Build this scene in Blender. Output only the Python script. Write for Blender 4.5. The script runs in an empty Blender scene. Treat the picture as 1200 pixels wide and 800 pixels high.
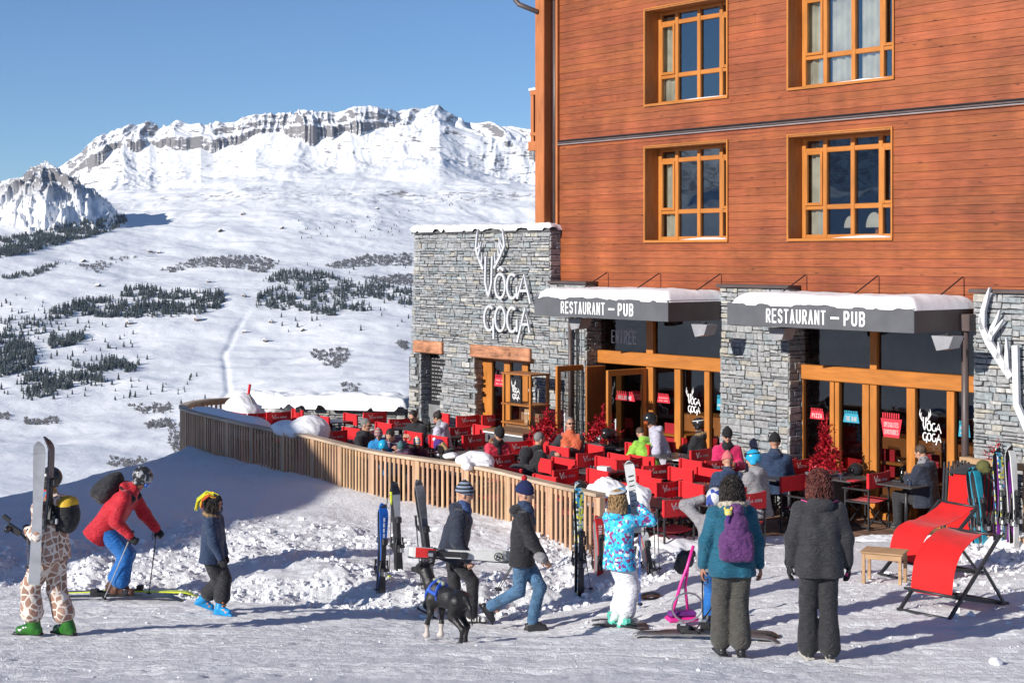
SUN_AZ, SUN_EL, SUN_ST, SKY_ST, EXPO, HAZE = 38.0, 21.5, 4.4, .090, .47, 1.9e-5
import bpy, math, random
import numpy as np
from mathutils import Vector, Matrix

random.seed(7)
RNG = np.random.default_rng(7)
SC = bpy.context.scene
COL = SC.collection
PI = math.pi
F, CZ = 1800.0, 4.3          # focal length in photo pixels, eye height above the terrace floor

# ------------------------------------------------------------------ materials
def new_mat(name):
    m = bpy.data.materials.new(name); m.use_nodes = True
    nt = m.node_tree; nt.nodes.clear()
    out = nt.nodes.new('ShaderNodeOutputMaterial')
    b = nt.nodes.new('ShaderNodeBsdfPrincipled')
    nt.links.new(b.outputs[0], out.inputs[0])
    return m, nt, b, out

def N(nt, t, **kw):
    n = nt.nodes.new(t)
    for k, v in kw.items():
        if k in n.inputs.keys() if isinstance(k, str) else False: n.inputs[k].default_value = v
        else: setattr(n, k, v)
    return n

def rgba(c): return (c[0], c[1], c[2], 1.0)

def mat(name, col, rough=0.6, var=0.15, scale=6.0, bump=0.0, bscale=60.0, metal=0.0, attr=None, spec=0.5, sheen=0.0):
    """one procedural look: base colour broken by two noises, optional per-piece attribute, optional bump"""
    m, nt, b, out = new_mat(name)
    L = nt.links.new
    tc = N(nt, 'ShaderNodeTexCoord')
    n1 = N(nt, 'ShaderNodeTexNoise'); n1.inputs['Scale'].default_value = scale; n1.inputs['Detail'].default_value = 5
    L(tc.outputs['Object'], n1.inputs['Vector'])
    mx = N(nt, 'ShaderNodeMix', data_type='RGBA')
    lo = tuple(max(0, c * (1 - var)) for c in col); hi = tuple(min(1, c * (1 + var)) for c in col)
    rmp = N(nt, 'ShaderNodeMapRange'); rmp.inputs[1].default_value = .35; rmp.inputs[2].default_value = .65
    L(n1.outputs['Fac'], rmp.inputs[0]); L(rmp.outputs[0], mx.inputs['Factor'])
    mx.inputs['A'].default_value = rgba(lo); mx.inputs['B'].default_value = rgba(hi)
    src = mx.outputs['Result']
    if attr:
        at_ = N(nt, 'ShaderNodeAttribute', attribute_name=attr)
        m2 = N(nt, 'ShaderNodeMix', data_type='RGBA', blend_type='MULTIPLY'); m2.inputs['Factor'].default_value = 1
        L(src, m2.inputs['A']); L(at_.outputs['Color'], m2.inputs['B']); src = m2.outputs['Result']
    L(src, b.inputs['Base Color'])
    b.inputs['Roughness'].default_value = rough; b.inputs['Metallic'].default_value = metal
    b.inputs['Specular IOR Level'].default_value = spec
    if sheen: b.inputs['Sheen Weight'].default_value = sheen
    if bump:
        n2 = N(nt, 'ShaderNodeTexNoise'); n2.inputs['Scale'].default_value = bscale; n2.inputs['Detail'].default_value = 4
        L(tc.outputs['Object'], n2.inputs['Vector'])
        bp = N(nt, 'ShaderNodeBump'); bp.inputs['Strength'].default_value = bump; bp.inputs['Distance'].default_value = 0.02
        L(n2.outputs['Fac'], bp.inputs['Height']); L(bp.outputs[0], b.inputs['Normal'])
    return m

def cloth(name, col, rough=.68, var=.09, bump=.6, bscale=22.0):
    """woven cloth with soft slanting creases"""
    m = mat(name, col, rough, var, 9.0, bump * .5, 130, sheen=.15, spec=.3); nt = m.node_tree; L = nt.links.new
    b = [n for n in nt.nodes if n.type == 'BSDF_PRINCIPLED'][0]; old = [n for n in nt.nodes if n.type == 'BUMP'][0]
    tc = N(nt, 'ShaderNodeTexCoord'); mp = N(nt, 'ShaderNodeMapping'); mp.inputs['Scale'].default_value = (5, 5, 13); mp.inputs['Rotation'].default_value = (.35, .3, .2); L(tc.outputs['Object'], mp.inputs['Vector'])
    n = N(nt, 'ShaderNodeTexNoise'); n.inputs['Scale'].default_value = 1.0; n.inputs['Detail'].default_value = 3; n.inputs['Distortion'].default_value = 1.4; L(mp.outputs[0], n.inputs['Vector'])
    ab = N(nt, 'ShaderNodeMath', operation='SUBTRACT'); ab.inputs[1].default_value = .5; L(n.outputs['Fac'], ab.inputs[0]); a2 = N(nt, 'ShaderNodeMath', operation='ABSOLUTE'); L(ab.outputs[0], a2.inputs[0])
    pw = N(nt, 'ShaderNodeMath', operation='MINIMUM'); pw.inputs[1].default_value = .13; L(a2.outputs[0], pw.inputs[0])
    bp = N(nt, 'ShaderNodeBump'); bp.inputs['Strength'].default_value = .6; bp.inputs['Distance'].default_value = .11; L(pw.outputs[0], bp.inputs['Height']); L(old.outputs[0], bp.inputs['Normal']); L(bp.outputs[0], b.inputs['Normal'])
    return m

def wood_mat(name, col, rough=.5, var=.3, stretch=(1, 12, 12), attr=None, bump=.15):
    m, nt, b, out = new_mat(name); L = nt.links.new
    tc = N(nt, 'ShaderNodeTexCoord'); mp = N(nt, 'ShaderNodeMapping'); mp.inputs['Scale'].default_value = stretch
    L(tc.outputs['Object'], mp.inputs['Vector'])
    n1 = N(nt, 'ShaderNodeTexNoise'); n1.inputs['Scale'].default_value = 2.2; n1.inputs['Detail'].default_value = 8; n1.inputs['Distortion'].default_value = .6
    L(mp.outputs[0], n1.inputs['Vector'])
    n3 = N(nt, 'ShaderNodeTexNoise'); n3.inputs['Scale'].default_value = .9; n3.inputs['Detail'].default_value = 3
    L(tc.outputs['Object'], n3.inputs['Vector'])
    ad = N(nt, 'ShaderNodeMath', operation='ADD'); L(n1.outputs['Fac'], ad.inputs[0]); L(n3.outputs['Fac'], ad.inputs[1])
    r = N(nt, 'ShaderNodeMapRange'); r.inputs[1].default_value = .72; r.inputs[2].default_value = 1.28; L(ad.outputs[0], r.inputs[0])
    mx = N(nt, 'ShaderNodeMix', data_type='RGBA'); L(r.outputs[0], mx.inputs['Factor'])
    mx.inputs['A'].default_value = rgba(tuple(c * (1 - var) for c in col)); mx.inputs['B'].default_value = rgba(tuple(min(1, c * (1 + var)) for c in col))
    src = mx.outputs['Result']
    if attr:
        at_ = N(nt, 'ShaderNodeAttribute', attribute_name=attr)
        m2 = N(nt, 'ShaderNodeMix', data_type='RGBA', blend_type='MULTIPLY'); m2.inputs['Factor'].default_value = 1
        L(src, m2.inputs['A']); L(at_.outputs['Color'], m2.inputs['B']); src = m2.outputs['Result']
    L(src, b.inputs['Base Color']); b.inputs['Roughness'].default_value = rough; b.inputs['Specular IOR Level'].default_value = .35
    bp = N(nt, 'ShaderNodeBump'); bp.inputs['Strength'].default_value = bump; bp.inputs['Distance'].default_value = .01
    L(n1.outputs['Fac'], bp.inputs['Height']); L(bp.outputs[0], b.inputs['Normal'])
    return m

def canvas(name, col, rough=.75, var=.1): return mat(name, col, rough, var, 5.0, .12, 150, sheen=.1, spec=.3)

def cell_mat(name, cols, scale, rough=.8, edge=None, edge_w=.05, world=False, rnd=1.0, warp=0.0):
    """patchy cloth: voronoi cells in a few colours, optional seam colour (giraffe print, camouflage jacket)"""
    m, nt, b, out = new_mat(name); L = nt.links.new
    tc = N(nt, 'ShaderNodeTexCoord')
    v = N(nt, 'ShaderNodeTexVoronoi'); v.inputs['Scale'].default_value = scale; v.inputs['Randomness'].default_value = rnd
    vec = tc.outputs['Object']
    if warp:
        nz = N(nt, 'ShaderNodeTexNoise'); nz.inputs['Scale'].default_value = scale * .8; L(vec, nz.inputs['Vector'])
        ma = N(nt, 'ShaderNodeVectorMath', operation='SCALE'); ma.inputs['Scale'].default_value = warp; L(nz.outputs['Color'], ma.inputs[0])
        mb = N(nt, 'ShaderNodeVectorMath', operation='ADD'); L(vec, mb.inputs[0]); L(ma.outputs[0], mb.inputs[1]); vec = mb.outputs[0]
    L(vec, v.inputs['Vector'])
    sp = N(nt, 'ShaderNodeSeparateColor'); L(v.outputs['Color'], sp.inputs[0])
    cr = N(nt, 'ShaderNodeValToRGB'); cr.color_ramp.interpolation = 'CONSTANT'
    els = cr.color_ramp.elements
    for i, c in enumerate(cols):
        e = els[i] if i < 2 else els.new(i / len(cols))
        e.position = i / len(cols); e.color = rgba(c)
    L(sp.outputs[0], cr.inputs[0]); src = cr.outputs[0]
    if edge:
        v2 = N(nt, 'ShaderNodeTexVoronoi', feature='DISTANCE_TO_EDGE'); v2.inputs['Scale'].default_value = scale; v2.inputs['Randomness'].default_value = rnd
        L(vec, v2.inputs['Vector'])
        lt = N(nt, 'ShaderNodeMath', operation='LESS_THAN'); lt.inputs[1].default_value = edge_w; L(v2.outputs['Distance'], lt.inputs[0])
        mx = N(nt, 'ShaderNodeMix', data_type='RGBA'); L(lt.outputs[0], mx.inputs['Factor']); L(src, mx.inputs['A']); mx.inputs['B'].default_value = rgba(edge)
        src = mx.outputs['Result']
    L(src, b.inputs['Base Color']); b.inputs['Roughness'].default_value = rough
    n2 = N(nt, 'ShaderNodeTexNoise'); n2.inputs['Scale'].default_value = 20
    L(tc.outputs['Object'], n2.inputs['Vector'])
    bp = N(nt, 'ShaderNodeBump'); bp.inputs['Strength'].default_value = .5; bp.inputs['Distance'].default_value = .02
    L(n2.outputs['Fac'], bp.inputs['Height']); L(bp.outputs[0], b.inputs['Normal'])
    return m

def stripe_mat(name, cols, width, axis=2, rough=.85, wob=.0):
    m, nt, b, out = new_mat(name); L = nt.links.new
    tc = N(nt, 'ShaderNodeTexCoord'); sx = N(nt, 'ShaderNodeSeparateXYZ'); L(tc.outputs['Object'], sx.inputs[0])
    dv = N(nt, 'ShaderNodeMath', operation='DIVIDE'); dv.inputs[1].default_value = width * len(cols); L(sx.outputs[axis], dv.inputs[0])
    fr = N(nt, 'ShaderNodeMath', operation='FRACT'); L(dv.outputs[0], fr.inputs[0])
    cr = N(nt, 'ShaderNodeValToRGB'); cr.color_ramp.interpolation = 'CONSTANT'; els = cr.color_ramp.elements
    for i, c in enumerate(cols):
        e = els[i] if i < 2 else els.new(i / len(cols))
        e.position = i / len(cols); e.color = rgba(c)
    L(fr.outputs[0], cr.inputs[0]); L(cr.outputs[0], b.inputs['Base Color']); b.inputs['Roughness'].default_value = rough
    return m

def glass_mat(name, tint=(.25, .28, .3), refl=(.9, .95, 1), ior=1.9):
    m, nt, b, out = new_mat(name); nt.nodes.remove(b); L = nt.links.new
    tr = N(nt, 'ShaderNodeBsdfTransparent'); tr.inputs[0].default_value = rgba(tint)
    gl = N(nt, 'ShaderNodeBsdfGlossy'); gl.inputs['Color'].default_value = rgba(refl); gl.inputs['Roughness'].default_value = .015
    fr = N(nt, 'ShaderNodeFresnel'); fr.inputs['IOR'].default_value = ior
    tc = N(nt, 'ShaderNodeTexCoord'); nz = N(nt, 'ShaderNodeTexNoise'); nz.inputs['Scale'].default_value = 1.3; L(tc.outputs['Object'], nz.inputs['Vector'])
    bp = N(nt, 'ShaderNodeBump'); bp.inputs['Strength'].default_value = .04; bp.inputs['Distance'].default_value = .05; L(nz.outputs['Fac'], bp.inputs['Height'])
    L(bp.outputs[0], gl.inputs['Normal']); L(bp.outputs[0], fr.inputs['Normal'])
    mx = N(nt, 'ShaderNodeMixShader'); L(fr.outputs[0], mx.inputs[0]); L(tr.outputs[0], mx.inputs[1]); L(gl.outputs[0], mx.inputs[2])
    L(mx.outputs[0], out.inputs[0])
    return m

def snow_mat(name, fine=70.0, bump=.5, col=(.86, .87, .9), grain=260.0, dirt=0.0):
    m, nt, b, out = new_mat(name); L = nt.links.new
    tc = N(nt, 'ShaderNodeTexCoord')
    n1 = N(nt, 'ShaderNodeTexNoise'); n1.inputs['Scale'].default_value = 1.1; n1.inputs['Detail'].default_value = 6; L(tc.outputs['Object'], n1.inputs['Vector'])
    mx = N(nt, 'ShaderNodeMix', data_type='RGBA'); L(n1.outputs['Fac'], mx.inputs['Factor'])
    mx.inputs['A'].default_value = rgba(tuple(c * .93 for c in col)); mx.inputs['B'].default_value = rgba(col)
    src = mx.outputs['Result']
    L(src, b.inputs['Base Color']); b.inputs['Roughness'].default_value = .65; b.inputs['Specular IOR Level'].default_value = .3
    n2 = N(nt, 'ShaderNodeTexNoise'); n2.inputs['Scale'].default_value = fine / 6; n2.inputs['Detail'].default_value = 8; n2.inputs['Roughness'].default_value = .72
    L(tc.outputs['Object'], n2.inputs['Vector'])
    n3 = N(nt, 'ShaderNodeTexNoise'); n3.inputs['Scale'].default_value = fine; n3.inputs['Detail'].default_value = 4; n3.inputs['Roughness'].default_value = .7; L(tc.outputs['Object'], n3.inputs['Vector'])
    am = N(nt, 'ShaderNodeMath', operation='MULTIPLY_ADD'); am.inputs[1].default_value = .35; L(n3.outputs['Fac'], am.inputs[0]); L(n2.outputs['Fac'], am.inputs[2])
    bp = N(nt, 'ShaderNodeBump'); bp.inputs['Strength'].default_value = bump; bp.inputs['Distance'].default_value = .045; L(am.outputs[0], bp.inputs['Height'])
    L(bp.outputs[0], b.inputs['Normal'])
    return m

# ------------------------------------------------------------------ objects
def props(o, label=None, cat=None, group=None, kind=None):
    if label: o['label'] = label
    if cat: o['category'] = cat
    if group: o['group'] = group
    if kind: o['kind'] = kind
    return o

def empty(name, loc=(0, 0, 0), rz=0.0, label=None, cat=None, group=None, parent=None):
    o = bpy.data.objects.new(name, None); COL.objects.link(o); o.empty_display_size = .1
    o.location = loc; o.rotation_euler = (0, 0, rz)
    if parent: o.parent = parent
    return props(o, label, cat, group)

def link(name, me, parent=None, loc=(0, 0, 0), rot=(0, 0, 0)):
    o = bpy.data.objects.new(name, me); COL.objects.link(o)
    o.location = loc; o.rotation_euler = rot
    if parent: o.parent = parent
    return o

def copy_tree(o, parent=None):
    c = o.copy(); COL.objects.link(c); c.parent = parent
    for ch in list(o.children): copy_tree(ch, c)
    return c

class MB:
    """collects simple solids; build() links them as one mesh object"""
    def __init__(s): s.v = []; s.f = []; s.m = []; s.c = []; s.mats = []; s.sm = []
    def mi(s, m):
        if m not in s.mats: s.mats.append(m)
        return s.mats.index(m)
    def add(s, vs, fs, m, col=(1, 1, 1), smooth=False, T=None):
        b = len(s.v); k = s.mi(m)
        if T is not None: vs = [T @ Vector(v) for v in vs]
        s.v.extend([tuple(v) for v in vs])
        for f in fs:
            s.f.append([b + i for i in f]); s.m.append(k); s.c.append(col); s.sm.append(smooth)
        return s
    def box(s, x0, x1, y0, y1, z0, z1, m, col=(1, 1, 1), bev=0.0, T=None):
        if x1 < x0: x0, x1 = x1, x0
        if y1 < y0: y0, y1 = y1, y0
        if z1 < z0: z0, z1 = z1, z0
        b = min(bev, (x1 - x0) * .45, (y1 - y0) * .45, (z1 - z0) * .45)
        if b <= 1e-5:
            vs = [(x, y, z) for z in (z0, z1) for x, y in ((x0, y0), (x1, y0), (x1, y1), (x0, y1))]
            fs = [(0, 3, 2, 1), (4, 5, 6, 7), (0, 1, 5, 4), (1, 2, 6, 5), (2, 3, 7, 6), (3, 0, 4, 7)]
            return s.add(vs, fs, m, col, False, T)
        vs = []; idx = {}
        for i, X in enumerate((x0, x1)):
            for j, Y in enumerate((y0, y1)):
                for k, Z in enumerate((z0, z1)):
                    ix, iy, iz = (1, -1)[i] * b, (1, -1)[j] * b, (1, -1)[k] * b
                    for a, p in enumerate(((X, Y + iy, Z + iz), (X + ix, Y, Z + iz), (X + ix, Y + iy, Z))):
                        idx[(i, j, k, a)] = len(vs); vs.append(p)
        g = lambda i, j, k, a: idx[(i, j, k, a)]
        fs = []
        for i in (0, 1): fs.append([g(i, 0, 0, 0), g(i, 1, 0, 0), g(i, 1, 1, 0), g(i, 0, 1, 0)][::(1 if i else -1)])
        for j in (0, 1): fs.append([g(0, j, 0, 1), g(1, j, 0, 1), g(1, j, 1, 1), g(0, j, 1, 1)][::(-1 if j else 1)])
        for k in (0, 1): fs.append([g(0, 0, k, 2), g(1, 0, k, 2), g(1, 1, k, 2), g(0, 1, k, 2)][::(1 if k else -1)])
        for i in (0, 1):
            for j in (0, 1): fs.append([g(i, j, 0, 0), g(i, j, 0, 1), g(i, j, 1, 1), g(i, j, 1, 0)][::(1 if (i + j) % 2 == 0 else -1)])
            for k in (0, 1): fs.append([g(i, 0, k, 0), g(i, 0, k, 2), g(i, 1, k, 2), g(i, 1, k, 0)][::(-1 if (i + k) % 2 == 0 else 1)])
        for j in (0, 1):
            for k in (0, 1): fs.append([g(0, j, k, 1), g(0, j, k, 2), g(1, j, k, 2), g(1, j, k, 1)][::(1 if (j + k) % 2 == 0 else -1)])
        for i in (0, 1):
            for j in (0, 1):
                for k in (0, 1): fs.append([g(i, j, k, 0), g(i, j, k, 1), g(i, j, k, 2)][::(-1 if (i + j + k) % 2 == 0 else 1)])
        return s.add(vs, fs, m, col, False, T)
    def bar(s, a, b, w, h, m, up=(0, 0, 1), col=(1, 1, 1), bev=.003):
        """box-section bar from a to b: w sideways, h along up"""
        a, b = Vector(a), Vector(b); d = b - a; L = d.length
        if L < 1e-6: return s
        x = d.normalized(); u = Vector(up)
        if abs(x.dot(u)) > .98: u = Vector((0, 1, 0)) if abs(x.y) < .9 else Vector((1, 0, 0))
        y = u.cross(x).normalized(); z = x.cross(y)
        T = Matrix(((x.x, y.x, z.x, a.x), (x.y, y.y, z.y, a.y), (x.z, y.z, z.z, a.z), (0, 0, 0, 1)))
        return s.box(0, L, -w / 2, w / 2, -h / 2, h / 2, m, col, bev, T)
    def tube(s, pts, r, m, n=8, col=(1, 1, 1), caps=True):
        pts = [Vector(p) for p in pts]
        rs = r if isinstance(r, (list, tuple)) else [r] * len(pts)
        vs = []; prev = None
        for i, p in enumerate(pts):
            t = (pts[min(i + 1, len(pts) - 1)] - pts[max(i - 1, 0)])
            t = t.normalized() if t.length > 1e-9 else Vector((0, 0, 1))
            if prev is None:
                prev = Vector((1, 0, 0)) if abs(t.x) < .9 else Vector((0, 1, 0))
            u = (prev - t * prev.dot(t)).normalized(); w = t.cross(u); prev = u
            for k in range(n):
                a = 2 * PI * k / n
                vs.append(p + (u * math.cos(a) + w * math.sin(a)) * rs[i])
        fs = []
        for i in range(len(pts) - 1):
            for k in range(n):
                a, b = i * n + k, i * n + (k + 1) % n
                fs.append((a, b, b + n, a + n))
        if caps:
            fs.append(tuple(range(n))[::-1]); fs.append(tuple((len(pts) - 1) * n + k for k in range(n)))
        return s.add(vs, fs, m, col, n > 6)
    def prism(s, poly, y0, y1, m, col=(1, 1, 1), T=None):
        """polygon in (x,z) thickened along y"""
        n = len(poly)
        vs = [(p[0], y0, p[1]) for p in poly] + [(p[0], y1, p[1]) for p in poly]
        fs = [tuple(range(n)), tuple(range(2 * n - 1, n - 1, -1))] + [(i, i + n, (i + 1) % n + n, (i + 1) % n) for i in range(n)]
        return s.add(vs, fs, m, col, False, T)
    def text(s, body, x, z, w, h, m, y=0.0, depth=.01, bold=.0, col=(1, 1, 1), T=None):
        """lettering standing in the xz plane, front towards -y"""
        slim = [c == 'I' or c.isspace() for c in body]; n = sum(.55 if q else 1 for q in slim); gap = .30; u = w / (n + gap * (len(body) - 1)); x0 = x; wd = min(h * .17, u * .30) * (1 + bold)
        for c, q in zip(body, slim):
            cw = u * (.55 if q else 1)
            for st in GLY.get(c, []):
                P = [Vector((x0 + wd / 2 + a * (cw - wd), z + wd / 2 + b * (h - wd))) for a, b in st]
                for i in range(len(P) - 1):
                    d = P[i + 1] - P[i]
                    if d.length < 1e-6: continue
                    d = d.normalized(); e = wd * .42; q0, q1 = P[i] - d * e * (1 if i == 0 or len(P) < 7 else .5), P[i + 1] + d * e * (1 if i == len(P) - 2 or len(P) < 7 else .5); nn = Vector((-d.y, d.x)) * wd / 2
                    vs = [(q0.x + nn.x, 0, q0.y + nn.y), (q0.x - nn.x, 0, q0.y - nn.y), (q1.x - nn.x, 0, q1.y - nn.y), (q1.x + nn.x, 0, q1.y + nn.y)]
                    yy = y - depth - .0002 * (i % 3) - .0003 * (len(GLY.get(c, [])) > 1)
                    s.add([(a, yy, b_) for a, _, b_ in vs] + [(a, y, b_) for a, _, b_ in vs], [(0, 1, 2, 3), (0, 4, 5, 1), (1, 5, 6, 2), (2, 6, 7, 3), (3, 7, 4, 0)], m, col, False, T)
            x0 += cw + u * gap
        return s
    def build(s, name, parent=None, loc=(0, 0, 0), rot=(0, 0, 0), attr=False):
        me = bpy.data.meshes.new(name)
        me.from_pydata(s.v, [], s.f)
        for m in s.mats: me.materials.append(m)
        me.polygons.foreach_set('material_index', s.m)
        me.polygons.foreach_set('use_smooth', s.sm)
        if attr:
            ca = me.color_attributes.new('tone', 'FLOAT_COLOR', 'CORNER')
            buf = np.ones((len(me.loops), 4), dtype=np.float32)
            cnt = np.array([len(f) for f in s.f]); cc = np.array([tuple(c) for c in s.c], dtype=np.float32)
            buf[:, :3] = np.repeat(cc, cnt, axis=0)
            ca.data.foreach_set('color', buf.ravel())
        me.update()
        return link(name, me, parent, loc, rot)

_TX = {}
def _arc(cx, cy, rx, ry, a0, a1, n=8): return [(cx + rx * math.cos(math.radians(a0 + (a1 - a0) * i / n)), cy + ry * math.sin(math.radians(a0 + (a1 - a0) * i / n))) for i in range(n + 1)]
_bowl = lambda y0, y1: [(0, y1)] + [(.55, y1)] + _arc(.55, (y0 + y1) / 2, .45, (y1 - y0) / 2, 90, -90, 8) + [(0, y0)]
GLY = {
 'A': [[(0, 0), (.5, 1), (1, 0)], [(.2, .32), (.8, .32)]], 'B': [[(0, 0), (0, 1)], _bowl(.52, 1), _bowl(0, .52)], 'C': [_arc(.5, .74, .5, .26, 0, 180, 8) + _arc(.5, .26, .5, .26, 180, 360, 8)],
 'D': [[(0, 0), (0, 1)], _bowl(0, 1)], 'E': [[(1, 1), (0, 1), (0, 0), (1, 0)], [(0, .52), (.85, .52)]], 'F': [[(1, 1), (0, 1), (0, 0)], [(0, .52), (.85, .52)]],
 'G': [_arc(.5, .74, .5, .26, 0, 180, 8) + _arc(.5, .26, .5, .26, 180, 360, 8) + [(1, .48), (.55, .48)]], 'H': [[(0, 0), (0, 1)], [(1, 0), (1, 1)], [(0, .5), (1, .5)]], 'I': [[(.5, 0), (.5, 1)]],
 'L': [[(0, 1), (0, 0), (1, 0)]], 'M': [[(0, 0), (0, 1), (.5, .3), (1, 1), (1, 0)]], 'N': [[(0, 0), (0, 1), (1, 0), (1, 1)]], 'O': [_arc(.5, .74, .5, .26, 0, 180, 8) + _arc(.5, .26, .5, .26, 180, 360, 8) + [(1, .74)]],
 'P': [[(0, 0), (0, 1)], _bowl(.46, 1)], 'R': [[(0, 0), (0, 1)], _bowl(.50, 1), [(.45, .5), (1, 0)]], 'S': [_arc(.5, .76, .5, .24, 10, 230, 8) + _arc(.5, .25, .5, .25, 50, -170, 8)],
 'T': [[(0, 1), (1, 1)], [(.5, 1), (.5, 0)]], 'U': [[(0, 1), (0, .26)] + _arc(.5, .26, .5, .26, 180, 360, 8) + [(1, 1)]], 'V': [[(0, 1), (.5, 0), (1, 1)]], 'W': [[(0, 1), (.25, 0), (.5, .7), (.75, 0), (1, 1)]],
 'Y': [[(0, 1), (.5, .5), (1, 1)], [(.5, .5), (.5, 0)]], 'Z': [[(0, 1), (1, 1), (0, 0), (1, 0)]], '-': [[(.1, .5), (.9, .5)]], '2': [_arc(.5, .74, .5, .26, 170, -30, 7) + [(0, 0), (1, 0)]], '0': [_arc(.5, .74, .5, .26, 0, 180, 8) + _arc(.5, .26, .5, .26, 180, 360, 8) + [(1, .74)]],
 '=': [[(0, .5), (1, .5)], [(0, .62), (1, .62)], [(0, .38), (1, .38)]],
 '9': [_arc(.5, .72, .5, .28, -20, 340, 12), [(1, .7), (.9, .2), (.5, 0)]]}
def text_data(body, bold):
    key = (body, bold)
    if key in _TX: return _TX[key]
    cu = bpy.data.curves.new('t', 'FONT'); cu.body = body; cu.size = 1; cu.extrude = .01; cu.offset = bold; cu.resolution_u = 3
    ob = bpy.data.objects.new('t', cu); COL.objects.link(ob)
    dg = bpy.context.evaluated_depsgraph_get(); me = bpy.data.meshes.new_from_object(ob.evaluated_get(dg))
    v = np.array([tuple(q.co) for q in me.vertices]); fs = [tuple(p.vertices) for p in me.polygons]
    lo, hi = v.min(0), v.max(0)
    v[:, 0] = (v[:, 0] - lo[0]) / (hi[0] - lo[0]); v[:, 1] = (v[:, 1] - lo[1]) / (hi[1] - lo[1])
    bpy.data.objects.remove(ob); bpy.data.curves.remove(cu); bpy.data.meshes.remove(me)
    _TX[key] = ([tuple(q) for q in v], fs)
    return _TX[key]

# ------------------------------------------------------------------ distance-field modelling (bodies, mounds)
def nets(Fg, o, h):
    S = Fg < 0
    nx, ny, nz = Fg.shape
    acc = np.zeros((nx - 1, ny - 1, nz - 1, 3)); cnt = np.zeros((nx - 1, ny - 1, nz - 1))
    I = np.stack(np.meshgrid(np.arange(nx), np.arange(ny), np.arange(nz), indexing='ij'), -1).astype(float)
    quads = []
    cid = np.full((nx - 1, ny - 1, nz - 1), -1, dtype=np.int64)
    crosses = []
    dims = (nx, ny, nz)
    for ax in range(3):
        sa = [slice(None)] * 3; sb = [slice(None)] * 3
        sa[ax] = slice(0, -1); sb[ax] = slice(1, None)
        a, b = Fg[tuple(sa)], Fg[tuple(sb)]
        cr = (a < 0) != (b < 0)
        t = np.where(cr, a / np.where(np.abs(a - b) < 1e-12, 1, a - b), 0)
        pos = I[tuple(sa)].copy(); pos[..., ax] += t
        o1, o2 = [k for k in range(3) if k != ax]
        for d1 in (0, 1):
            for d2 in (0, 1):
                sl = [slice(None)] * 3
                sl[o1] = slice(d1, d1 + dims[o1] - 1); sl[o2] = slice(d2, d2 + dims[o2] - 1)
                c = cr[tuple(sl)]
                acc += pos[tuple(sl)] * c[..., None]; cnt += c
        crosses.append((cr, a < 0))
    act = cnt > 0
    cid[act] = np.arange(act.sum())
    V = acc[act] / cnt[act][:, None] * h + np.array(o)
    for ax in range(3):
        cr, neg = crosses[ax]
        o1, o2 = (ax + 1) % 3, (ax + 2) % 3
        idx = np.argwhere(cr)
        ok = (idx[:, o1] > 0) & (idx[:, o2] > 0) & (idx[:, o1] < dims[o1] - 1) & (idx[:, o2] < dims[o2] - 1)
        idx = idx[ok]
        if not len(idx): continue
        e1 = np.zeros(3, int); e1[o1] = 1; e2 = np.zeros(3, int); e2[o2] = 1
        q = [idx - e1 - e2, idx - e2, idx, idx - e1]
        ids = np.stack([cid[tuple(x.T)] for x in q], 1)
        ng = neg[tuple(idx.T)]
        ids[~ng] = ids[~ng][:, ::-1]
        quads.append(ids)
    Q = np.concatenate(quads) if quads else np.zeros((0, 4), int)
    return V, Q

def wob(P, sc, seed=0.0):
    x, y, z = P[..., 0] * sc + seed, P[..., 1] * sc + seed * 1.7, P[..., 2] * sc + seed * .6
    return (np.sin(x + 1.3 * np.sin(y * 1.1 + .5 * z)) * np.sin(y * 1.2 + 1.1 * np.sin(z * .9 + x * .4)) + .5 * np.sin(2.3 * z + 1.7 * np.sin(1.9 * x + y)) * np.sin(2.1 * y + x)) / 1.5

def prim_d(p, P):
    k = p[0]
    if k == 'cap':
        a, b, ra, rb = np.array(p[1]), np.array(p[2]), p[3], p[4]
        ab = b - a; L2 = max(1e-9, ab @ ab)
        t = np.clip(((P - a) @ ab) / L2, 0, 1)
        return np.linalg.norm(P - (a + t[..., None] * ab), axis=-1) - (ra + (rb - ra) * t)
    if k == 'ell':
        c, r = np.array(p[1]), np.array(p[2]); q = P - c
        if len(p) > 4 and p[4] is not None: q = q @ np.array(p[4])
        k0 = np.linalg.norm(q / r, axis=-1); k1 = np.linalg.norm(q / (r * r), axis=-1)
        return np.where(k1 < 1e-6, -min(r), k0 * (k0 - 1) / np.maximum(k1, 1e-6))
    if k == 'box':
        c, r = np.array(p[1]), np.array(p[2]); q = P - c
        if len(p) > 4 and p[4] is not None: q = q @ np.array(p[4])
        rr = p[5] if len(p) > 5 else .01
        q = np.abs(q) - (r - rr)
        return np.linalg.norm(np.maximum(q, 0), axis=-1) + np.minimum(q.max(-1), 0) - rr
def pmat(p): return p[5] if p[0] == 'cap' and len(p) > 5 else (p[3] if p[0] != 'cap' and len(p) > 3 else 0)

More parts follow.
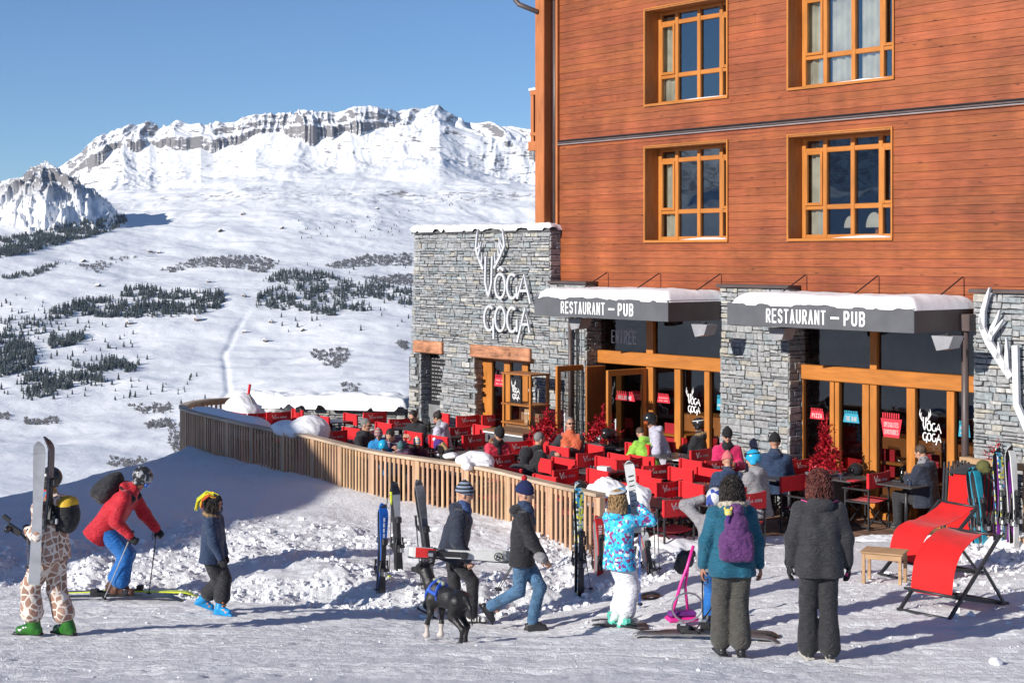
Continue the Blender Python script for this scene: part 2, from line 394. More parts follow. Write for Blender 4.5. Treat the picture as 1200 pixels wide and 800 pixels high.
def sdf(prims, h, k=.03, noise=None, cuts=(), paint=(), subtract=()):
    """prims: ('cap',a,b,ra,rb,mat) or ('ell',c,r,mat[,R]) -> verts, quads, material per quad"""
    lo = np.full(3, 1e9); hi = np.full(3, -1e9)
    for p in prims:
        if p[0] == 'cap':
            for q, r in ((p[1], p[3]), (p[2], p[4])): lo = np.minimum(lo, np.array(q) - r); hi = np.maximum(hi, np.array(q) + r)
        else:
            r = max(p[2]) if (len(p) > 4 and p[4] is not None) else np.array(p[2]); lo = np.minimum(lo, np.array(p[1]) - r); hi = np.maximum(hi, np.array(p[1]) + r)
    lo -= 2.5 * h + k * .3; hi += 2.5 * h + k * .3
    n = np.ceil((hi - lo) / h).astype(int) + 1
    ax = [lo[i] + h * np.arange(n[i]) for i in range(3)]
    P = np.stack(np.meshgrid(*ax, indexing='ij'), -1)
    D = None
    for p in prims:
        d = prim_d(p, P)
        if D is None: D = d
        elif k > 0:
            hh = np.clip(.5 + .5 * (D - d) / k, 0, 1); D = D * (1 - hh) + d * hh - k * hh * (1 - hh)
        else: D = np.minimum(D, d)
    if noise:
        for amp, s, sd in noise: D = D + amp * wob(P, s, sd)
    for p in subtract: D = np.maximum(D, -prim_d(p, P))
    for pt, nr in cuts: D = np.maximum(D, (P - np.array(pt)) @ np.array(nr))
    V, Q = nets(D, lo, h)
    ms = [pmat(p) for p in prims]
    if len(V) == 0: return V, Q, np.zeros(0, int)
    C = V[Q].mean(1)
    if len(set(ms)) > 1 or paint:
        ds = np.stack([prim_d(p, C) for p in prims]); mi = np.array(ms)[ds.argmin(0)]
        for p in paint: mi = np.where(prim_d(p, C) < 0, pmat(p), mi)
    else: mi = np.full(len(Q), ms[0])
    return V, Q, mi

def sdf_obj(name, data, mats, parent=None, smooth=True, loc=(0, 0, 0), rot=(0, 0, 0)):
    """data: list of (V,Q,mi) joined to one mesh"""
    V = np.concatenate([d[0] for d in data if len(d[0])]); off = 0; Qs = []; ms = []
    for d in data:
        if not len(d[0]): continue
        Qs.append(d[1] + off); ms.append(d[2]); off += len(d[0])
    Q = np.concatenate(Qs); M = np.concatenate(ms)
    me = bpy.data.meshes.new(name)
    me.vertices.add(len(V)); me.vertices.foreach_set('co', V.astype(np.float32).ravel())
    me.loops.add(len(Q) * 4); me.loops.foreach_set('vertex_index', Q.astype(np.int32).ravel())
    me.polygons.add(len(Q)); me.polygons.foreach_set('loop_start', np.arange(0, len(Q) * 4, 4, dtype=np.int32))
    for m in mats: me.materials.append(m)
    me.update(calc_edges=True)
    me.polygons.foreach_set('material_index', M.astype(np.int32)); me.polygons.foreach_set('use_smooth', np.full(len(Q), smooth))
    me.validate(); me.update()
    return link(name, me, parent, loc, rot)

# ------------------------------------------------------------------ value noise (numpy)
def _h(ix, iy, s):
    n = (ix.astype(np.int64) * 374761393 + iy.astype(np.int64) * 668265263 + s * 2147483647) & 0x7fffffff
    n = ((n ^ (n >> 13)) * 1274126177) & 0x7fffffff
    return ((n ^ (n >> 16)) & 0xffff) / 65535.0
def vnoise(x, y, s=0):
    ix, iy = np.floor(x), np.floor(y); fx_, fy_ = x - ix, y - iy
    u, v = fx_ ** 3 * (fx_ * (fx_ * 6 - 15) + 10), fy_ ** 3 * (fy_ * (fy_ * 6 - 15) + 10)
    a, b, c, d = _h(ix, iy, s), _h(ix + 1, iy, s), _h(ix, iy + 1, s), _h(ix + 1, iy + 1, s)
    return (a * (1 - u) + b * u) * (1 - v) + (c * (1 - u) + d * u) * v
def fbm(x, y, o=5, s=0, g=.5, lac=2.03):
    t = 0; a = 1; w = 0
    for i in range(o):
        t = t + a * (vnoise(x, y, s + i) - .5) * 2; w += a; a *= g; x = x * lac + 13.7; y = y * lac + 7.1
    return t / w
def ridged(x, y, o=5, s=0, g=.5, lac=2.1):
    t = 0; a = 1; w = 0
    for i in range(o):
        t = t + a * (1 - np.abs(vnoise(x, y, s + i) * 2 - 1)); w += a; a *= g; x = x * lac + 3.7; y = y * lac + 9.1
    return t / w
def sstep(a, b, x):
    t = np.clip((x - a) / (b - a), 0, 1); return t * t * (3 - 2 * t)

def grid_mesh(name, X, Y, Z, m, parent=None):
    ny, nx = X.shape
    V = np.stack([X, Y, Z], -1).reshape(-1, 3).astype(np.float32)
    i = np.arange(ny * nx).reshape(ny, nx)
    Q = np.stack([i[:-1, :-1], i[:-1, 1:], i[1:, 1:], i[1:, :-1]], -1).reshape(-1, 4)
    return sdf_obj(name, [(V, Q, np.zeros(len(Q), int))], [m] if not isinstance(m, list) else m, parent)

# photo column / row on a plane at depth Y -> world point
def at(px, py, Y): return Vector(((px - 600) / F * Y, Y, CZ - (py - 300) / F * Y))

# building frame: local x runs right along the facade, y into the building, z up from the terrace floor
TH = math.atan2(1450, 1800)
UX, UY = math.sin(TH), -math.cos(TH)
IX, IY = math.cos(TH), math.sin(TH)
P0 = (4.86, 26.5)
ROT = math.atan2(UY, UX)
def fx(px, y=0.0):
    k = (px - 600) / F; a = P0[0] + y * IX; b = P0[1] + y * IY
    return (k * b - a) / (UX - k * UY)
def fz(py, px, y=0.0): return CZ - (py - 300) / F * (P0[1] + fx(px, y) * UY + y * IY)
def L2W(x, y, z=0.0): return Vector((P0[0] + x * UX + y * IX, P0[1] + x * UY + y * IY, z))
# ================================================================== LAND
M_SNOW = snow_mat('trodden_snow', 95, .9, (.89, .89, .90))
M_PILE = snow_mat('piled_snow', 60, .35, (.91, .91, .92))

FENCE = [(1.22, 21.15), (.41, 22.4), (-.43, 23.8), (-1.37, 24.8), (-2.38, 25.9), (-3.75, 28.1), (-4.92, 29.6), (-6.05, 31.3), (-6.95, 32.8), (-7.25, 34.0), (-7.02, 35.0), (-6.35, 35.6)]
DECK = FENCE + [(-5.0, 38.6), (-2.0, 37.0), (9.0, 31.0), (7.15, 22.95), (5.6, 22.75), (3.2, 22.6), (2.0, 21.9)]

def smooth_path(pts, step=.12):
    P = [Vector((p[0], p[1], 0)) for p in pts]; out = []
    for i in range(len(P) - 1):
        a = P[max(i - 1, 0)]; b = P[i]; c = P[i + 1]; d = P[min(i + 2, len(P) - 1)]
        n = max(2, int((c - b).length / step))
        for k in range(n):
            t = k / n
            out.append(.5 * ((2 * b) + (-a + c) * t + (2 * a - 5 * b + 4 * c - d) * t * t + (-a + 3 * b - 3 * c + d) * t ** 3))
    out.append(P[-1]); return out

def inpoly(X, Y, poly):
    c = np.zeros(X.shape, bool)
    for i in range(len(poly)):
        x1, y1 = poly[i]; x2, y2 = poly[i - 1]
        cond = (y1 > Y) != (y2 > Y)
        c ^= cond & (X < (x2 - x1) * (Y - y1) / ((y2 - y1) if y2 != y1 else 1e-9) + x1)
    return c
def segdist(X, Y, poly, closed=True):
    d = np.full(X.shape, 1e9)
    n = len(poly)
    for i in range(n if closed else n - 1):
        x1, y1 = poly[i]; x2, y2 = poly[(i + 1) % n]
        dx, dy = x2 - x1, y2 - y1; t = np.clip(((X - x1) * dx + (Y - y1) * dy) / (dx * dx + dy * dy), 0, 1)
        d = np.minimum(d, np.hypot(X - x1 - t * dx, Y - y1 - t * dy))
    return d

LUMPS = []; CRUMBS = []
_r = random.Random(3)
def yb_at(x): return float(np.interp(x, [-30, -12, -6.5, -5.3, -3.8, -2, -1, 0, 1.1, 2.1, 2.9, 3.2], [20.8, 20.8, 20.2, 19.95, 19.3, 18.8, 18.8, 19.2, 19.6, 20.3, 22.4, 24]))
def clump(x, y, f=1.0): return float(vnoise(np.array([x * 1.1 * f]), np.array([y * 1.1 * f]), 17)[0])
for _ in range(6500):
    x = _r.uniform(-9, 2.5); t = _r.random() ** 1.5 * 5.2 - .2; y = yb_at(x) + t
    if t > 3.2 and _r.random() < .75: continue
    if t > .6 and clump(x, y) < .42 + .05 * t: continue
    if x < -5.0 and t > 1.6 and _r.random() < .85: continue
    r = .010 + .042 * _r.random() ** 3.0; CRUMBS.append((x, y, r))
for _ in range(260):
    x = _r.uniform(-9, 2.5); t = _r.random() ** 1.3 * 4 - .1; y = yb_at(x) + t
    if clump(x, y) < .40 or (x < -5 and t > 1.5): continue
    r = .12 + .16 * _r.random() ** 2; LUMPS.append((x, y, r, r * _r.uniform(.15, .32)))
for _ in range(1500): CRUMBS.append((_r.uniform(-7, 8), 11.8 + 8.2 * _r.random(), .005 + .014 * _r.random() ** 6))
for _ in range(620): CRUMBS.append((_r.uniform(6.0, 8.3), _r.uniform(19.6, 22.8), .012 + .05 * _r.random() ** 3))
for _ in range(90): r = _r.uniform(.12, .26); LUMPS.append((_r.uniform(6.2, 8.2), _r.uniform(19.8, 22.7), r, r * .3))
for _ in range(300): CRUMBS.append((_r.uniform(4.4, 7.8), _r.uniform(16.2, 19.8), .010 + .03 * _r.random() ** 3))
for _ in range(260): CRUMBS.append((_r.uniform(1.4, 3.4), _r.uniform(20.3, 22.2), .010 + .035 * _r.random() ** 3))

def base_h(X, Y):
    z = np.where(Y < 17, .2 + .15 * (17 - Y), .2 - .085 * np.minimum(Y - 17, 2.6))
    z = np.where(Y < 9, .2 + .15 * 8 + .05 * (9 - Y), z)
    z = z - .2 * np.exp(-((X + .1) / 1.5) ** 2) * sstep(15.5, 18, Y) * (1 - sstep(20, 23, Y))
    right = sstep(.5, 3.5, X)
    zr = np.where(Y < 23, .06 + .055 * (23 - np.minimum(Y, 23)), .0)
    zr = np.where(Y < 14, .06 + .055 * 9 + .12 * (14 - Y), zr)
    z = z * (1 - right) + np.minimum(zr, 3) * right
    yb = np.interp(X, [-30, -12, -6.5, -5.3, -3.8, -2, -1, 0, 1.1, 2.1, 2.9, 3.2], [20.8, 20.8, 20.2, 19.95, 19.3, 18.8, 18.8, 19.2, 19.6, 20.3, 22.4, 24])
    yb = yb + .35 * fbm(X * 1.3, Y * 0 + 3, 3, 5)
    yf = np.interp(X, [-9, -7.1, -6.05, -4.9, -3.75, -2.38, -1.37, -.43, .41, 1.22, 2.5], [33, 33, 31.3, 29.6, 28.1, 25.9, 24.8, 23.8, 22.4, 21.2, 22.6])
    t = Y - yb
    bank = .16 * sstep(0, .9, t) + .14 * np.clip(t / np.maximum(yf - yb, 1), 0, 1)
    soft = sstep(0, .5, t) * (1 - .55 * sstep(3.2, 5.5, t)) * (1 - right * .5)
    bank = bank + soft * (.13 * fbm(X * .9, Y * .8, 4, 11) + .05 * np.abs(fbm(X * 2.2, Y * 2.2, 4, 21, .5)) + .052 * np.abs(fbm(X * 5.5, Y * 5.5, 5, 25, .62)) * sstep(.30, .62, vnoise(X * 1.1, Y * 1.1, 17) + .15 * (1 - sstep(.4, 1.6, t))) + .016 * np.abs(fbm(X * 13, Y * 13, 2, 27)))
    z = z + bank * (1 - .9 * right)
    return z

def ground(X, Y, lumps=True):
    X = np.asarray(X, float); Y = np.asarray(Y, float)
    z = base_h(X, Y)
    z = z + .012 * fbm(X * 2.2, Y * 2.2, 4, 31) + .03 * fbm(X * .5, Y * .5, 3, 41)
    z = z + .012 * fbm(X * .7 + Y * .3, Y * 6.0, 3, 35) * (Y < 20)
    # churned surface of the piste
    z = z + (.012 * np.abs(fbm(X * 7, Y * 7, 3, 51)) + .006 * fbm(X * 15, Y * 15, 2, 61)) * (Y < 24)
    # the shoulder falls away to the valley
    yc = np.interp(X, [-40, -14, -12, -9.6, -8.67, -8.0, -7.3, -6.8], [10, 19, 21.5, 24.6, 26.2, 27.8, 29.6, 32.2])
    drop = np.maximum(0, Y - yc) * (X < -6.8)
    z = z - .55 * np.maximum(0, drop - .3) - .1 * np.minimum(drop, 3)
    z = z - .6 * np.maximum(0, Y - 42)
    z = z - .5 * np.maximum(0, -X - 30)
    return z

def ghit(px, py):
    """where the line of sight through a photo pixel meets the snow"""
    Y = np.arange(9, 30, .02); X = (px - 600) / F * Y; zr = CZ - (py - 300) / F * Y
    g = ground(X, Y); k = np.argmax(zr <= g)
    return Vector((X[k], Y[k], g[k]))
def gz(x, y): return float(ground(np.array([x]), np.array([y]))[0])

def near_land():
    xs = np.unique(np.concatenate([np.linspace(-60, -9.5, 60), np.concatenate([np.arange(-9.5, -7.2, .06), np.arange(-7.2, 8.7, .03)]), np.linspace(8.7, 60, 45)]))
    ys = np.unique(np.concatenate([np.linspace(-45, 11.5, 40), np.concatenate([np.arange(11.5, 17.5, .04), np.arange(17.5, 23.6, .03)]), np.arange(23.6, 34, .1), np.linspace(34, 62, 40)]))
    X, Y = np.meshgrid(xs, ys)
    Z = ground(X, Y)
    rk_ = random.Random(21)
    for _ in range(34):          # ski tracks across the piste, in pairs
        a = rk_.uniform(-.22, .22); y0 = rk_.uniform(12.2, 18.8); c2 = rk_.uniform(-.012, .012); ph = rk_.uniform(0, 6)
        for off in (0, .17):
            j0, j1 = np.searchsorted(ys, [11.6, 19.6]); yy = y0 + off + a * X[j0:j1] + c2 * X[j0:j1] ** 2 + .25 * np.sin(X[j0:j1] * .45 + ph); q = (Y[j0:j1] - yy) / .035
            Z[j0:j1] -= .011 * np.exp(-q * q); Z[j0:j1] += .004 * np.exp(-(np.abs(q) - 1.8) ** 2)
    for _ in range(1500):        # boot prints
        cx, cy, an = rk_.uniform(-7, 8.2), rk_.uniform(12, 22.6), rk_.uniform(-.7, .7) + (0 if rk_.random() < .6 else 1.3)
        if cy > yb_at(cx) + .2 and cx < 2.4: continue
        i0, i1 = np.searchsorted(xs, [cx - .2, cx + .2]); j0, j1 = np.searchsorted(ys, [cy - .2, cy + .2])
        sx, sy = X[j0:j1, i0:i1] - cx, Y[j0:j1, i0:i1] - cy; u_, v_ = sx * math.cos(an) + sy * math.sin(an), -sx * math.sin(an) + sy * math.cos(an)
        Z[j0:j1, i0:i1] -= rk_.uniform(.006, .018) * np.exp(-((u_ / .13) ** 4 + (v_ / .05) ** 4))
    for (cx, cy, r, h) in LUMPS:
        i0, i1 = np.searchsorted(xs, [cx - 1.3 * r, cx + 1.3 * r]); j0, j1 = np.searchsorted(ys, [cy - 1.3 * r, cy + 1.3 * r])
        if i1 <= i0 or j1 <= j0: continue
        sx = X[j0:j1, i0:i1] - cx; sy = Y[j0:j1, i0:i1] - cy
        q = 1 - (sx * sx + sy * sy) / (r * r) * (1 + .6 * np.sin(sx * 40 + cx * 9) * np.cos(sy * 33 + cy * 7))
        Z[j0:j1, i0:i1] = np.where(q > 0, Z[j0:j1, i0:i1] + h * np.sqrt(np.maximum(q, 0)) * .8, Z[j0:j1, i0:i1])
    ins = inpoly(X, Y, DECK) & (segdist(X, Y, DECK) > .08)
    Z = np.where(ins, -.55, Z)
    o = grid_mesh('snow_ground', X, Y, Z, M_SNOW); props(o, kind='structure')
    # broken crumbs thrown up by the plough: rounded, uneven, half sunk
    ph = (1 + 5 ** .5) / 2; iv = np.array([(-1, ph, 0), (1, ph, 0), (-1, -ph, 0), (1, -ph, 0), (0, -1, ph), (0, 1, ph), (0, -1, -ph), (0, 1, -ph), (ph, 0, -1), (ph, 0, 1), (-ph, 0, -1), (-ph, 0, 1)], float)
    tri = [(0, 11, 5), (0, 5, 1), (0, 1, 7), (0, 7, 10), (0, 10, 11), (1, 5, 9), (5, 11, 4), (11, 10, 2), (10, 7, 6), (7, 1, 8), (3, 9, 4), (3, 4, 2), (3, 2, 6), (3, 6, 8), (3, 8, 9), (4, 9, 5), (2, 4, 11), (6, 2, 10), (8, 6, 7), (9, 8, 1)]
    pts = [tuple(v / np.linalg.norm(v)) for v in iv]; mid = {}; T2 = []
    def half(a, b):
        k = (min(a, b), max(a, b))
        if k not in mid: q = np.array(pts[a]) + np.array(pts[b]); pts.append(tuple(q / np.linalg.norm(q))); mid[k] = len(pts) - 1
        return mid[k]
    for a, b, c in tri:
        ab, bc, ca = half(a, b), half(b, c), half(c, a); T2 += [(a, ab, ca), (b, bc, ab), (c, ca, bc), (ab, bc, ca)]
    S = np.array(pts); T2 = np.array(T2); A = np.array(CRUMBS); n = len(A); rg = np.random.default_rng(5)
    iy = np.clip(np.searchsorted(ys, A[:, 1]), 1, len(ys) - 1); ix = np.clip(np.searchsorted(xs, A[:, 0]), 1, len(xs) - 1); gz_ = Z[iy, ix]
    V = np.repeat(S[None], n, 0) * (1 + rg.uniform(-.36, .30, (n, len(S), 1))) * rg.uniform(.6, 1.5, (n, 1, 3)) * A[:, None, 2:3]
    V[..., 2] *= .75; V += np.stack([A[:, 0], A[:, 1], gz_ + A[:, 2] * rg.uniform(-.35, .25, n)], 1)[:, None]
    Fc = (T2[None] + (np.arange(n) * len(S))[:, None, None]).reshape(-1, 3)
    me = bpy.data.meshes.new('snow_debris'); V = V.reshape(-1, 3).astype(np.float32); me.vertices.add(len(V)); me.vertices.foreach_set('co', V.ravel())
    me.loops.add(len(Fc) * 3); me.loops.foreach_set('vertex_index', Fc.astype(np.int32).ravel()); me.polygons.add(len(Fc)); me.polygons.foreach_set('loop_start', np.arange(0, len(Fc) * 3, 3, dtype=np.int32))
    me.update(calc_edges=True); me.polygons.foreach_set('use_smooth', np.full(len(Fc), False)); me.materials.append(M_PILE); me.update()
    props(link('snow_debris', me), 'broken lumps and crumbs of snow thrown up beside the piste', 'snow', kind='stuff')
near_land()

# ------------------------------------------------------------------ the far side of the valley
RIDGE_X = [-160, -120, -60, -20, 0, 30, 60, 80, 105, 130, 145, 160, 175, 185, 195, 210, 225, 235, 250, 262, 280, 300, 320, 350, 370, 395, 415, 450, 480, 500, 515, 525, 545, 560, 580, 600, 620, 640, 700, 800, 1000, 1300]
RIDGE_Y = [195, 190, 205, 212, 214, 210, 200, 190, 170, 153, 148, 151, 148, 150, 147, 147, 148, 145, 149, 147, 144, 138, 137, 134, 136, 134, 129, 130, 129, 128, 126, 132, 140, 143, 148, 151, 155, 158, 168, 175, 190, 200]
D_K = [40, 100, 300, 700, 1000, 1800, 2600, 3500, 4500, 5500, 6300, 6900, 7150]
def far_h(px, d):
    """height of the far terrain in photo column px (angle) at distance d"""
    px = np.asarray(px, float); d = np.asarray(d, float)
    ang = (px - 600) / F
    x = ang * d; y = d
    ry = np.interp(px, RIDGE_X, RIDGE_Y)
    side = np.interp(px, [-100, 0, 150, 640], [46, 34, 16, 0])
    # rows each distance shows at
    rows = [None, None, None, None, 760, 610, 490, 400 - side * .25, 328 - side * .75, 262 - side * .1, 224 + side * .3, ry + 54, ry + 19]
    zs = [-11, -30, -85, -185]
    Z = np.zeros(np.broadcast(px, d).shape)
    vals = []
    for k, dk in enumerate(D_K):
        if k < 4: vals.append(np.full(px.shape, float(zs[k])))
        else: vals.append(CZ - (np.broadcast_to(rows[k], px.shape) - 300) / F * dk)
    zt = vals[0] * np.ones_like(Z)
    for k in range(1, len(D_K)):
        t = np.clip((d - D_K[k - 1]) / (D_K[k] - D_K[k - 1]), 0, 1)
        zt = np.where(d > D_K[k - 1], vals[k - 1] * (1 - t) + vals[k] * t, zt)
    # rolling ground, gullies
    w = sstep(1200, 2600, d)
    roll = 45 * fbm(x / 900, y / 700, 4, 3) + 12 * fbm(x / 260, y / 200, 4, 9) + 3.2 * fbm(x / 70, y / 60, 3, 15)
    up = sstep(4300, 6200, d)
    roll = roll + up * (34 * fbm(x / 420, y / 300, 5, 91) + 22 * (ridged(x / 330 + .5 * fbm(x / 500, y / 500, 2, 95), y / 600, 5, 93) - .6))
    zt = zt + roll * w * (1 - .6 * sstep(6800, 7200, d))
    # gully running down the slope in front
    gx = np.interp(d, [1800, 2300, 2900, 3400, 4000], [220, 228, 268, 262, 300])
    zt = zt - 2.4 * np.exp(-((px - gx) / 4) ** 2) * sstep(1900, 2200, d) * (1 - sstep(3600, 4000, d))
    # faces below the crest: ribs and gullies, then a broken cliff band, then the sky line
    wx = x + 160 * fbm(x / 420, y / 420, 3, 71); wy = y + 160 * fbm(x / 420, y / 420, 3, 73)
    rib = ridged(wx / 300, wy / 620, 6, 77, .55); fine = ridged(wx / 95, wy / 150, 5, 79, .55)
    fw_ = sstep(6350, 6900, d)
    amp = np.interp(px, [60, 110, 180, 300, 430, 500, 540, 640], [60, 80, 50, 42, 44, 80, 80, 70])
    zt = zt + fw_ * (amp * (rib - .58) + 10 * (fine - .58)) * (1 - .55 * sstep(7080, 7250, d))
    top = CZ - (ry - 300) / F * 7330
    cl = ridged(wx / 150, wy / 700 + 3, 5, 81); low = CZ - (ry + 17 - 300) / F * 7130
    but = ridged(wx / 135 + .3, wy / 900, 4, 82, .6)
    e0 = 7150 + 120 * fbm(wx / 240, wx / 900, 3, 85) - 110 * (but - .6) - 75 * (fine - .6)
    ramp = np.interp(px, [60, 200, 300, 420, 520, 640], [190, 150, 95, 105, 190, 200])
    t = np.clip((d - e0) / ramp, 0, 1)
    step = t + .07 * np.sin(t * 12.5) * (1 - t)
    tooth = np.interp(px, [60, 110, 140, 260, 330, 520, 640], [10, 24, 60, 56, 30, 24, 46]) * (ridged(wx / 88, wx / 900 + 7, 4, 84) - .66) + 16 * (fine - .6)
    crest = low + (top + 6 - low) * step + tooth * t - .95 * np.maximum(0, d - e0 - ramp - 25)
    zt = np.where(t > 0, np.maximum(crest, np.where(t < .3, zt, -9e3)), zt)
    zt = np.where(d > 7500, np.minimum(zt, 300 - (d - 7500)), zt)
    # the nearer dark peak on the left
    r = np.hypot((px - 54) / 92, (d - 5450) / np.where(d < 5450, 400, 700))
    an = np.arctan2((d - 5450) / 7, px - 54)
    rib2 = ridged(an * 1.9 + .8 * fbm(px / 34, d / 260, 4, 61), r * .7, 6, 63, .58)
    f2 = ridged(wx / 70, wy / 70, 5, 64, .55)
    pk_top = CZ + (300 - 188) / F * 5450
    pk = pk_top - 225 * r ** .95 - 60 * np.maximum(0, r - .8) + (120 * (rib2 - .6) + 85 * (f2 - .6)) * np.clip(r * 2.2, .2, 1) * np.clip(2.2 - r * 1.3, 0, 1)
    r2 = np.hypot((px + 22) / 74, (d - 5500) / 400)
    pk2 = (pk_top - 70) - 220 * r2 ** .95 - 200 * np.maximum(0, r2 - .8) + 100 * (rib2 - .62) + 80 * (f2 - .6)
    return np.maximum(zt, np.maximum(pk, pk2))

m, nt, b, out = new_mat('alpine_snow_and_rock'); L = nt.links.new
geo = N(nt, 'ShaderNodeNewGeometry'); sx = N(nt, 'ShaderNodeSeparateXYZ'); L(geo.outputs['Normal'], sx.inputs[0])
tc = N(nt, 'ShaderNodeTexCoord')
mp = N(nt, 'ShaderNodeMapping'); mp.inputs['Scale'].default_value = (1, 1, 4.0); L(tc.outputs['Object'], mp.inputs['Vector'])
nz = N(nt, 'ShaderNodeTexNoise'); nz.inputs['Scale'].default_value = .022; nz.inputs['Detail'].default_value = 9; nz.inputs['Roughness'].default_value = .68; L(mp.outputs[0], nz.inputs['Vector'])
nb = N(nt, 'ShaderNodeTexNoise'); nb.inputs['Scale'].default_value = .006; nb.inputs['Detail'].default_value = 8; L(tc.outputs['Object'], nb.inputs['Vector'])
ma = N(nt, 'ShaderNodeMath', operation='MULTIPLY_ADD'); ma.inputs[1].default_value = 1.5; ma.inputs[2].default_value = -.75; L(nz.outputs['Fac'], ma.inputs[0])
ad = N(nt, 'ShaderNodeMath', operation='ADD'); L(sx.outputs[2], ad.inputs[0]); L(ma.outputs[0], ad.inputs[1])
mr = N(nt, 'ShaderNodeMapRange'); mr.inputs[1].default_value = .54; mr.inputs[2].default_value = .66; mr.inputs[3].default_value = 1; mr.inputs[4].default_value = 0
gp = N(nt, 'ShaderNodeSeparateXYZ'); L(geo.outputs['Position'], gp.inputs[0]); nr_ = N(nt, 'ShaderNodeMapRange'); nr_.inputs[1].default_value = 6100; nr_.inputs[2].default_value = 6500; nr_.inputs[3].default_value = -.25; nr_.inputs[4].default_value = 0; L(gp.outputs[1], nr_.inputs[0])
a2 = N(nt, 'ShaderNodeMath', operation='ADD'); L(ad.outputs[0], a2.inputs[0]); L(nr_.outputs[0], a2.inputs[1]); L(a2.outputs[0], mr.inputs[0])
sz = N(nt, 'ShaderNodeSeparateXYZ'); L(geo.outputs['Position'], sz.inputs[0])
hi = N(nt, 'ShaderNodeMapRange'); hi.inputs[1].default_value = 180; hi.inputs[2].default_value = 260; L(sz.outputs[2], hi.inputs[0])
mu = N(nt, 'ShaderNodeMath', operation='MULTIPLY'); L(mr.outputs[0], mu.inputs[0]); L(hi.outputs[0], mu.inputs[1])
rk = N(nt, 'ShaderNodeMix', data_type='RGBA'); L(nb.outputs['Fac'], rk.inputs['Factor']); rk.inputs['A'].default_value = (.13, .125, .13, 1); rk.inputs['B'].default_value = (.27, .25, .245, 1)
sn = N(nt, 'ShaderNodeMix', data_type='RGBA'); L(nb.outputs['Fac'], sn.inputs['Factor']); sn.inputs['A'].default_value = (.86, .86, .87, 1); sn.inputs['B'].default_value = (.93, .93, .93, 1)
mx = N(nt, 'ShaderNodeMix', data_type='RGBA'); L(mu.outputs[0], mx.inputs['Factor']); L(sn.outputs['Result'], mx.inputs['A']); L(rk.outputs['Result'], mx.inputs['B'])
L(mx.outputs['Result'], b.inputs['Base Color']); b.inputs['Roughness'].default_value = .8
bp = N(nt, 'ShaderNodeBump'); bp.inputs['Strength'].default_value = .45; bp.inputs['Distance'].default_value = 14; L(nz.outputs['Fac'], bp.inputs['Height']); L(bp.outputs[0], b.inputs['Normal'])
bp.inputs['Distance'].default_value = 9
M_ALP = m

def far_land():
    px = np.concatenate([np.arange(-40, 700, 1.1)])
    d = np.concatenate([np.geomspace(45, 1500, 40)[:-1], np.linspace(1500, 4600, 230), np.linspace(4612, 6700, 190), np.linspace(6706, 7700, 170)])
    PX, D = np.meshgrid(px, d)
    Z = far_h(PX, D)
    o = grid_mesh('mountain_slopes', (PX - 600) / F * D, D, Z, M_ALP); props(o, kind='structure')
    # the rest of the range, seen only from the side or in the window panes
    for a0, a1, nm, n, hmul in ((-2.9, math.atan2(-640, F), 'hills', 170, 1.0), (math.atan2(100, F), 2.0, 'hills', 90, .9)):
        A = np.linspace(a0, a1, n); R = np.concatenate([np.geomspace(70, 1500, 20)[:-1], np.linspace(1500, 9000, 60)])
        AA, RR = np.meshgrid(A, R)
        X = np.sin(AA) * RR; Y = np.cos(AA) * RR
        zr = np.interp(RR, [70, 300, 1500, 2600, 5000, 7000, 8200, 9000], [-16, -85, -290, -270, -60, 330, 620, 300])
        w = sstep(1200, 4000, RR)
        Z = zr + w * (260 * (ridged(X / 1700, Y / 1700, 5, 5) - .45) * sstep(2500, 6500, RR) * 1.7 + 60 * fbm(X / 600, Y / 600, 5, 8))
        if a1 < 0:   # meet the modelled slopes at the frame's left edge
            e = far_h(np.full(R.shape, -40.0), R * math.cos(a1))
            k = sstep(a1 - .18, a1, AA); Z = Z * (1 - k) + e[:, None] * k
        else:
            k = 1 - sstep(a0, a0 + .2, AA); e = far_h(np.full(R.shape, 700.0), R * math.cos(a0)); Z = Z * (1 - k) + (e[:, None] - 30) * k
        props(grid_mesh(nm, X, Y, Z, M_ALP), kind='structure')
    # ski slope rising behind the camera
    A = np.linspace(2.0, 2 * PI - 2.9, 30); R = np.geomspace(50, 3000, 30); AA, RR = np.meshgrid(A, R)
    X = np.sin(AA) * RR; Y = np.cos(AA) * RR
    props(grid_mesh('snow_slope', X, Y, -8 + .16 * (RR - 50) + 20 * fbm(X / 200, Y / 200, 4, 2), M_ALP), kind='structure')
far_land()

_D = np.concatenate([np.linspace(1500, 7400, 900)])
def far_hit(px, py):
    z = far_h(np.full(_D.shape, float(px)), _D); row = 300 - (z - CZ) / _D * F
    k = np.argmax(row <= py)
    if row[k] > py: return None
    d = _D[k]; return Vector(((px - 600) / F * d, d, z[k]))

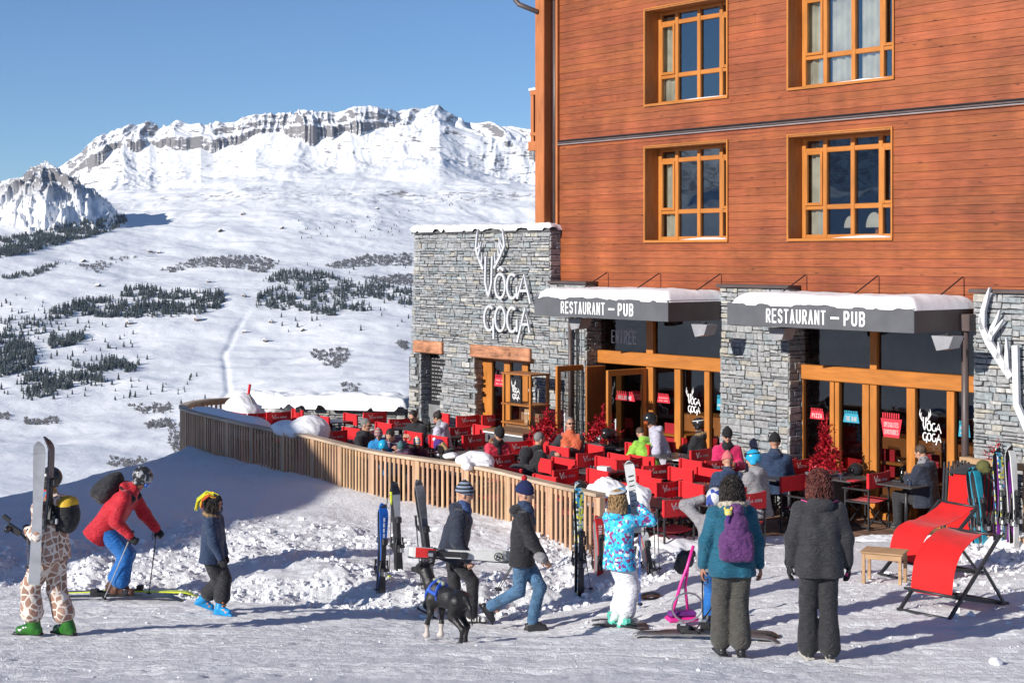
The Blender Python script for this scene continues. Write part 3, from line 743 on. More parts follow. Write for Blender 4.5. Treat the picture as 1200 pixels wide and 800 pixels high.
# ------------------------------------------------------------------ trees
M_CON = mat('dark_conifer', (.030, .042, .038), .9, .4, .3)
M_CON2 = mat('frosted_conifer', (.065, .078, .080), .9, .4, .3)
M_BARE = mat('leafless_twigs', (.115, .112, .118), .9, .3, .3)
M_TRUNK = mat('bark', (.07, .05, .04), .9)
def conifer_mb(mb, x, y, z, h, r, rnd, m, tiers=5, n=7):
    mb.tube([(x, y, z - 1), (x, y, z + h * .3)], [.06 * h * .3 + .1, .1], M_TRUNK, 4)
    for t in range(tiers):
        f = t / tiers; zb = z + h * (.08 + .8 * f); zt = zb + h * (.30 - .08 * f); rr = r * (1 - f * .82)
        vs = []; ph = rnd.random() * 6
        for k in range(n):
            a = ph + 2 * PI * k / n; q = rr * rnd.uniform(.65, 1.15)
            vs.append((x + math.cos(a) * q, y + math.sin(a) * q, zb + rnd.uniform(-.05, .03) * h))
        vs.append((x + rnd.uniform(-.1, .1) * r, y, min(zt, z + h)))
        mb.add(vs, [(k, (k + 1) % n, n) for k in range(n)], m)
def scatter_poly(poly, n, rnd, shape=None):
    xs = [p[0] for p in poly]; ys = [p[1] for p in poly]; res = []
    tries = 0
    while len(res) < n and tries < n * 40:
        tries += 1
        x = rnd.uniform(min(xs), max(xs)); y = rnd.uniform(min(ys), max(ys))
        if not inpoly(np.array([x]), np.array([y]), poly)[0]: continue
        res.append((x, y))
    return res
# whole woods (stuff): nobody could count these
WOODS = [
 ([(-20, 284), (60, 270), (112, 261), (146, 254), (150, 262), (128, 272), (70, 287), (30, 298), (-20, 306)], 1500, 1, 15),
 ([(0, 326), (34, 318), (82, 305), (84, 308), (40, 324), (0, 331)], 170, 1, 11),
 ([(38, 374), (62, 364), (100, 352), (140, 350), (146, 339), (175, 337), (195, 344), (197, 348), (205, 342), (235, 343), (262, 344), (268, 352), (258, 362), (225, 371), (150, 374), (80, 372), (45, 379)], 900, 1, 17),
 ([(305, 330), (330, 318), (375, 318), (402, 330), (440, 330), (482, 342), (484, 362), (450, 352), (425, 350), (395, 356), (440, 358), (425, 366), (400, 363), (392, 371), (345, 366), (300, 361), (300, 350), (320, 338), (345, 338), (330, 332)], 900, 1, 16),
 ([(56, 402), (62, 394), (98, 393), (100, 398), (88, 405), (60, 409)], 110, 1, 17),
 ([(48, 448), (62, 441), (80, 442), (128, 440), (122, 448), (100, 451), (72, 458), (50, 455)], 170, 1, 17),
 ([(-10, 392), (24, 396), (44, 412), (40, 434), (10, 440), (-10, 444)], 330, 1, 17), ([(-10, 378), (30, 372), (60, 380), (52, 392), (10, 396)], 90, 1, 15), ([(30, 440), (60, 436), (66, 462), (34, 470), (22, 456)], 130, 1, 16), ([(95, 424), (112, 418), (170, 428), (160, 436), (100, 438)], 90, 1, 16),
 ([(78, 430), (110, 426), (150, 426), (160, 434), (120, 435), (84, 436)], 90, 1, 16),
]
rt = random.Random(11)
for poly, n, kind, hh in WOODS:
    mb = MB()
    for (x, y) in scatter_poly(poly, int(n * 2.1), rt):
        if vnoise(np.array([x / 9.0]), np.array([y / 3.5]), 5)[0] < .43 and rt.random() < .9: continue
        p = far_hit(x, y)
        if p is None: continue
        h = hh * rt.uniform(.6, 1.2)
        conifer_mb(mb, p.x, p.y, p.z, h, h * .24, rt, M_CON if rt.random() < .7 else M_CON2, 3, 5)
    props(mb.build('conifer_forest'), 'dense dark conifer wood on the snowy mountainside', 'forest', kind='stuff')
# grey leafless scrub bands (stuff)
SCRUB = [
 ([(188, 318), (230, 303), (300, 300), (330, 308), (310, 322), (285, 316), (240, 313), (200, 320)], 420),
 ([(380, 312), (430, 300), (484, 298), (484, 312), (440, 312), (395, 316)], 320),
 ([(425, 326), (484, 322), (484, 336), (450, 332)], 150), ([(90, 312), (150, 300), (190, 296), (150, 305), (110, 322)], 60),
 ([(362, 412), (405, 409), (412, 418), (395, 432), (370, 426)], 130), ([(462, 402), (478, 400), (478, 414)], 40),
 ([(400, 450), (420, 450), (424, 460), (402, 461)], 26),
 ([(150, 476), (200, 474), (202, 484), (165, 486)], 70), ([(170, 497), (198, 492), (202, 500), (175, 503)], 70),
 ([(28, 492), (68, 490), (66, 498), (32, 499)], 60), ([(196, 500), (212, 498), (212, 540), (198, 520)], 60),
 ([(-4, 484), (14, 486), (10, 492), (-4, 492)], 24), ([(122, 536), (175, 540), (176, 549), (130, 548)], 60),
]
def twig_bush(mb, x, y, z, h, w, rnd, n=9):
    for k in range(n):
        a = rnd.random() * 2 * PI; r = w * rnd.random(); tx, ty = x + math.cos(a) * r, y + math.sin(a) * r; hh = h * rnd.uniform(.5, 1) * (1 - .4 * r / w)
        bx = x + (tx - x) * .4; s = .09 * h
        mb.add([(bx - s, y, z - .5), (bx + s, y, z - .5), (tx, ty, z + hh)], [(0, 1, 2)], M_BARE)
        mb.add([(tx, ty - s, z + hh * .4), (tx + s * 2, ty, z + hh * .8), (tx - s * 2, ty, z + hh)], [(0, 1, 2)], M_BARE)
for poly, n in SCRUB:
    mb = MB()
    for (x, y) in scatter_poly(poly, n, rt):
        p = far_hit(x, y)
        if p is None: continue
        f = p.y / 2600
        twig_bush(mb, p.x, p.y, p.z, 7 * rt.uniform(.6, 1.2) * f ** .5, 4.5 * f ** .5, rt, 7)
    props(mb.build('leafless_scrub'), 'grey leafless scrub growing on the snowy slope', 'scrub', kind='stuff')
# single trees one can tell apart
protos = []
for k in range(5):
    mb = MB(); conifer_mb(mb, 0, 0, 0, 1, .23, rt, M_CON if k < 3 else M_CON2, 5, 7)
    me = mb.build('x'); protos.append(me.data); bpy.data.objects.remove(me)
SINGLE_ = 0
SINGLE = [([(0, 345), (60, 350), (150, 376), (175, 415), (160, 470), (60, 470), (0, 470)], 150, 13, 'scattered across the slope left of the gully'),
          ([(300, 312), (484, 306), (484, 395), (330, 392)], 44, 13, 'standing loose around the middle wood'),
          ([(345, 258), (460, 250), (470, 278), (350, 292)], 54, 9, 'tiny and high on the open snowfield'),
          ([(460, 238), (560, 222), (620, 224), (620, 232), (500, 252), (460, 262)], 30, 9, 'tiny, in the highest rows below the ridge'),
          ([(170, 452), (230, 440), (250, 474), (180, 472)], 18, 10, 'near the foot of the gully')]
for poly, n, hh, where in SINGLE:
    for (x, y) in scatter_poly(poly, n, rt):
        p = far_hit(x, y)
        if p is None: continue
        o = link('conifer_tree', rt.choice(protos), None, p - Vector((0, 0, .5)), (0, 0, rt.random() * 6))
        h = hh * rt.uniform(.55, 1.25); o.scale = (h * 1.1, h * 1.1, h)
        props(o, 'dark conifer ' + where, 'tree', 'conifers scattered ' + where.replace('tiny and ', '').replace('tiny, ', ''))
# wooden barns on the pastures
mbw = mat('barn_boards', (.12, .09, .07), .9)
mb = MB(); mb.prism([(-.5, 0), (.5, 0), (.5, .35), (0, .62), (-.5, .35)], -.4, .4, mbw); mb.prism([(-.62, .33), (0, .68), (.62, .33), (.62, .42), (0, .8), (-.62, .42)], -.5, .5, M_PILE)
bo = mb.build('mountain_hut'); barn = bo.data; bpy.data.objects.remove(bo)
BARNS = [(253, 338, 9), (245, 331, 12), (286, 348, 10), (318, 378, 10), (152, 380, 14), (232, 376, 16), (312, 401, 12), (286, 390, 10), (355, 388, 10), (98, 307, 12), (115, 336, 12), (285, 252, 14), (258, 272, 14), (330, 268, 12), (442, 245, 10), (176, 296, 14), (186, 297, 12)]
for x, y, s in BARNS:
    p = far_hit(x, y)
    if p is None: continue
    o = link('mountain_hut', barn, None, p - Vector((0, 0, 1)), (0, 0, rt.random() * 3)); o.scale = (s, s, s)
    props(o, 'small dark wooden barn with snow on its roof far across the valley', 'barn', 'barns on the far mountainside')
# ================================================================== BUILDING
M_SID = wood_mat('stained_larch_siding', (.295, .080, .027), .5, .34, (1.2, 9, 14), 'tone', .25)
def knots(m):
    nt = m.node_tree; L = nt.links.new; b = [n for n in nt.nodes if n.type == 'BSDF_PRINCIPLED'][0]; src = b.inputs['Base Color'].links[0].from_socket
    tc = N(nt, 'ShaderNodeTexCoord'); mp = N(nt, 'ShaderNodeMapping'); mp.inputs['Scale'].default_value = (2.2, 1, 7.2); L(tc.outputs['Object'], mp.inputs['Vector'])
    v = N(nt, 'ShaderNodeTexVoronoi'); v.inputs['Scale'].default_value = 1; L(mp.outputs[0], v.inputs['Vector'])
    r = N(nt, 'ShaderNodeMapRange'); r.inputs[1].default_value = .05; r.inputs[2].default_value = .13; r.inputs[3].default_value = .45; r.inputs[4].default_value = 1; L(v.outputs['Distance'], r.inputs[0])
    mq = N(nt, 'ShaderNodeMapping'); mq.inputs['Scale'].default_value = (1.1, 1, .28); L(tc.outputs['Object'], mq.inputs['Vector'])
    w = N(nt, 'ShaderNodeTexNoise'); w.inputs['Scale'].default_value = 1.6; w.inputs['Detail'].default_value = 6; L(mq.outputs[0], w.inputs['Vector'])
    r2 = N(nt, 'ShaderNodeMapRange'); r2.inputs[1].default_value = .3; r2.inputs[2].default_value = .7; r2.inputs[3].default_value = .78; r2.inputs[4].default_value = 1.14; L(w.outputs['Fac'], r2.inputs[0])
    k = N(nt, 'ShaderNodeMath', operation='MULTIPLY'); L(r.outputs[0], k.inputs[0]); L(r2.outputs[0], k.inputs[1])
    mx = N(nt, 'ShaderNodeVectorMath', operation='SCALE'); L(src, mx.inputs[0]); L(k.outputs[0], mx.inputs['Scale']); L(mx.outputs[0], b.inputs['Base Color'])
knots(M_SID)
M_GOLD = wood_mat('golden_window_wood', (.47, .175, .036), .42, .2, (9, 9, 1.2), None, .1)
M_GOLDH = wood_mat('golden_beam_wood', (.45, .165, .034), .42, .2, (1.2, 9, 9), None, .1)
M_REV = wood_mat('window_reveal_wood', (.34, .13, .035), .5, .25, (9, 9, 1.2), None, .1)
M_POST = wood_mat('post_wood', (.44, .15, .05), .5, .25, (9, 9, 1.0), None, .15)
M_LINT = wood_mat('weathered_lintel', (.48, .22, .12), .8, .5, (1.5, 9, 6), None, .8)
M_STONE = mat('schist_stone', (.315, .32, .315), .85, .25, 14, .9, 30, attr='tone')
M_MORT = mat('dark_joint', (.10, .10, .102), .95, .3, 20)
M_GREY = mat('dark_sheet_metal', (.105, .107, .115), .45, .12, 3, .05, 9)
M_BRONZE = mat('brown_sheet_metal', (.085, .062, .058), .45, .15, 3)
M_WHITE = mat('white_paint', (.80, .80, .79), .45, .05, 5)
M_SILV = mat('pale_sign_metal', (.60, .61, .63), .38, .06, 5)
M_LAMP = mat('lamp_shell', (.30, .30, .31), .4, .1)
M_GLASS = glass_mat('window_glass', (.80, .82, .84), (.80, .92, 1), 2.7)
M_GLASSD = glass_mat('ground_floor_glass', (.55, .55, .55), (.9, .95, 1), 1.75)
M_CURT = mat('cream_curtain', (.72, .68, .55), .9, .08, 4)
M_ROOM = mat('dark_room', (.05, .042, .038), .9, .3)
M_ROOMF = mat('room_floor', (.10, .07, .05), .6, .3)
M_BLK = mat('black_paint', (.018, .018, .02), .5, .2)
M_RUBB = mat('black_plastic', (.02, .02, .022), .45, .3)
M_REDF = canvas('red_canvas', (.60, .016, .022))
M_REDP = mat('red_sticker', (.62, .03, .05), .5, .08)
M_BLUEP = mat('blue_sticker', (.03, .30, .42), .5, .08)
M_IVORY = mat('faded_white_print', (.62, .55, .54), .6, .05)

B = empty('hotel_building', (P0[0], P0[1], 0), ROT, 'orange stained timber hotel with grey stone ground floor and restaurant awnings', 'building')

# windows openings (x0,x1,z0,z1) in the timber wall
WIN = [(-3.67, -1.56, 7.19, 8.97), (-.10, 2.09, 7.20, 8.98), (-3.67, -1.56, 4.60, 6.35), (-.10, 2.06, 4.60, 6.35), (5.9, 7.9, 4.60, 6.35), (5.9, 7.9, 7.2, 8.98)]
rb = random.Random(5)
mb = MB()
def split_h(x0, x1, holes):
    segs = [(x0, x1)]
    for a, b in holes:
        n = []
        for s in segs:
            if b <= s[0] or a >= s[1]: n.append(s); continue
            if a > s[0]: n.append((s[0], a))
            if b < s[1]: n.append((b, s[1]))
        segs = n
    return segs
WZ0, WZ1, pitch = 3.42, 10.4, .139
z = WZ0
while z < WZ1:
    x = -6.20 - rb.uniform(0, 3)
    cells = []
    while x < 9.5:
        L_ = rb.uniform(2.4, 4.6); cells.append((max(x, -6.2), min(x + L_, 9.5))); x += L_
    zz0, zz1 = z, z + pitch
    for (a, b_) in cells:
        if b_ <= a: continue
        t = rb.uniform(.84, 1.06); tone = (t, t * rb.uniform(.93, 1.06), t * rb.uniform(.9, 1.1)); yo = rb.uniform(-.002, .002)
        cuts = [zz0, zz1]
        for w in WIN:
            for q in (w[2] - .03, w[3] + .03):
                if zz0 < q < zz1: cuts.append(q)
        cuts.sort()
        for c0, c1 in zip(cuts[:-1], cuts[1:]):
            hs = [(w[0] - .03, w[1] + .03) for w in WIN if c0 >= w[2] - .031 and c1 <= w[3] + .031]
            for s in split_h(a + .002, b_ - .002, hs):
                if s[1] - s[0] > .01: mb.box(s[0] - .0018, s[1] + .0018, yo, .05, c0 + (.0032 if c0 == zz0 else 0), c1 - (.0032 if c1 == zz1 else 0), M_SID, tone, .0)
    z += pitch
mb.build('timber_siding', B, attr=True)
mb = MB()
for s in split_h(-6.2, 9.5, [(w[0] - .03, w[1] + .03) for w in WIN[:2]]): mb.box(s[0], s[1], .04, .30, 7.1, 9.05, M_BLK)
for s in split_h(-6.2, 9.5, [(w[0] - .03, w[1] + .03) for w in WIN[2:4]]): mb.box(s[0], s[1], .04, .30, 4.5, 6.45, M_BLK)
for a, b_ in ((3.42, 4.56), (6.39, 7.16), (9.01, 10.4)): mb.box(-6.2, 9.5, .045, .295, a, b_, M_BLK)
mb.box(-6.2, -6.0, .3, 9, 3.42, 10.4, M_SID)
mb.box(-6.0, 9.5, 8.8, 9, 3.42, 10.4, M_BLK); mb.box(9.3, 9.5, .3, 8.8, 0, 10.4, M_SID)
mb.build('wall_core', B, attr=True)
mb = MB(); mb.bar((-6.235, -.012, 3.42), (-6.235, -.012, 10.4), .06, .09, M_POST); mb.build('corner_board', B)

def window(w, curtains, lampshade=False):
    x0, x1, z0, z1 = w; W = x1 - x0; d = .34
    f = MB()
    for (a, b_, c, e) in ((x0 - .03, x0, z0 - .03, z1 + .03), (x1, x1 + .03, z0 - .03, z1 + .03)): f.box(a, b_, -.018, d + .08, c, e, M_REV, bev=.004)
    f.box(x0, x1, -.018, d + .08, z1, z1 + .03, M_REV); f.box(x0, x1, -.03, d + .08, z0 - .03, z0, M_REV)
    for (a, b_, c, e) in ((x0 - .035, x0 - .002, z0 - .03, z1 + .03), (x1 + .002, x1 + .035, z0 - .03, z1 + .03)): f.box(a, b_, -.030, -.0185, c, e, M_GOLD)
    f.box(x0 - .035, x1 + .035, -.0305, -.0185, z1 + .031, z1 + .05, M_GOLDH); f.box(x0 - .035, x1 + .035, -.035, -.031, z0 - .045, z0 - .0, M_GOLDH)
    fr = f.build('window_frame', B)
    # casement framing at depth d
    c = MB(); y0, y1 = d, d + .07
    xs = [x0 + .0, x0 + W * .235, x0 + W * .51, x0 + W * .78, x1]
    zt = z1 - .27; zb = z0 + .50
    g = MB()
    for k, x in enumerate(xs):
        ww = .085
        a = x if k == 0 else (x - ww if k == 4 else x - ww / 2)
        c.box(a, a + ww, y0 - .012, y1, z0, z1, M_GOLD, bev=.008)
    for z_, hh in ((z0, .07), (zb, .085), (zt, .085), (z1 - .06, .06)): c.box(x0 + .04, x1 - .04, y0, y1 - .004, z_, z_ + hh, M_GOLDH, bev=.008)
    for k, (a, b_) in enumerate(zip(xs[:-1], xs[1:])):
        if k in (0, 3):   # opening lights have a sash of their own
            a1, b1 = a + (.085 if k == 0 else .043), b_ - (.085 if k == 3 else .043)
            for s_ in ((a1, a1 + .05), (b1 - .05, b1)): c.box(s_[0], s_[1], y0 - .03, y0 + .02, zb + .07, zt + .02, M_GOLD, bev=.006)
            for s_ in ((zb + .07, zb + .12), (zt - .03, zt + .02)): c.box(a1 + .05, b1 - .05, y0 - .028, y0 + .02, s_[0], s_[1], M_GOLDH, bev=.006)
    c.build('sash', fr)
    g.add([(x0 + .02, d + .04, z0 + .02), (x1 - .02, d + .04, z0 + .02), (x1 - .02, d + .04, z1 - .02), (x0 + .02, d + .04, z1 - .02)], [(0, 1, 2, 3)], M_GLASS)
    g.build('window_pane', fr)
    cu = MB()
    for (a, b_) in curtains:
        a, b_ = x0 + W * a, x0 + W * b_; n = int((b_ - a) / .018); pts = []
        for i in range(n + 1):
            t = i / n; pts.append((a + (b_ - a) * t, d + .10 + .024 * math.sin(t * n * .62) + .01 * math.sin(t * 31)))
        vs = [(p[0], p[1], z) for z in (z0 + .02, z1 - .10) for p in pts]
        cu.add(vs, [(i, i + 1, i + n + 2, i + n + 1) for i in range(n)], M_CURT, smooth=True)
    if curtains: cu.build('curtain', fr)
    if lampshade:
        l = MB(); 
        for a, r in ((.44, .13), (.67, .165)):
            cx = x0 + W * a
            pts = [(cx + r * math.cos(t), z0 + .18 + r * 1.55 * math.sin(t)) for t in np.linspace(0, PI, 14)]
            l.prism(pts, d + .12, d + .15, M_CURT)
            l.box(cx - .03, cx + .03, d + .2, d + .25, z0 + .02, z0 + .18, M_GOLD)
        l.build('chair_back', fr)
    # room behind
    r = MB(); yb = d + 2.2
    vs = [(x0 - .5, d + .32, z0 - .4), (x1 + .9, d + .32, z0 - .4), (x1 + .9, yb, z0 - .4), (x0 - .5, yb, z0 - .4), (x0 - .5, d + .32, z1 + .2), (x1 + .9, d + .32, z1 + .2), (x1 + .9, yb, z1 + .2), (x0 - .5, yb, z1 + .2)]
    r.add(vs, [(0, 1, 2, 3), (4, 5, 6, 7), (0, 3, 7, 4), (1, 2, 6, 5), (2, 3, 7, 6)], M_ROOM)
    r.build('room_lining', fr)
    # snow on the sill
    n = 26; top = []
    for i in range(n + 1):
        t = i / n; x = x0 + W * (.42 + .55 * t); top.append((x, z0 + .004 + .05 * math.sin(PI * t) ** .5 * (.6 + .4 * vnoise(np.array([x * 5]), np.array([z0]))[0])))
    s = MB(); vs = []; 
    for (x, zz) in top: vs += [(x, .02, z0 + .002), (x, .05, zz * .6 + z0 * .4), (x, .2, zz), (x, d - .02, zz * .8 + z0 * .2)]
    fs = [(4 * i + k, 4 * i + k + 1, 4 * i + k + 5, 4 * i + k + 4) for i in range(n) for k in range(3)]
    s.add(vs, fs, M_PILE, smooth=True); s.build('sill_snow', fr)

window(WIN[0], [(.02, .23)], False)
window(WIN[1], [(.02, .22), (.27, .52), (.56, .80), (.86, .98)], False)
window(WIN[2], [(.06, .24)], False)
window(WIN[3], [(.06, .22)], True)
window(WIN[4], []); window(WIN[5], [])

# cable run across the timber
mb = MB(); mb.bar((-6.2, -.035, 6.60), (9.5, -.035, 6.62), .05, .03, M_BRONZE); mb.tube([(-6.2, -.05, 6.64), (-2, -.052, 6.645), (1, -.05, 6.648), (9.5, -.05, 6.655)], .014, M_BLK, 6)
mb.tube([(-6.2, -.05, 6.565), (-2.5, -.05, 6.57), (2, -.055, 6.575), (9.5, -.05, 6.58)], .010, M_LAMP, 6); mb.build('cable_tray', B)

# ---- masonry
def stones(mb, x0, x1, z0, z1, yf, holes=(), batter=0.0, seed=1, side=None, wmax=.40, hmax=.14 ):
    """random ashlar by recursive cutting; each stone is a small chamfered block"""
    r = random.Random(seed)
    out = []
    def rec(a, b, c, d, dep):
        w, h = b - a, d - c
        if h > hmax or (w > wmax) or (h > .07 and w > .2 and r.random() < .35 and dep < 14):
            if h > .06 and (h > w * .9 or (h > hmax and r.random() < .5 + .4 * (h > .5)) or (h > .09 and r.random() < .25)):
                k = c + h * r.uniform(.34, .66); rec(a, b, c, k, dep + 1); rec(a, b, k, d, dep + 1); return
            if w > .14:
                k = a + w * r.uniform(.34, .66); rec(a, k, c, d, dep + 1); rec(k, b, c, d, dep + 1); return
        out.append((a, b, c, d))
    rec(x0, x1, z0, z1, 0)
    for (a, b, c, d) in out:
        cx, cz = (a + b) / 2, (c + d) / 2
        if any(h[0] < cx < h[1] and h[2] < cz < h[3] for h in holes): continue
        g = .006
        t = r.uniform(.80, 1.11); u = r.random()
        tone = (t, t, t * 1.02)
        if u < .09: tone = (t * 1.20, t * 1.12, t * .98)
        elif u < .14: tone = (t * 1.38, t * 1.33, t * 1.26)
        elif u < .35: tone = (t * .85, t * .93, t * .98)
        p = r.uniform(0, .018); ch = r.uniform(.006, .016)
        j = lambda: r.uniform(-.011, .011)
        q = [(a + g + j(), c + g + j()), (b - g + j(), c + g + j()), (b - g + j(), d - g + j()), (a + g + j(), d - g + j())]
        m = (sum(v[0] for v in q) / 4, sum(v[1] for v in q) / 4)
        def P_(v, yy): 
            xo = batter * (v[1] - z0) if batter else 0
            k = 1.0
            if batter: xo = batter * (z1 - v[1]) * max(0, min(1, (x0 + 2.2 - v[0]) / 2.2)) 
            return (v[0] - xo, yy, v[1])
        inn = [(v[0] + (m[0] - v[0]) / max(abs(m[0] - v[0]), 1e-4) * ch, v[1] + (m[1] - v[1]) / max(abs(m[1] - v[1]), 1e-4) * min(ch, (d - c) * .3)) for v in q]
        vs = [P_(v, yf + .035) for v in q] + [P_(v, yf - p) for v in q] + [P_(v, yf - p - .008) for v in inn]
        fs = [(0, 1, 5, 4), (1, 2, 6, 5), (2, 3, 7, 6), (3, 0, 4, 7), (4, 5, 9, 8), (5, 6, 10, 9), (6, 7, 11, 10), (7, 4, 8, 11), (8, 9, 10, 11)]
        if side: vs = [side(v) for v in vs]
        mb.add(vs, fs, M_STONE, tone)

# annex (two heights), pillars
HL = (-10.73, -9.83, -.2, 2.12); HR = (-8.74, -6.76, -.2, 2.14)
mb = MB()
stones(mb, -10.92, -6.19, -.3, 4.86, -.27, [(HL[0], HL[1], HL[2], 2.36), (HR[0] + .0, HR[1], HR[2], 2.40)], .062, 21)
stones(mb, -6.19, -5.10, -.3, 3.74, -.27, [], 0, 22)
stones(mb, 0, .30, 3.74, 4.86, 0, [], 0, 23, side=lambda v: (-6.19 - v[1], -.27 + v[0], v[2]))       # return above the low part
stones(mb, 0, .52, -.3, 3.74, 0, [], 0, 24, side=lambda v: (-5.10 - v[1], -.27 + v[0], v[2]))
for h in (HL, HR):
    stones(mb, 0, .3, -.3, h[3], 0, [], 0, 25, side=lambda v, h=h: (h[0] - v[1] - .0, -.26 + v[0], v[2]))
mb.build('stone_annex_wall', B, attr=True)
mb = MB()
mb.box(-10.96, -10.74, -.235, 4, -.3, 4.84, M_MORT); mb.box(-9.82, -8.75, -.235, .3, -.3, 4.84, M_MORT); mb.box(-6.75, -6.20, -.235, 4, -.3, 4.84, M_MORT)
mb.box(-6.20, -5.12, -.235, .25, -.3, 3.72, M_MORT); mb.box(-10.75, -9.80, -.234, .3, 2.3, 4.83, M_MORT); mb.box(-8.76, -6.74, -.234, .3, 2.3, 4.83, M_MORT)
mb.box(-10.9, -6.2, 3.7, 4, -.3, 4.8, M_MORT); mb.box(-10.9, -6.2, .3, 3.8, 4.6, 4.82, M_MORT)
mb.box(-11.25, -10.95, -.2, 4, -.3, 2.0, M_MORT)
mb.build('annex_core', B)
mb = MB(); stones(mb, 0, 4.2, -.3, 4.86, 0, [], 0, 29, side=lambda v: (-10.95 + v[1] - .10, 4.0 - v[0] - .0, v[2])); mb.build('annex_end_wall', B, attr=True)
for k, (a, b_) in enumerate(((-1.47, .12), (3.79, 9.4))):
    mb = MB(); stones(mb, a, b_, -.3, 3.74, -.27, [], 0, 31 + k)
    stones(mb, 0, .52, -.3, 3.74, 0, [], 0, 33 + k, side=lambda v, b_=b_: (b_ - v[1], -.27 + v[0], v[2]))
    mb.box(a + .02, b_ - .02, -.236, .25, -.3, 3.72, M_MORT); mb.box(a - .012, a + .02, -.24, .25, -.3, 3.73, M_STONE, (1, 1, 1)); mb.build('stone_pillar', B, attr=True)
    mb = MB(); mb.box(a - .05, b_ + .05, -.34, .0 - .006, 3.74, 3.80, M_BRONZE, bev=.006); mb.build('pillar_cap', B)
mb = MB(); mb.box(-6.18, -5.02, -.34, -.006, 3.74, 3.80, M_BRONZE, bev=.006); mb.build('pillar_cap', B)
# lintels
for a, b_ in ((HL[0] - .16, HL[1] + .03), (HR[0] - .03, HR[1] + .02)):
    mb = MB(); mb.box(a, b_, -.36, -.0, 2.13, 2.40, M_LINT, bev=.02)
    for _ in range(9):
        x = random.uniform(a + .05, b_ - .2); mb.box(x, x + random.uniform(.1, .3), -.365, -.355, 2.15 + random.random() * .2, 2.17 + random.random() * .2, M_LINT)
    mb.build('lintel', B)
# dark niche with a slate board and grey panel
mb = MB(); mb.box(HL[0], HL[1], .02, .06, .95, 2.13, M_BLK); mb.box(HL[0], HL[1], -.04, .0, -.3, .95, mat('grey_panel', (.20, .205, .21), .5, .1), bev=.01)
M_CHALK = mat('chalk', (.30, .30, .30), .9)
for k in range(12):
    z_ = 1.98 - k * .085
    x = HL[0] + .08
    while x < HL[1] - .12:
        w = rb.uniform(.02, .09); mb.box(x, x + w, .012, .0195, z_, z_ + .022, M_CHALK); x += w + rb.uniform(.015, .05)
    
mb.build('slate_board', B)
# side doorway with golden frame
mb = MB(); y = .02
for px_a, px_b in ((566, 578.5), (592.5, 599.5), (613.5, 620.5)):
    a, b_ = fx(px_a, y), fx(px_b, y); mb.box(a, b_, y - .05, y + .05, -.1, 2.13, M_GOLD, bev=.008)
mb.box(HR[0], HR[1], y - .04, y + .04, 2.05, 2.128, M_GOLDH)
fr = mb.build('side_door', B)
mb = MB(); mb.add([(HR[0], y, -.1), (HR[1], y, -.1), (HR[1], y, 2.1), (HR[0], y, 2.1)], [(0, 1, 2, 3)], M_GLASSD); mb.build('door_pane', fr)
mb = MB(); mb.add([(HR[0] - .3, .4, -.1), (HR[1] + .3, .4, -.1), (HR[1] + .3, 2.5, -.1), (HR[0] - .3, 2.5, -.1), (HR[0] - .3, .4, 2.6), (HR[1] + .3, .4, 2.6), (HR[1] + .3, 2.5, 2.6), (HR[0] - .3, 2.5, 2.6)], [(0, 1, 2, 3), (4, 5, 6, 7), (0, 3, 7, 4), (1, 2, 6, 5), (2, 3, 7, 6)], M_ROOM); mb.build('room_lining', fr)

# snow on the annex roof
def slab_snow(name, x0, x1, y0, y1, z0, h, parent, seed, res=.05, edge=.12, over=0.0, lump=.05, label=None, rag=.035):
    xs = np.arange(x0, x1 + res, res); ys = np.arange(y0, y1 + res, res); X, Y = np.meshgrid(xs, ys)
    e = np.minimum(np.minimum(X - x0, x1 - X), np.minimum(Y - y0, y1 - Y)) + rag * fbm(X * 4, Y * 4, 3, seed)
    t = np.clip(e / edge, 0, 1)
    Z = z0 + h * np.sqrt(1 - (1 - t) ** 2) * (1 + lump / h * fbm(X * 1.6, Y * 1.6, 4, seed + 5) + .25 * lump / h * fbm(X * 7, Y * 7, 3, seed + 9))
    Z = np.where(t <= 0, z0 - .01, Z)
    return grid_mesh(name, X, Y, Z, M_PILE, parent)
slab_snow('roof_snow', -11.02, -6.12, -.36, 4.1, 4.84, .15, B, 4, .05, .16, lump=.06)
mb = MB(); mb.box(-11.0, -6.14, -.31, 4.05, 4.80, 4.845, M_MORT); mb.build('roof_edge', B)

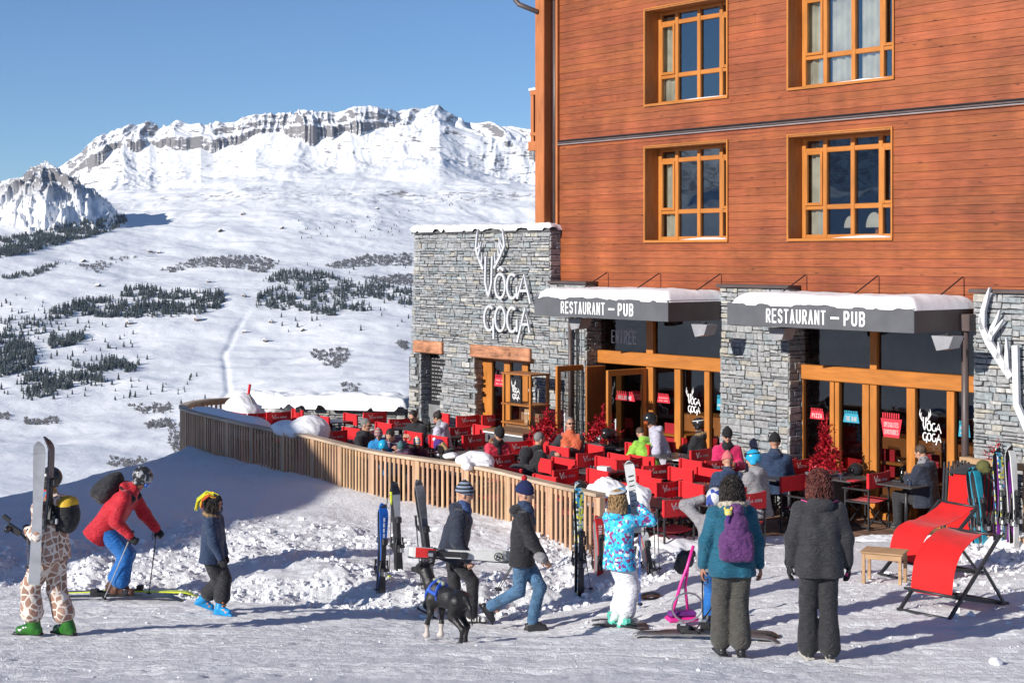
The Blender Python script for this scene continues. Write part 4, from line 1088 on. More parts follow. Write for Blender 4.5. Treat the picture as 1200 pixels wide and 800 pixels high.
# ---- glazed fronts
def glazing(x0, x1, posts, door_gap=None, tops=None):
    y = .12
    g = MB(); g.box(x0, x1, y - .10, y + .08, 2.19, 2.44, M_GOLDH, bev=.012); g.box(x0, x1, y - .05, y + .05, 3.30, 3.44, M_GOLDH)
    g.box(x0, x1, y - .07, y + .04, -.02, .10, M_GOLDH) if door_gap is None else (g.box(door_gap[1], x1, y - .07, y + .04, -.02, .10, M_GOLDH))
    for (a, b_, za, zb) in posts: g.box(a, b_, y - .06, y + .05, za, zb, M_GOLD, bev=.008)
    o = g.build('glazed_front', B)
    p = MB()
    p.add([(x0, y + .01, 2.42), (x1, y + .01, 2.42), (x1, y + .01, 3.32), (x0, y + .01, 3.32)], [(0, 1, 2, 3)], M_GLASSD)
    xs = [(x0, x1)] if door_gap is None else [(x0, door_gap[0]), (door_gap[1], x1)]
    for a, b_ in xs: p.add([(a, y + .01, .05), (b_, y + .01, .05), (b_, y + .01, 2.2), (a, y + .01, 2.2)], [(0, 1, 2, 3)], M_GLASSD)
    p.build('glass_pane', o)
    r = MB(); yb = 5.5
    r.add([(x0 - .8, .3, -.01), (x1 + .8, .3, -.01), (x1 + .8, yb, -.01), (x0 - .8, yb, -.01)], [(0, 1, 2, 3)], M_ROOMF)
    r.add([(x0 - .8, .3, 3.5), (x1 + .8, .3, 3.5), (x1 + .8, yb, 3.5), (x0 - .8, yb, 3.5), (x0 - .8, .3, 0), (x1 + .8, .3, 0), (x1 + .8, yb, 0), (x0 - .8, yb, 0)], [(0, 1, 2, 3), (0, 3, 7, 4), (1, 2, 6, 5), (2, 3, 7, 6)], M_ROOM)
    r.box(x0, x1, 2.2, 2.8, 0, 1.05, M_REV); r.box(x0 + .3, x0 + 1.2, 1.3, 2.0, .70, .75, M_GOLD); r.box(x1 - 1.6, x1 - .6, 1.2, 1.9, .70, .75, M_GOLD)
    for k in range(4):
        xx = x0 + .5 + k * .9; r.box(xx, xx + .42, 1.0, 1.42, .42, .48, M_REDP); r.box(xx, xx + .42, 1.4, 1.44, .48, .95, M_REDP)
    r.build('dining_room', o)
    return o
def P2(pa, pb, za=-.02, zb=3.32, y=.06): return (fx(pa, y), fx(pb, y), za, zb)
G2 = glazing(.14, 3.77, [P2(924, 931), P2(931, 937), P2(972, 977, 0, 2.18), P2(978, 983, 0, 2.18), P2(1010, 1018, 0, 2.18), P2(1019, 1027), P2(1062, 1072, 0, 2.18), P2(1109, 1118, 0, 2.18), (3.70, 3.77, 0, 3.3), P2(937, 941, 0, 2.18)])
GX0, GX1 = fx(700, .06), fx(757, .06)
G1 = glazing(-5.08, -1.49, [P2(687, 694), P2(694, 700), P2(757, 765), P2(790, 797, 0, 2.18), P2(825, 831, 0, 2.18), (-1.56, -1.49, 0, 3.3)], (GX0, GX1))
mb = MB(); mb.box(.9, .95, .55, 1.0, 2.45, 2.5, M_BLK); mb.build('ceiling_fitting', G2)
# folding leaves of the entrance, standing open at right angles
def leaf(xh, w, name='entrance_door'):
    d = MB(); y1 = .02; y0 = y1 - w
    for (a, b_) in ((y0, y0 + .10), (y1 - .10, y1)): d.box(xh - .03, xh + .03, a, b_, .01, 2.16, M_GOLD, bev=.006)
    for (a, b_) in ((.01, .14), (2.05, 2.16)): d.box(xh - .028, xh + .028, y0 + .1, y1 - .1, a, b_, M_GOLDH, bev=.006)
    o = d.build(name, B)
    g = MB(); g.add([(xh, y0 + .09, .13), (xh, y1 - .09, .13), (xh, y1 - .09, 2.06), (xh, y0 + .09, 2.06)], [(0, 1, 2, 3)], M_GLASSD); g.build('glass_pane', o)
    h = MB(); h.tube([(xh + .07, y0 + .16, .75), (xh + .07, y0 + .16, 1.25)], .014, M_SILV, 8); h.tube([(xh + .03, y0 + .16, 1.2), (xh + .07, y0 + .16, 1.2)], .008, M_SILV, 6); h.tube([(xh + .03, y0 + .16, .8), (xh + .07, y0 + .16, .8)], .008, M_SILV, 6); h.build('door_handle', o)
    return o
leaf(GX0 - .04, 1.0); leaf(GX1 + .03, 1.0)
mb = MB()
for k, w in ((0, .9), (1, .35)):      # folded inner leaves seen edge-on
    xh = GX0 + .12 + k * .09; mb.box(xh, xh + .05, -.35 - .1 * k, .05, .01, 2.14, M_REV, bev=.006)
mb.build('folded_door_leaf', B)

# ---- awnings
def awning(x0, x1, lamps):
    y0, y1 = -1.6, -.02
    m_ = MB(); t = .03
    m_.box(x0, x1, y0, y0 + t, 3.16, 3.53, M_GREY, bev=.004)
    m_.box(x1 - t, x1, y0 + t, y1, 3.16, 3.53, M_BRONZE); m_.box(x0, x0 + t, y0 + t, y1, 3.16, 3.53, M_BRONZE)
    m_.box(x0 + t, x1 - t, y0 + t, y1, 3.44, 3.50, M_BRONZE); m_.box(x0 + t, x1 - t, y0 + t, y0 + t + .05, 3.17, 3.22, M_BRONZE)
    o = m_.build('awning', B)
    s = slab_snow('awning_snow', x0 + .12, x1 + .0, y0 - .01, y1 + .0, 3.505, .19, o, int(x0 * 7) + 50, .04, .26, lump=.035, rag=.006)
    for xx in (x0 + .35, (x0 + x1) / 2, x1 - .25):
        r_ = MB(); r_.tube([(xx, -.03, 3.98), (xx - .0, -.9, 3.56)], .011, M_BLK, 6); r_.build('stay_rod', o)
    for xx in lamps:
        l = MB(); l.prism([(xx - .19, 3.12), (xx + .19, 3.12), (xx + .11, 2.94), (xx - .10, 2.90)], -1.25, -.98, M_LAMP); l.box(xx - .03, xx + .03, -1.14, -1.08, 3.12, 3.16, M_BLK)
        l.build('spotlight', o)
    return o
A1 = awning(-5.08, -1.45, (fx(685, -1.0), fx(836, -1.0) - .1)); A2 = awning(-.06, 3.68, (fx(922, -1.0), fx(1124, -1.0) - .12))
for pa, pb, za, zb, A in ((657.5, 742.5, 3.225, 3.455, A1), (898, 1014, 3.225, 3.455, A2)):
    t = MB(); xa, xb = fx(pa, -1.6), fx(pb, -1.6); w = xb - xa
    t.text('RESTAURANT', xa, za, w * .618, zb - za, M_WHITE, -1.602, .006, .03)
    t.build('awning_lettering', A); t = MB()
    t.box(xa + w * .665, xa + w * .75, -1.608, -1.602, (za + zb) / 2 - .018, (za + zb) / 2 + .018, M_WHITE); t.build('lettering_dash', A); t = MB()
    t.text('PUB', xa + w * .795, za, w * .205, zb - za, M_WHITE, -1.602, .006, .03)
    t.build('awning_lettering', A)
t = MB(); t.text('ENTREE', fx(713, .05), fz(402, 713, .05), fx(742, .05) - fx(713, .05), .26, mat('dull_white_film', (.62, .63, .63), .6, .05), .1295, .003, .02)
x_ = fx(735, .05); t.bar((x_, .128, fz(386, 735, .05)), (x_ + .07, .128, fz(384, 735, .05)), .006, .02, M_IVORY); t.build('window_lettering', G1)
# support column and downpipes
mb = MB(); cx = fx(1139.5, -1.45)
cx = 3.70
mb.tube([(3.70, -.36, 0), (3.70, -.36, 3.2)], .055, M_BRONZE, 12); mb.box(3.58, 3.84, -.46, -.28, 3.16, 3.42, M_BRONZE, bev=.01); mb.build('downpipe', B)
mb = MB(); mb.tube([(-5.45, -.36, 0), (-5.45, -.36, 3.3)], .045, M_BRONZE, 10); mb.tube([(-5.28, -.34, 0), (-5.28, -.34, 3.2)], .02, M_BLK, 8)
mb.tube([(-5.2, -.3, 0), (-5.2, -.3, 3.2)], .012, M_LAMP, 6); mb.build('downpipe', B)
# posts, balcony and eave on the far corner
mb = MB(); 
for (a, b_) in ((631, 641.5),): mb.box(fx(631, -.1), fx(641.5, -.1), -.2, .0, 4.95, 9.8, M_POST, bev=.015)
mb.box(fx(643.5, .1), fx(649, .1), .1, .3, 4.95, 9.8, M_POST, bev=.015); mb.build('corner_post', B)
mb = MB(); mb.tube([(fx(641, -.1) + .07, .06, 4.9), (fx(641, -.1) + .07, .06, 9.8)], .05, M_BRONZE, 8); mb.build('downpipe', B)
bal = MB(); xl = fx(621, 1.2); 
bal.box(xl, -6.25, 1.2, 1.30, 7.85, 7.95, M_POST); bal.box(xl, -6.25, 1.2, 1.30, 6.95, 7.02, M_POST); bal.box(xl, -6.25, 1.15, 3.2, 6.62, 6.82, M_POST)
x = xl
while x < -6.3: bal.box(x, x + .10, 1.22, 1.27, 6.82, 7.86, M_POST); x += .16
bal.box(xl, xl + .06, 1.3, 3.2, 7.85, 7.95, M_POST); bal.box(xl - .02, -6.25, 1.18, 1.33, 7.95, 8.0, M_PILE)
y = 1.4
while y < 3.2: bal.box(xl, xl + .05, y, y + .1, 6.82, 7.86, M_POST); y += .16
bal.build('balcony', B)
mb = MB(); mb.box(fx(579, -.4), -6.0, -.5, -.3, 9.74, 9.98, M_POST); mb.box(fx(579, -.4), 9.9, -.6, 9.6, 9.98, 10.12, M_POST)
mb.prism([(fx(579, -.4), 10.12), (9.9, 10.12), (9.9, 10.3), (2, 13.0), (fx(579, -.4), 10.3)], -.6, 9.6, M_POST)
mb.tube([(fx(602, -.4), -.4, 9.74), (fx(603, -.4), -.4, 9.62), (fx(606, -.4), -.35, 9.50), (fx(631, -.2), -.2, 9.30)], .05, M_BRONZE, 10); mb.build('eave', B)

# ---- sculpted lettering: strokes in the picture's own proportions, shared by wall sign, window logos and chair backs
STK = [[(155, 215), (152, 380), (172, 470)], [(196, 215), (191, 380), (172, 470)],
       [(232, 302), (247, 283), (266, 303)], [(350, 405), (350, 474)], [(352, 480), (394, 330), (434, 510)], [(370, 430), (414, 430)],
       [(203, 600), (205, 730)], [(351, 610), (351, 685)], [(352, 752), (402, 535), (430, 692)], [(375, 640), (420, 640)]]
def arc(cx, cy, rx, ry, a0, a1, n=18): return [(cx + rx * math.cos(math.radians(a0 + (a1 - a0) * i / n)), cy + ry * math.sin(math.radians(a0 + (a1 - a0) * i / n))) for i in range(n + 1)]
STK += [arc(245, 400, 32, 76, 0, 360), arc(320, 402, 31, 76, -55, -320), arc(178, 602, 31, 76, -50, -320), arc(246, 605, 31, 76, 0, 360), arc(321, 610, 31, 76, -55, -320)]
ANT = [([(138, 296), (110, 222), (93, 165), (99, 95), (106, 48)], [8, 8, 7, 5, 2]), ([(108, 215), (117, 175), (113, 128)], [6, 5, 2]), ([(96, 170), (122, 152), (126, 122)], [5, 4, 2]), ([(128, 262), (133, 225), (129, 190)], [5, 4, 2]), ([(118, 240), (108, 205)], [4, 2]),
       ([(207, 290), (240, 222), (271, 150), (266, 92), (258, 42)], [8, 8, 7, 5, 2]), ([(252, 195), (243, 150), (238, 98)], [6, 5, 2]), ([(238, 222), (234, 180), (237, 140)], [5, 4, 2]), ([(218, 268), (212, 225), (216, 190)], [5, 4, 2]), ([(262, 160), (248, 130), (246, 100)], [5, 4, 2])]
def logo(mb, fn, m, depth, wid, y, letters=True, antlers=True):
    """fn maps sign units (u right, v down) to (x,z); solid flat strokes standing proud of y"""
    def stroke(pts, ws):
        Q = [Vector((fn(*p)[0], fn(*p)[1])) for p in pts]; n = len(Q)
        Lf, Rt = [], []
        closed = (Q[0] - Q[-1]).length < 1e-6
        for i in range(n):
            a = Q[i - 1] if i > 0 else (Q[-2] if closed else Q[0]); b_ = Q[i + 1] if i < n - 1 else (Q[1] if closed else Q[-1])
            t = (b_ - a); t = t.normalized() if t.length > 1e-9 else Vector((1, 0)); nn = Vector((-t.y, t.x)); w = ws[i] / 2
            Lf.append(Q[i] + nn * w); Rt.append(Q[i] - nn * w)
        vs = []
        for yy in (y, y - depth):
            for p in Lf: vs.append((p.x, yy, p.y))
            for p in Rt: vs.append((p.x, yy, p.y))
        fs = []
        for i in range(n - 1):
            fs += [(2 * n + i, 2 * n + i + 1, 3 * n + i + 1, 3 * n + i), (i, 2 * n + i, 2 * n + i + 1, i + 1), (n + i, n + i + 1, 3 * n + i + 1, 3 * n + i), (i, i + 1, n + i + 1, n + i)]
        fs += [(0, n, 3 * n, 2 * n), (n - 1, 2 * n - 1, 4 * n - 1, 3 * n - 1)]
        mb.add(vs, fs, m)
    if letters:
        for k, s in enumerate(STK): stroke(s, [wid] * len(s))
    if antlers:
        s_ = (Vector(fn(200, 0)) - Vector(fn(0, 0))).length / 200
        for pts, ws in ANT: stroke(pts, [w * 1.35 * s_ if depth > .02 else w * 1.9 * s_ for w in ws])
sg = MB(); yS = -.30
def wallmap(u, v):
    px, py = 540 + u / 5.33, 260 + v / 5.33; return fx(px, yS - .1), fz(py, px, yS - .1)
logo(sg, wallmap, M_SILV, .04, .052, yS - .07)
for u, v in ((155, 230), (190, 300), (245, 400 - 76), (390, 350), (320, 478), (178, 528), (246, 681), (400, 560), (430, 680), (105, 60), (260, 60)):
    x, z = wallmap(u, v); sg.tube([(x, yS + .03, z), (x, yS - .07, z)], .01, M_SILV, 6)
so = sg.build('wall_sign', None, (P0[0], P0[1], 0), (0, 0, ROT)); props(so, 'large white antlered letters fixed to the stone wall of the annex', 'sign')
# single big antler on the right pillar
sg = MB()
def amap(u, v): px, py = 1120 + u / 2.5, 320 + v / 2.5; return fx(px, -.4), fz(py, px, -.4)
def astroke(pts, ws):
    Q = [Vector(amap(*p)) for p in pts]; n = len(Q); Lf = []; Rt = []
    for i in range(n):
        t = (Q[min(i + 1, n - 1)] - Q[max(i - 1, 0)]).normalized(); nn = Vector((-t.y, t.x)); Lf.append(Q[i] + nn * ws[i] / 2); Rt.append(Q[i] - nn * ws[i] / 2)
    poly = Lf + Rt[::-1]
    vs = []
    for yy in (-.36, -.42): vs += [(p.x, yy, p.y) for p in Lf] + [(p.x, yy, p.y) for p in Rt]
    fs = []
    for i in range(n - 1): fs += [(2 * n + i, 2 * n + i + 1, 3 * n + i + 1, 3 * n + i), (i, 2 * n + i, 2 * n + i + 1, i + 1), (n + i, n + i + 1, 3 * n + i + 1, 3 * n + i)]
    fs += [(0, n, 3 * n, 2 * n), (n - 1, 2 * n - 1, 4 * n - 1, 3 * n - 1)]
    sg.add(vs, fs, M_SILV)
astroke([(162, 305), (130, 255), (95, 200), (78, 160), (80, 110), (90, 75), (100, 42)], [.11, .12, .11, .10, .08, .06, .015])
astroke([(80, 165), (72, 140), (72, 118)], [.07, .05, .015]); astroke([(98, 200), (108, 160), (120, 135), (130, 108)], [.09, .07, .05, .015]); astroke([(105, 180), (122, 160), (140, 135)], [.07, .05, .015])
astroke([(125, 250), (128, 225), (126, 203)], [.07, .05, .015]); astroke([(150, 285), (150, 235), (149, 188)], [.09, .06, .015])
astroke([(174, 212), (176, 300), (178, 385), (210, 460), (240, 520)], [.10, .10, .10, .10, .10]); astroke([(310, 212), (300, 385), (270, 460), (240, 520)], [.13, .13, .14, .14])
astroke([(322, 305), (352, 255), (390, 200), (405, 160), (402, 110), (392, 45)], [.16, .17, .15, .13, .1, .02])
for (u, v) in ((100, 60), (80, 150), (130, 250), (175, 230), (178, 380)):
    x, z = amap(u, v); sg.tube([(x, -.29, z), (x, -.37, z)], .01, M_SILV, 6)
so = sg.build('wall_sign', None, (P0[0], P0[1], 0), (0, 0, ROT)); props(so, 'large white antler and letter fixed to the stone pillar behind the ski rack', 'sign')
# logos and stickers on the panes
def paneLogo(px0, px1, py0, py1, y, lab):
    x0, x1 = fx(px0, y), fx(px1, y); z0, z1 = fz(py1, px0, y), fz(py0, px0, y)
    t = MB(); logo(t, lambda u, v: (x0 + (u - 90) / 345 * (x1 - x0), z1 - (v - 42) / 710 * (z1 - z0)), M_WHITE, .002, .020, y)
    o = t.build('window_logo', None, (P0[0], P0[1], 0), (0, 0, ROT)); props(o, lab, 'window lettering')
paneLogo(804, 820.5, 453, 485, .1285, 'white antlered lettering on the glass to the right of the open entrance')
paneLogo(1077.5, 1103, 478, 519, .1285, 'white antlered lettering on the glass behind the man in the navy coat')
t = MB(); x0, x1, z0, z1 = fx(600, -.9), fx(613, -.9), 0, 0
def sticker(px0, px1, py0, py1, m, lines, lab, y=.122):
    x0, x1 = fx(px0, y), fx(px1, y); z0, z1 = fz(py1, px0, y), fz(py0, px0, y); w, h = x1 - x0, z1 - z0
    big = len(lines[0]) > 8; k0, k1 = (.14, 0) if big else (0, .09); t = MB(); t.prism([(x0 + k0 * w, z0), (x1 - k0 * w, z0), (x1 - k1 * w, z1 - .25 * h), (x0 + k1 * w, z1 - .25 * h)], y, y + .006, m)
    n = 8
    for k in range(n): t.box(x0 + w * (.08 + .84 * k / n), x0 + w * (.08 + .84 * (k + .55) / n), y, y + .006, z1 - .23 * h, z1 - .02 * h, m)
    for k, s in enumerate(lines):
        hh = .5 * h / len(lines); t.text(s, x0 + .16 * w, z0 + h * .12 + (len(lines) - 1 - k) * hh * 1.15, w * .68, hh * .8, M_IVORY, y - .001, .004, .02)
    o = t.build('window_sticker', None, (P0[0], P0[1], 0), (0, 0, ROT)); props(o, lab, 'sign')
sticker(949, 966, 477, 490, M_REDP, [ 'PIZZA' ], 'red sticker reading PIZZA on the left door of the right front')
sticker(988, 1007, 480, 494, M_BLUEP, ['THE BAR'], 'blue sticker reading THE BAR on the second door of the right front')
sticker(1032, 1057, 482, 511, M_REDP, ['SPECIALITES', 'SAVOYARDES'], 'large red sticker reading SPECIALITES SAVOYARDES on the glass')
sticker(1123, 1137, 492, 511, M_BLUEP, ['PETIT-D', '==='], 'blue sticker reading PETIT-D at the right end of the glass')
sticker(770, 785, 460, 471, M_REDP, ['=====', '== =='], 'red sticker on the pane just right of the open entrance leaf')
sticker(840, 845.5, 462, 480, M_BLUEP, ['=='], 'narrow blue sticker at the pane edge beside the middle pillar')
sticker(579, 593, 438, 452, M_REDP, ['=== ==', '== ==='], 'red sticker on the dark glass of the side doorway', -.02)
sticker(721, 744, 457, 468, M_REDP, ['WELCOME'], 'red sticker reading WELCOME on the open entrance leaf', -.45)

# low wall behind the terrace, capped with deep snow
wb = empty('stone_garden_wall', (-2.45, 35.3, 0), math.atan2(1.0, -4.2), 'low dark stone wall behind the terrace under a thick cap of snow', 'wall')
mb = MB()
r = random.Random(8)
for (a, b_, h) in ((0, 4.3, .80),):
    stones(mb, a, b_, -.4, h, 0, [], 0, 61, side=lambda v: (v[0], -v[1] * -1 if False else v[1] * -1 + .0, v[2]))
mb.box(0, 4.3, -.5, -.03, -.4, .78, M_MORT)
mb.build('stone_wall', wb, attr=True)
# ================================================================== PEOPLE
M_SKIN = mat('skin', (.50, .27, .18), .5, .08, 20); M_SKIN2 = mat('tanned_skin', (.38, .18, .11), .5, .08, 20)
M_EYE = mat('eye', (.03, .025, .02), .2, .1); M_LIP = mat('lips', (.40, .13, .11), .4, .1); M_LENS = mat('dark_lens', (.01, .01, .012), .08, .1, spec=.8)
M_HAIRD = mat('dark_hair', (.022, .016, .013), .55, .4, 30, .8, 60); M_HAIRR = mat('red_hair', (.10, .022, .014), .5, .4, 30, .9, 60)
M_HAIRB = mat('blonde_hair', (.38, .24, .11), .55, .3, 30, .8, 60); M_HAIRG = mat('grey_hair', (.20, .19, .18), .6, .3, 30, .8, 60); M_HAIRN = mat('brown_hair', (.075, .045, .03), .55, .3, 30, .8, 60)
M_FUR = mat('fur_trim', (.28, .18, .10), .95, .5, 40, 1, 90)
K_BLACK = cloth('black_cloth', (.016, .016, .019)); K_NAVY = cloth('navy_cloth', (.022, .028, .048)); K_CHAR = cloth('charcoal_cloth', (.028, .028, .032)); K_PANTS = cloth('dark_trousers', (.022, .022, .025))
K_TEAL = cloth('teal_softshell', (.008, .095, .155)); K_OLIVE = cloth('olive_trousers', (.060, .057, .048)); K_RED = cloth('red_ski_jacket', (.50, .012, .025), .6); K_BLUE = cloth('blue_ski_trousers', (.010, .13, .42), .6)
K_JEANS = cloth('blue_denim', (.065, .14, .24), .9, .3); K_WHITE = cloth('white_ski_trousers', (.72, .72, .76), .7, .08); K_PINK = cloth('pink_jacket', (.62, .02, .12)); K_GREEN = cloth('green_jacket', (.28, .55, .06))
K_LAV = cloth('pale_lavender_jacket', (.52, .50, .60)); K_GREY = cloth('grey_jacket', (.26, .25, .26)); K_ORANGE = cloth('orange_vest', (.68, .14, .06)); K_DNAVY = cloth('dark_blue_jacket', (.02, .04, .09)); K_MAROON = cloth('maroon_jacket', (.12, .012, .03))
K_BLUEJ = cloth('bright_blue_jacket', (.02, .22, .50)); K_REDPAT = cell_mat('red_patterned_jacket', [(.60, .02, .05), (.45, .02, .05), (.65, .05, .08), (.2, .02, .04)], 22)
K_GIRAFFE = cell_mat('giraffe_print', [(.36, .20, .14), (.44, .27, .20), (.30, .17, .12)], 12, edge=(.74, .66, .58), edge_w=.085, warp=.03)
K_CAMO = cell_mat('blue_patterned_jacket', [(.02, .42, .68), (.05, .58, .80), (.60, .76, .84), (.16, .05, .22), (.02, .30, .60), (.10, .55, .78), (.30, .03, .14), (.03, .50, .74)], 30, warp=.04)
K_STRIPE = stripe_mat('striped_jacket', [(.09, .03, .10), (.30, .26, .30), (.05, .02, .06), (.25, .05, .12), (.10, .10, .12)], .022)
H_STRIPE = stripe_mat('striped_knit', [(.015, .017, .025), (.22, .26, .34)], .022); H_NAVY = mat('navy_knit', (.014, .022, .09), .95, .15, 40, .7, 160); H_BLACK = mat('black_knit', (.016, .016, .018), .95, .15, 40, .7, 160)
H_MULTI = stripe_mat('multicolour_knit', [(.25, .12, .12), (.45, .40, .38), (.10, .06, .10), (.5, .2, .15)], .016); H_WHITEM = stripe_mat('white_patterned_knit', [(.75, .74, .70), (.70, .30, .05), (.72, .72, .70), (.1, .2, .5), (.75, .7, .3)], .018)
H_PURP = mat('purple_knit', (.08, .03, .20), .95, .1, 40, .7, 160); H_PINK = mat('coral_knit', (.68, .18, .18), .95, .1, 40, .7, 160); H_REDK = mat('red_wool', (.5, .01, .02), .95, .1, 40, .7, 160)
M_HELM = mat('black_helmet', (.02, .02, .022), .25, .3); M_HELMB = mat('blue_helmet', (.02, .36, .62), .25, .15); M_HELMS = cell_mat('silver_black_helmet', [(.03, .03, .035), (.30, .31, .33), (.03, .03, .03), (.02, .02, .02)], 34, .3)
M_GOG = mat('blue_goggle_lens', (.02, .10, .45), .1, .2, spec=.9); M_BOOTB = mat('blue_ski_boot', (.01, .25, .55), .35, .15); M_BOOTG = mat('green_ski_boot', (.03, .16, .02), .3, .2); M_BOOTK = mat('black_boot', (.02, .02, .022), .4, .2)
M_BOOTN = mat('brown_boot', (.09, .035, .02), .5, .3); M_BOOTW = mat('white_ski_boot', (.55, .62, .60), .35, .1); M_BOOTT = mat('mint_boot_shell', (.10, .50, .38), .35, .1); M_BUCK = mat('orange_buckle', (.65, .20, .04), .4, .1); M_SNEAK = mat('white_trainer', (.68, .67, .64), .6, .1)
M_METAL = mat('bright_metal', (.55, .55, .57), .3, .1, metal=.8)

def ik(a, t, l1, l2, hint):
    a, t, hint = Vector(a), Vector(t), Vector(hint); d = t - a; L = d.length
    if L > (l1 + l2) * .995: d = d * ((l1 + l2) * .995 / L); t = a + d; L = d.length
    L = max(L, abs(l1 - l2) + .01)
    x = (l1 * l1 - l2 * l2 + L * L) / (2 * L); h = math.sqrt(max(0, l1 * l1 - x * x)); u = d.normalized()
    n = hint - u * hint.dot(u); n = n.normalized() if n.length > 1e-6 else Vector((0, 0, 1))
    return a + u * x + n * h, t
T3 = lambda v: (v[0], v[1], v[2])

def hand_prims(w, dr, nr, side, curl, k=1.0, m=0):
    """palm, four unequal bent fingers and a thumb leaving the side of the palm"""
    d = Vector(dr).normalized(); n = Vector(nr); n = (n - d * n.dot(d)); n = n.normalized() if n.length > 1e-6 else Vector((0, 0, 1)); lat = d.cross(n) * side
    w = Vector(w); P = []
    r = .0085 * k
    for o in (-.026, -.008, .010, .027): P.append(('cap', T3(w + d * .01 + lat * o * .7), T3(w + d * .088 + lat * o), .015 * k, .012 * k, m))
    for i, (o, L) in enumerate(((.030, .072), (.010, .082), (-.010, .077), (-.029, .060))):
        p = w + d * .09 + lat * o; a = curl * (.5 + .07 * i)
        for s, f in ((.44, 1.0), (.32, 1.0), (.24, .8)):
            q = p + (d * math.cos(a) + n * math.sin(a)) * L * s + lat * o * .05
            P.append(('cap', T3(p), T3(q), r, r * .9, m)); p = q; a += curl * .8 * f
    p = w + d * .025 + lat * .030
    q = p + (d * .55 + lat * .75 + n * .35).normalized() * .045; t_ = q + (d * .85 + lat * .15 + n * (.4 + .4 * curl)).normalized() * .032
    P.append(('cap', T3(p), T3(q), .013 * k, .010 * k, m)); P.append(('cap', T3(q), T3(t_), .010 * k, .0085 * k, m))
    return P

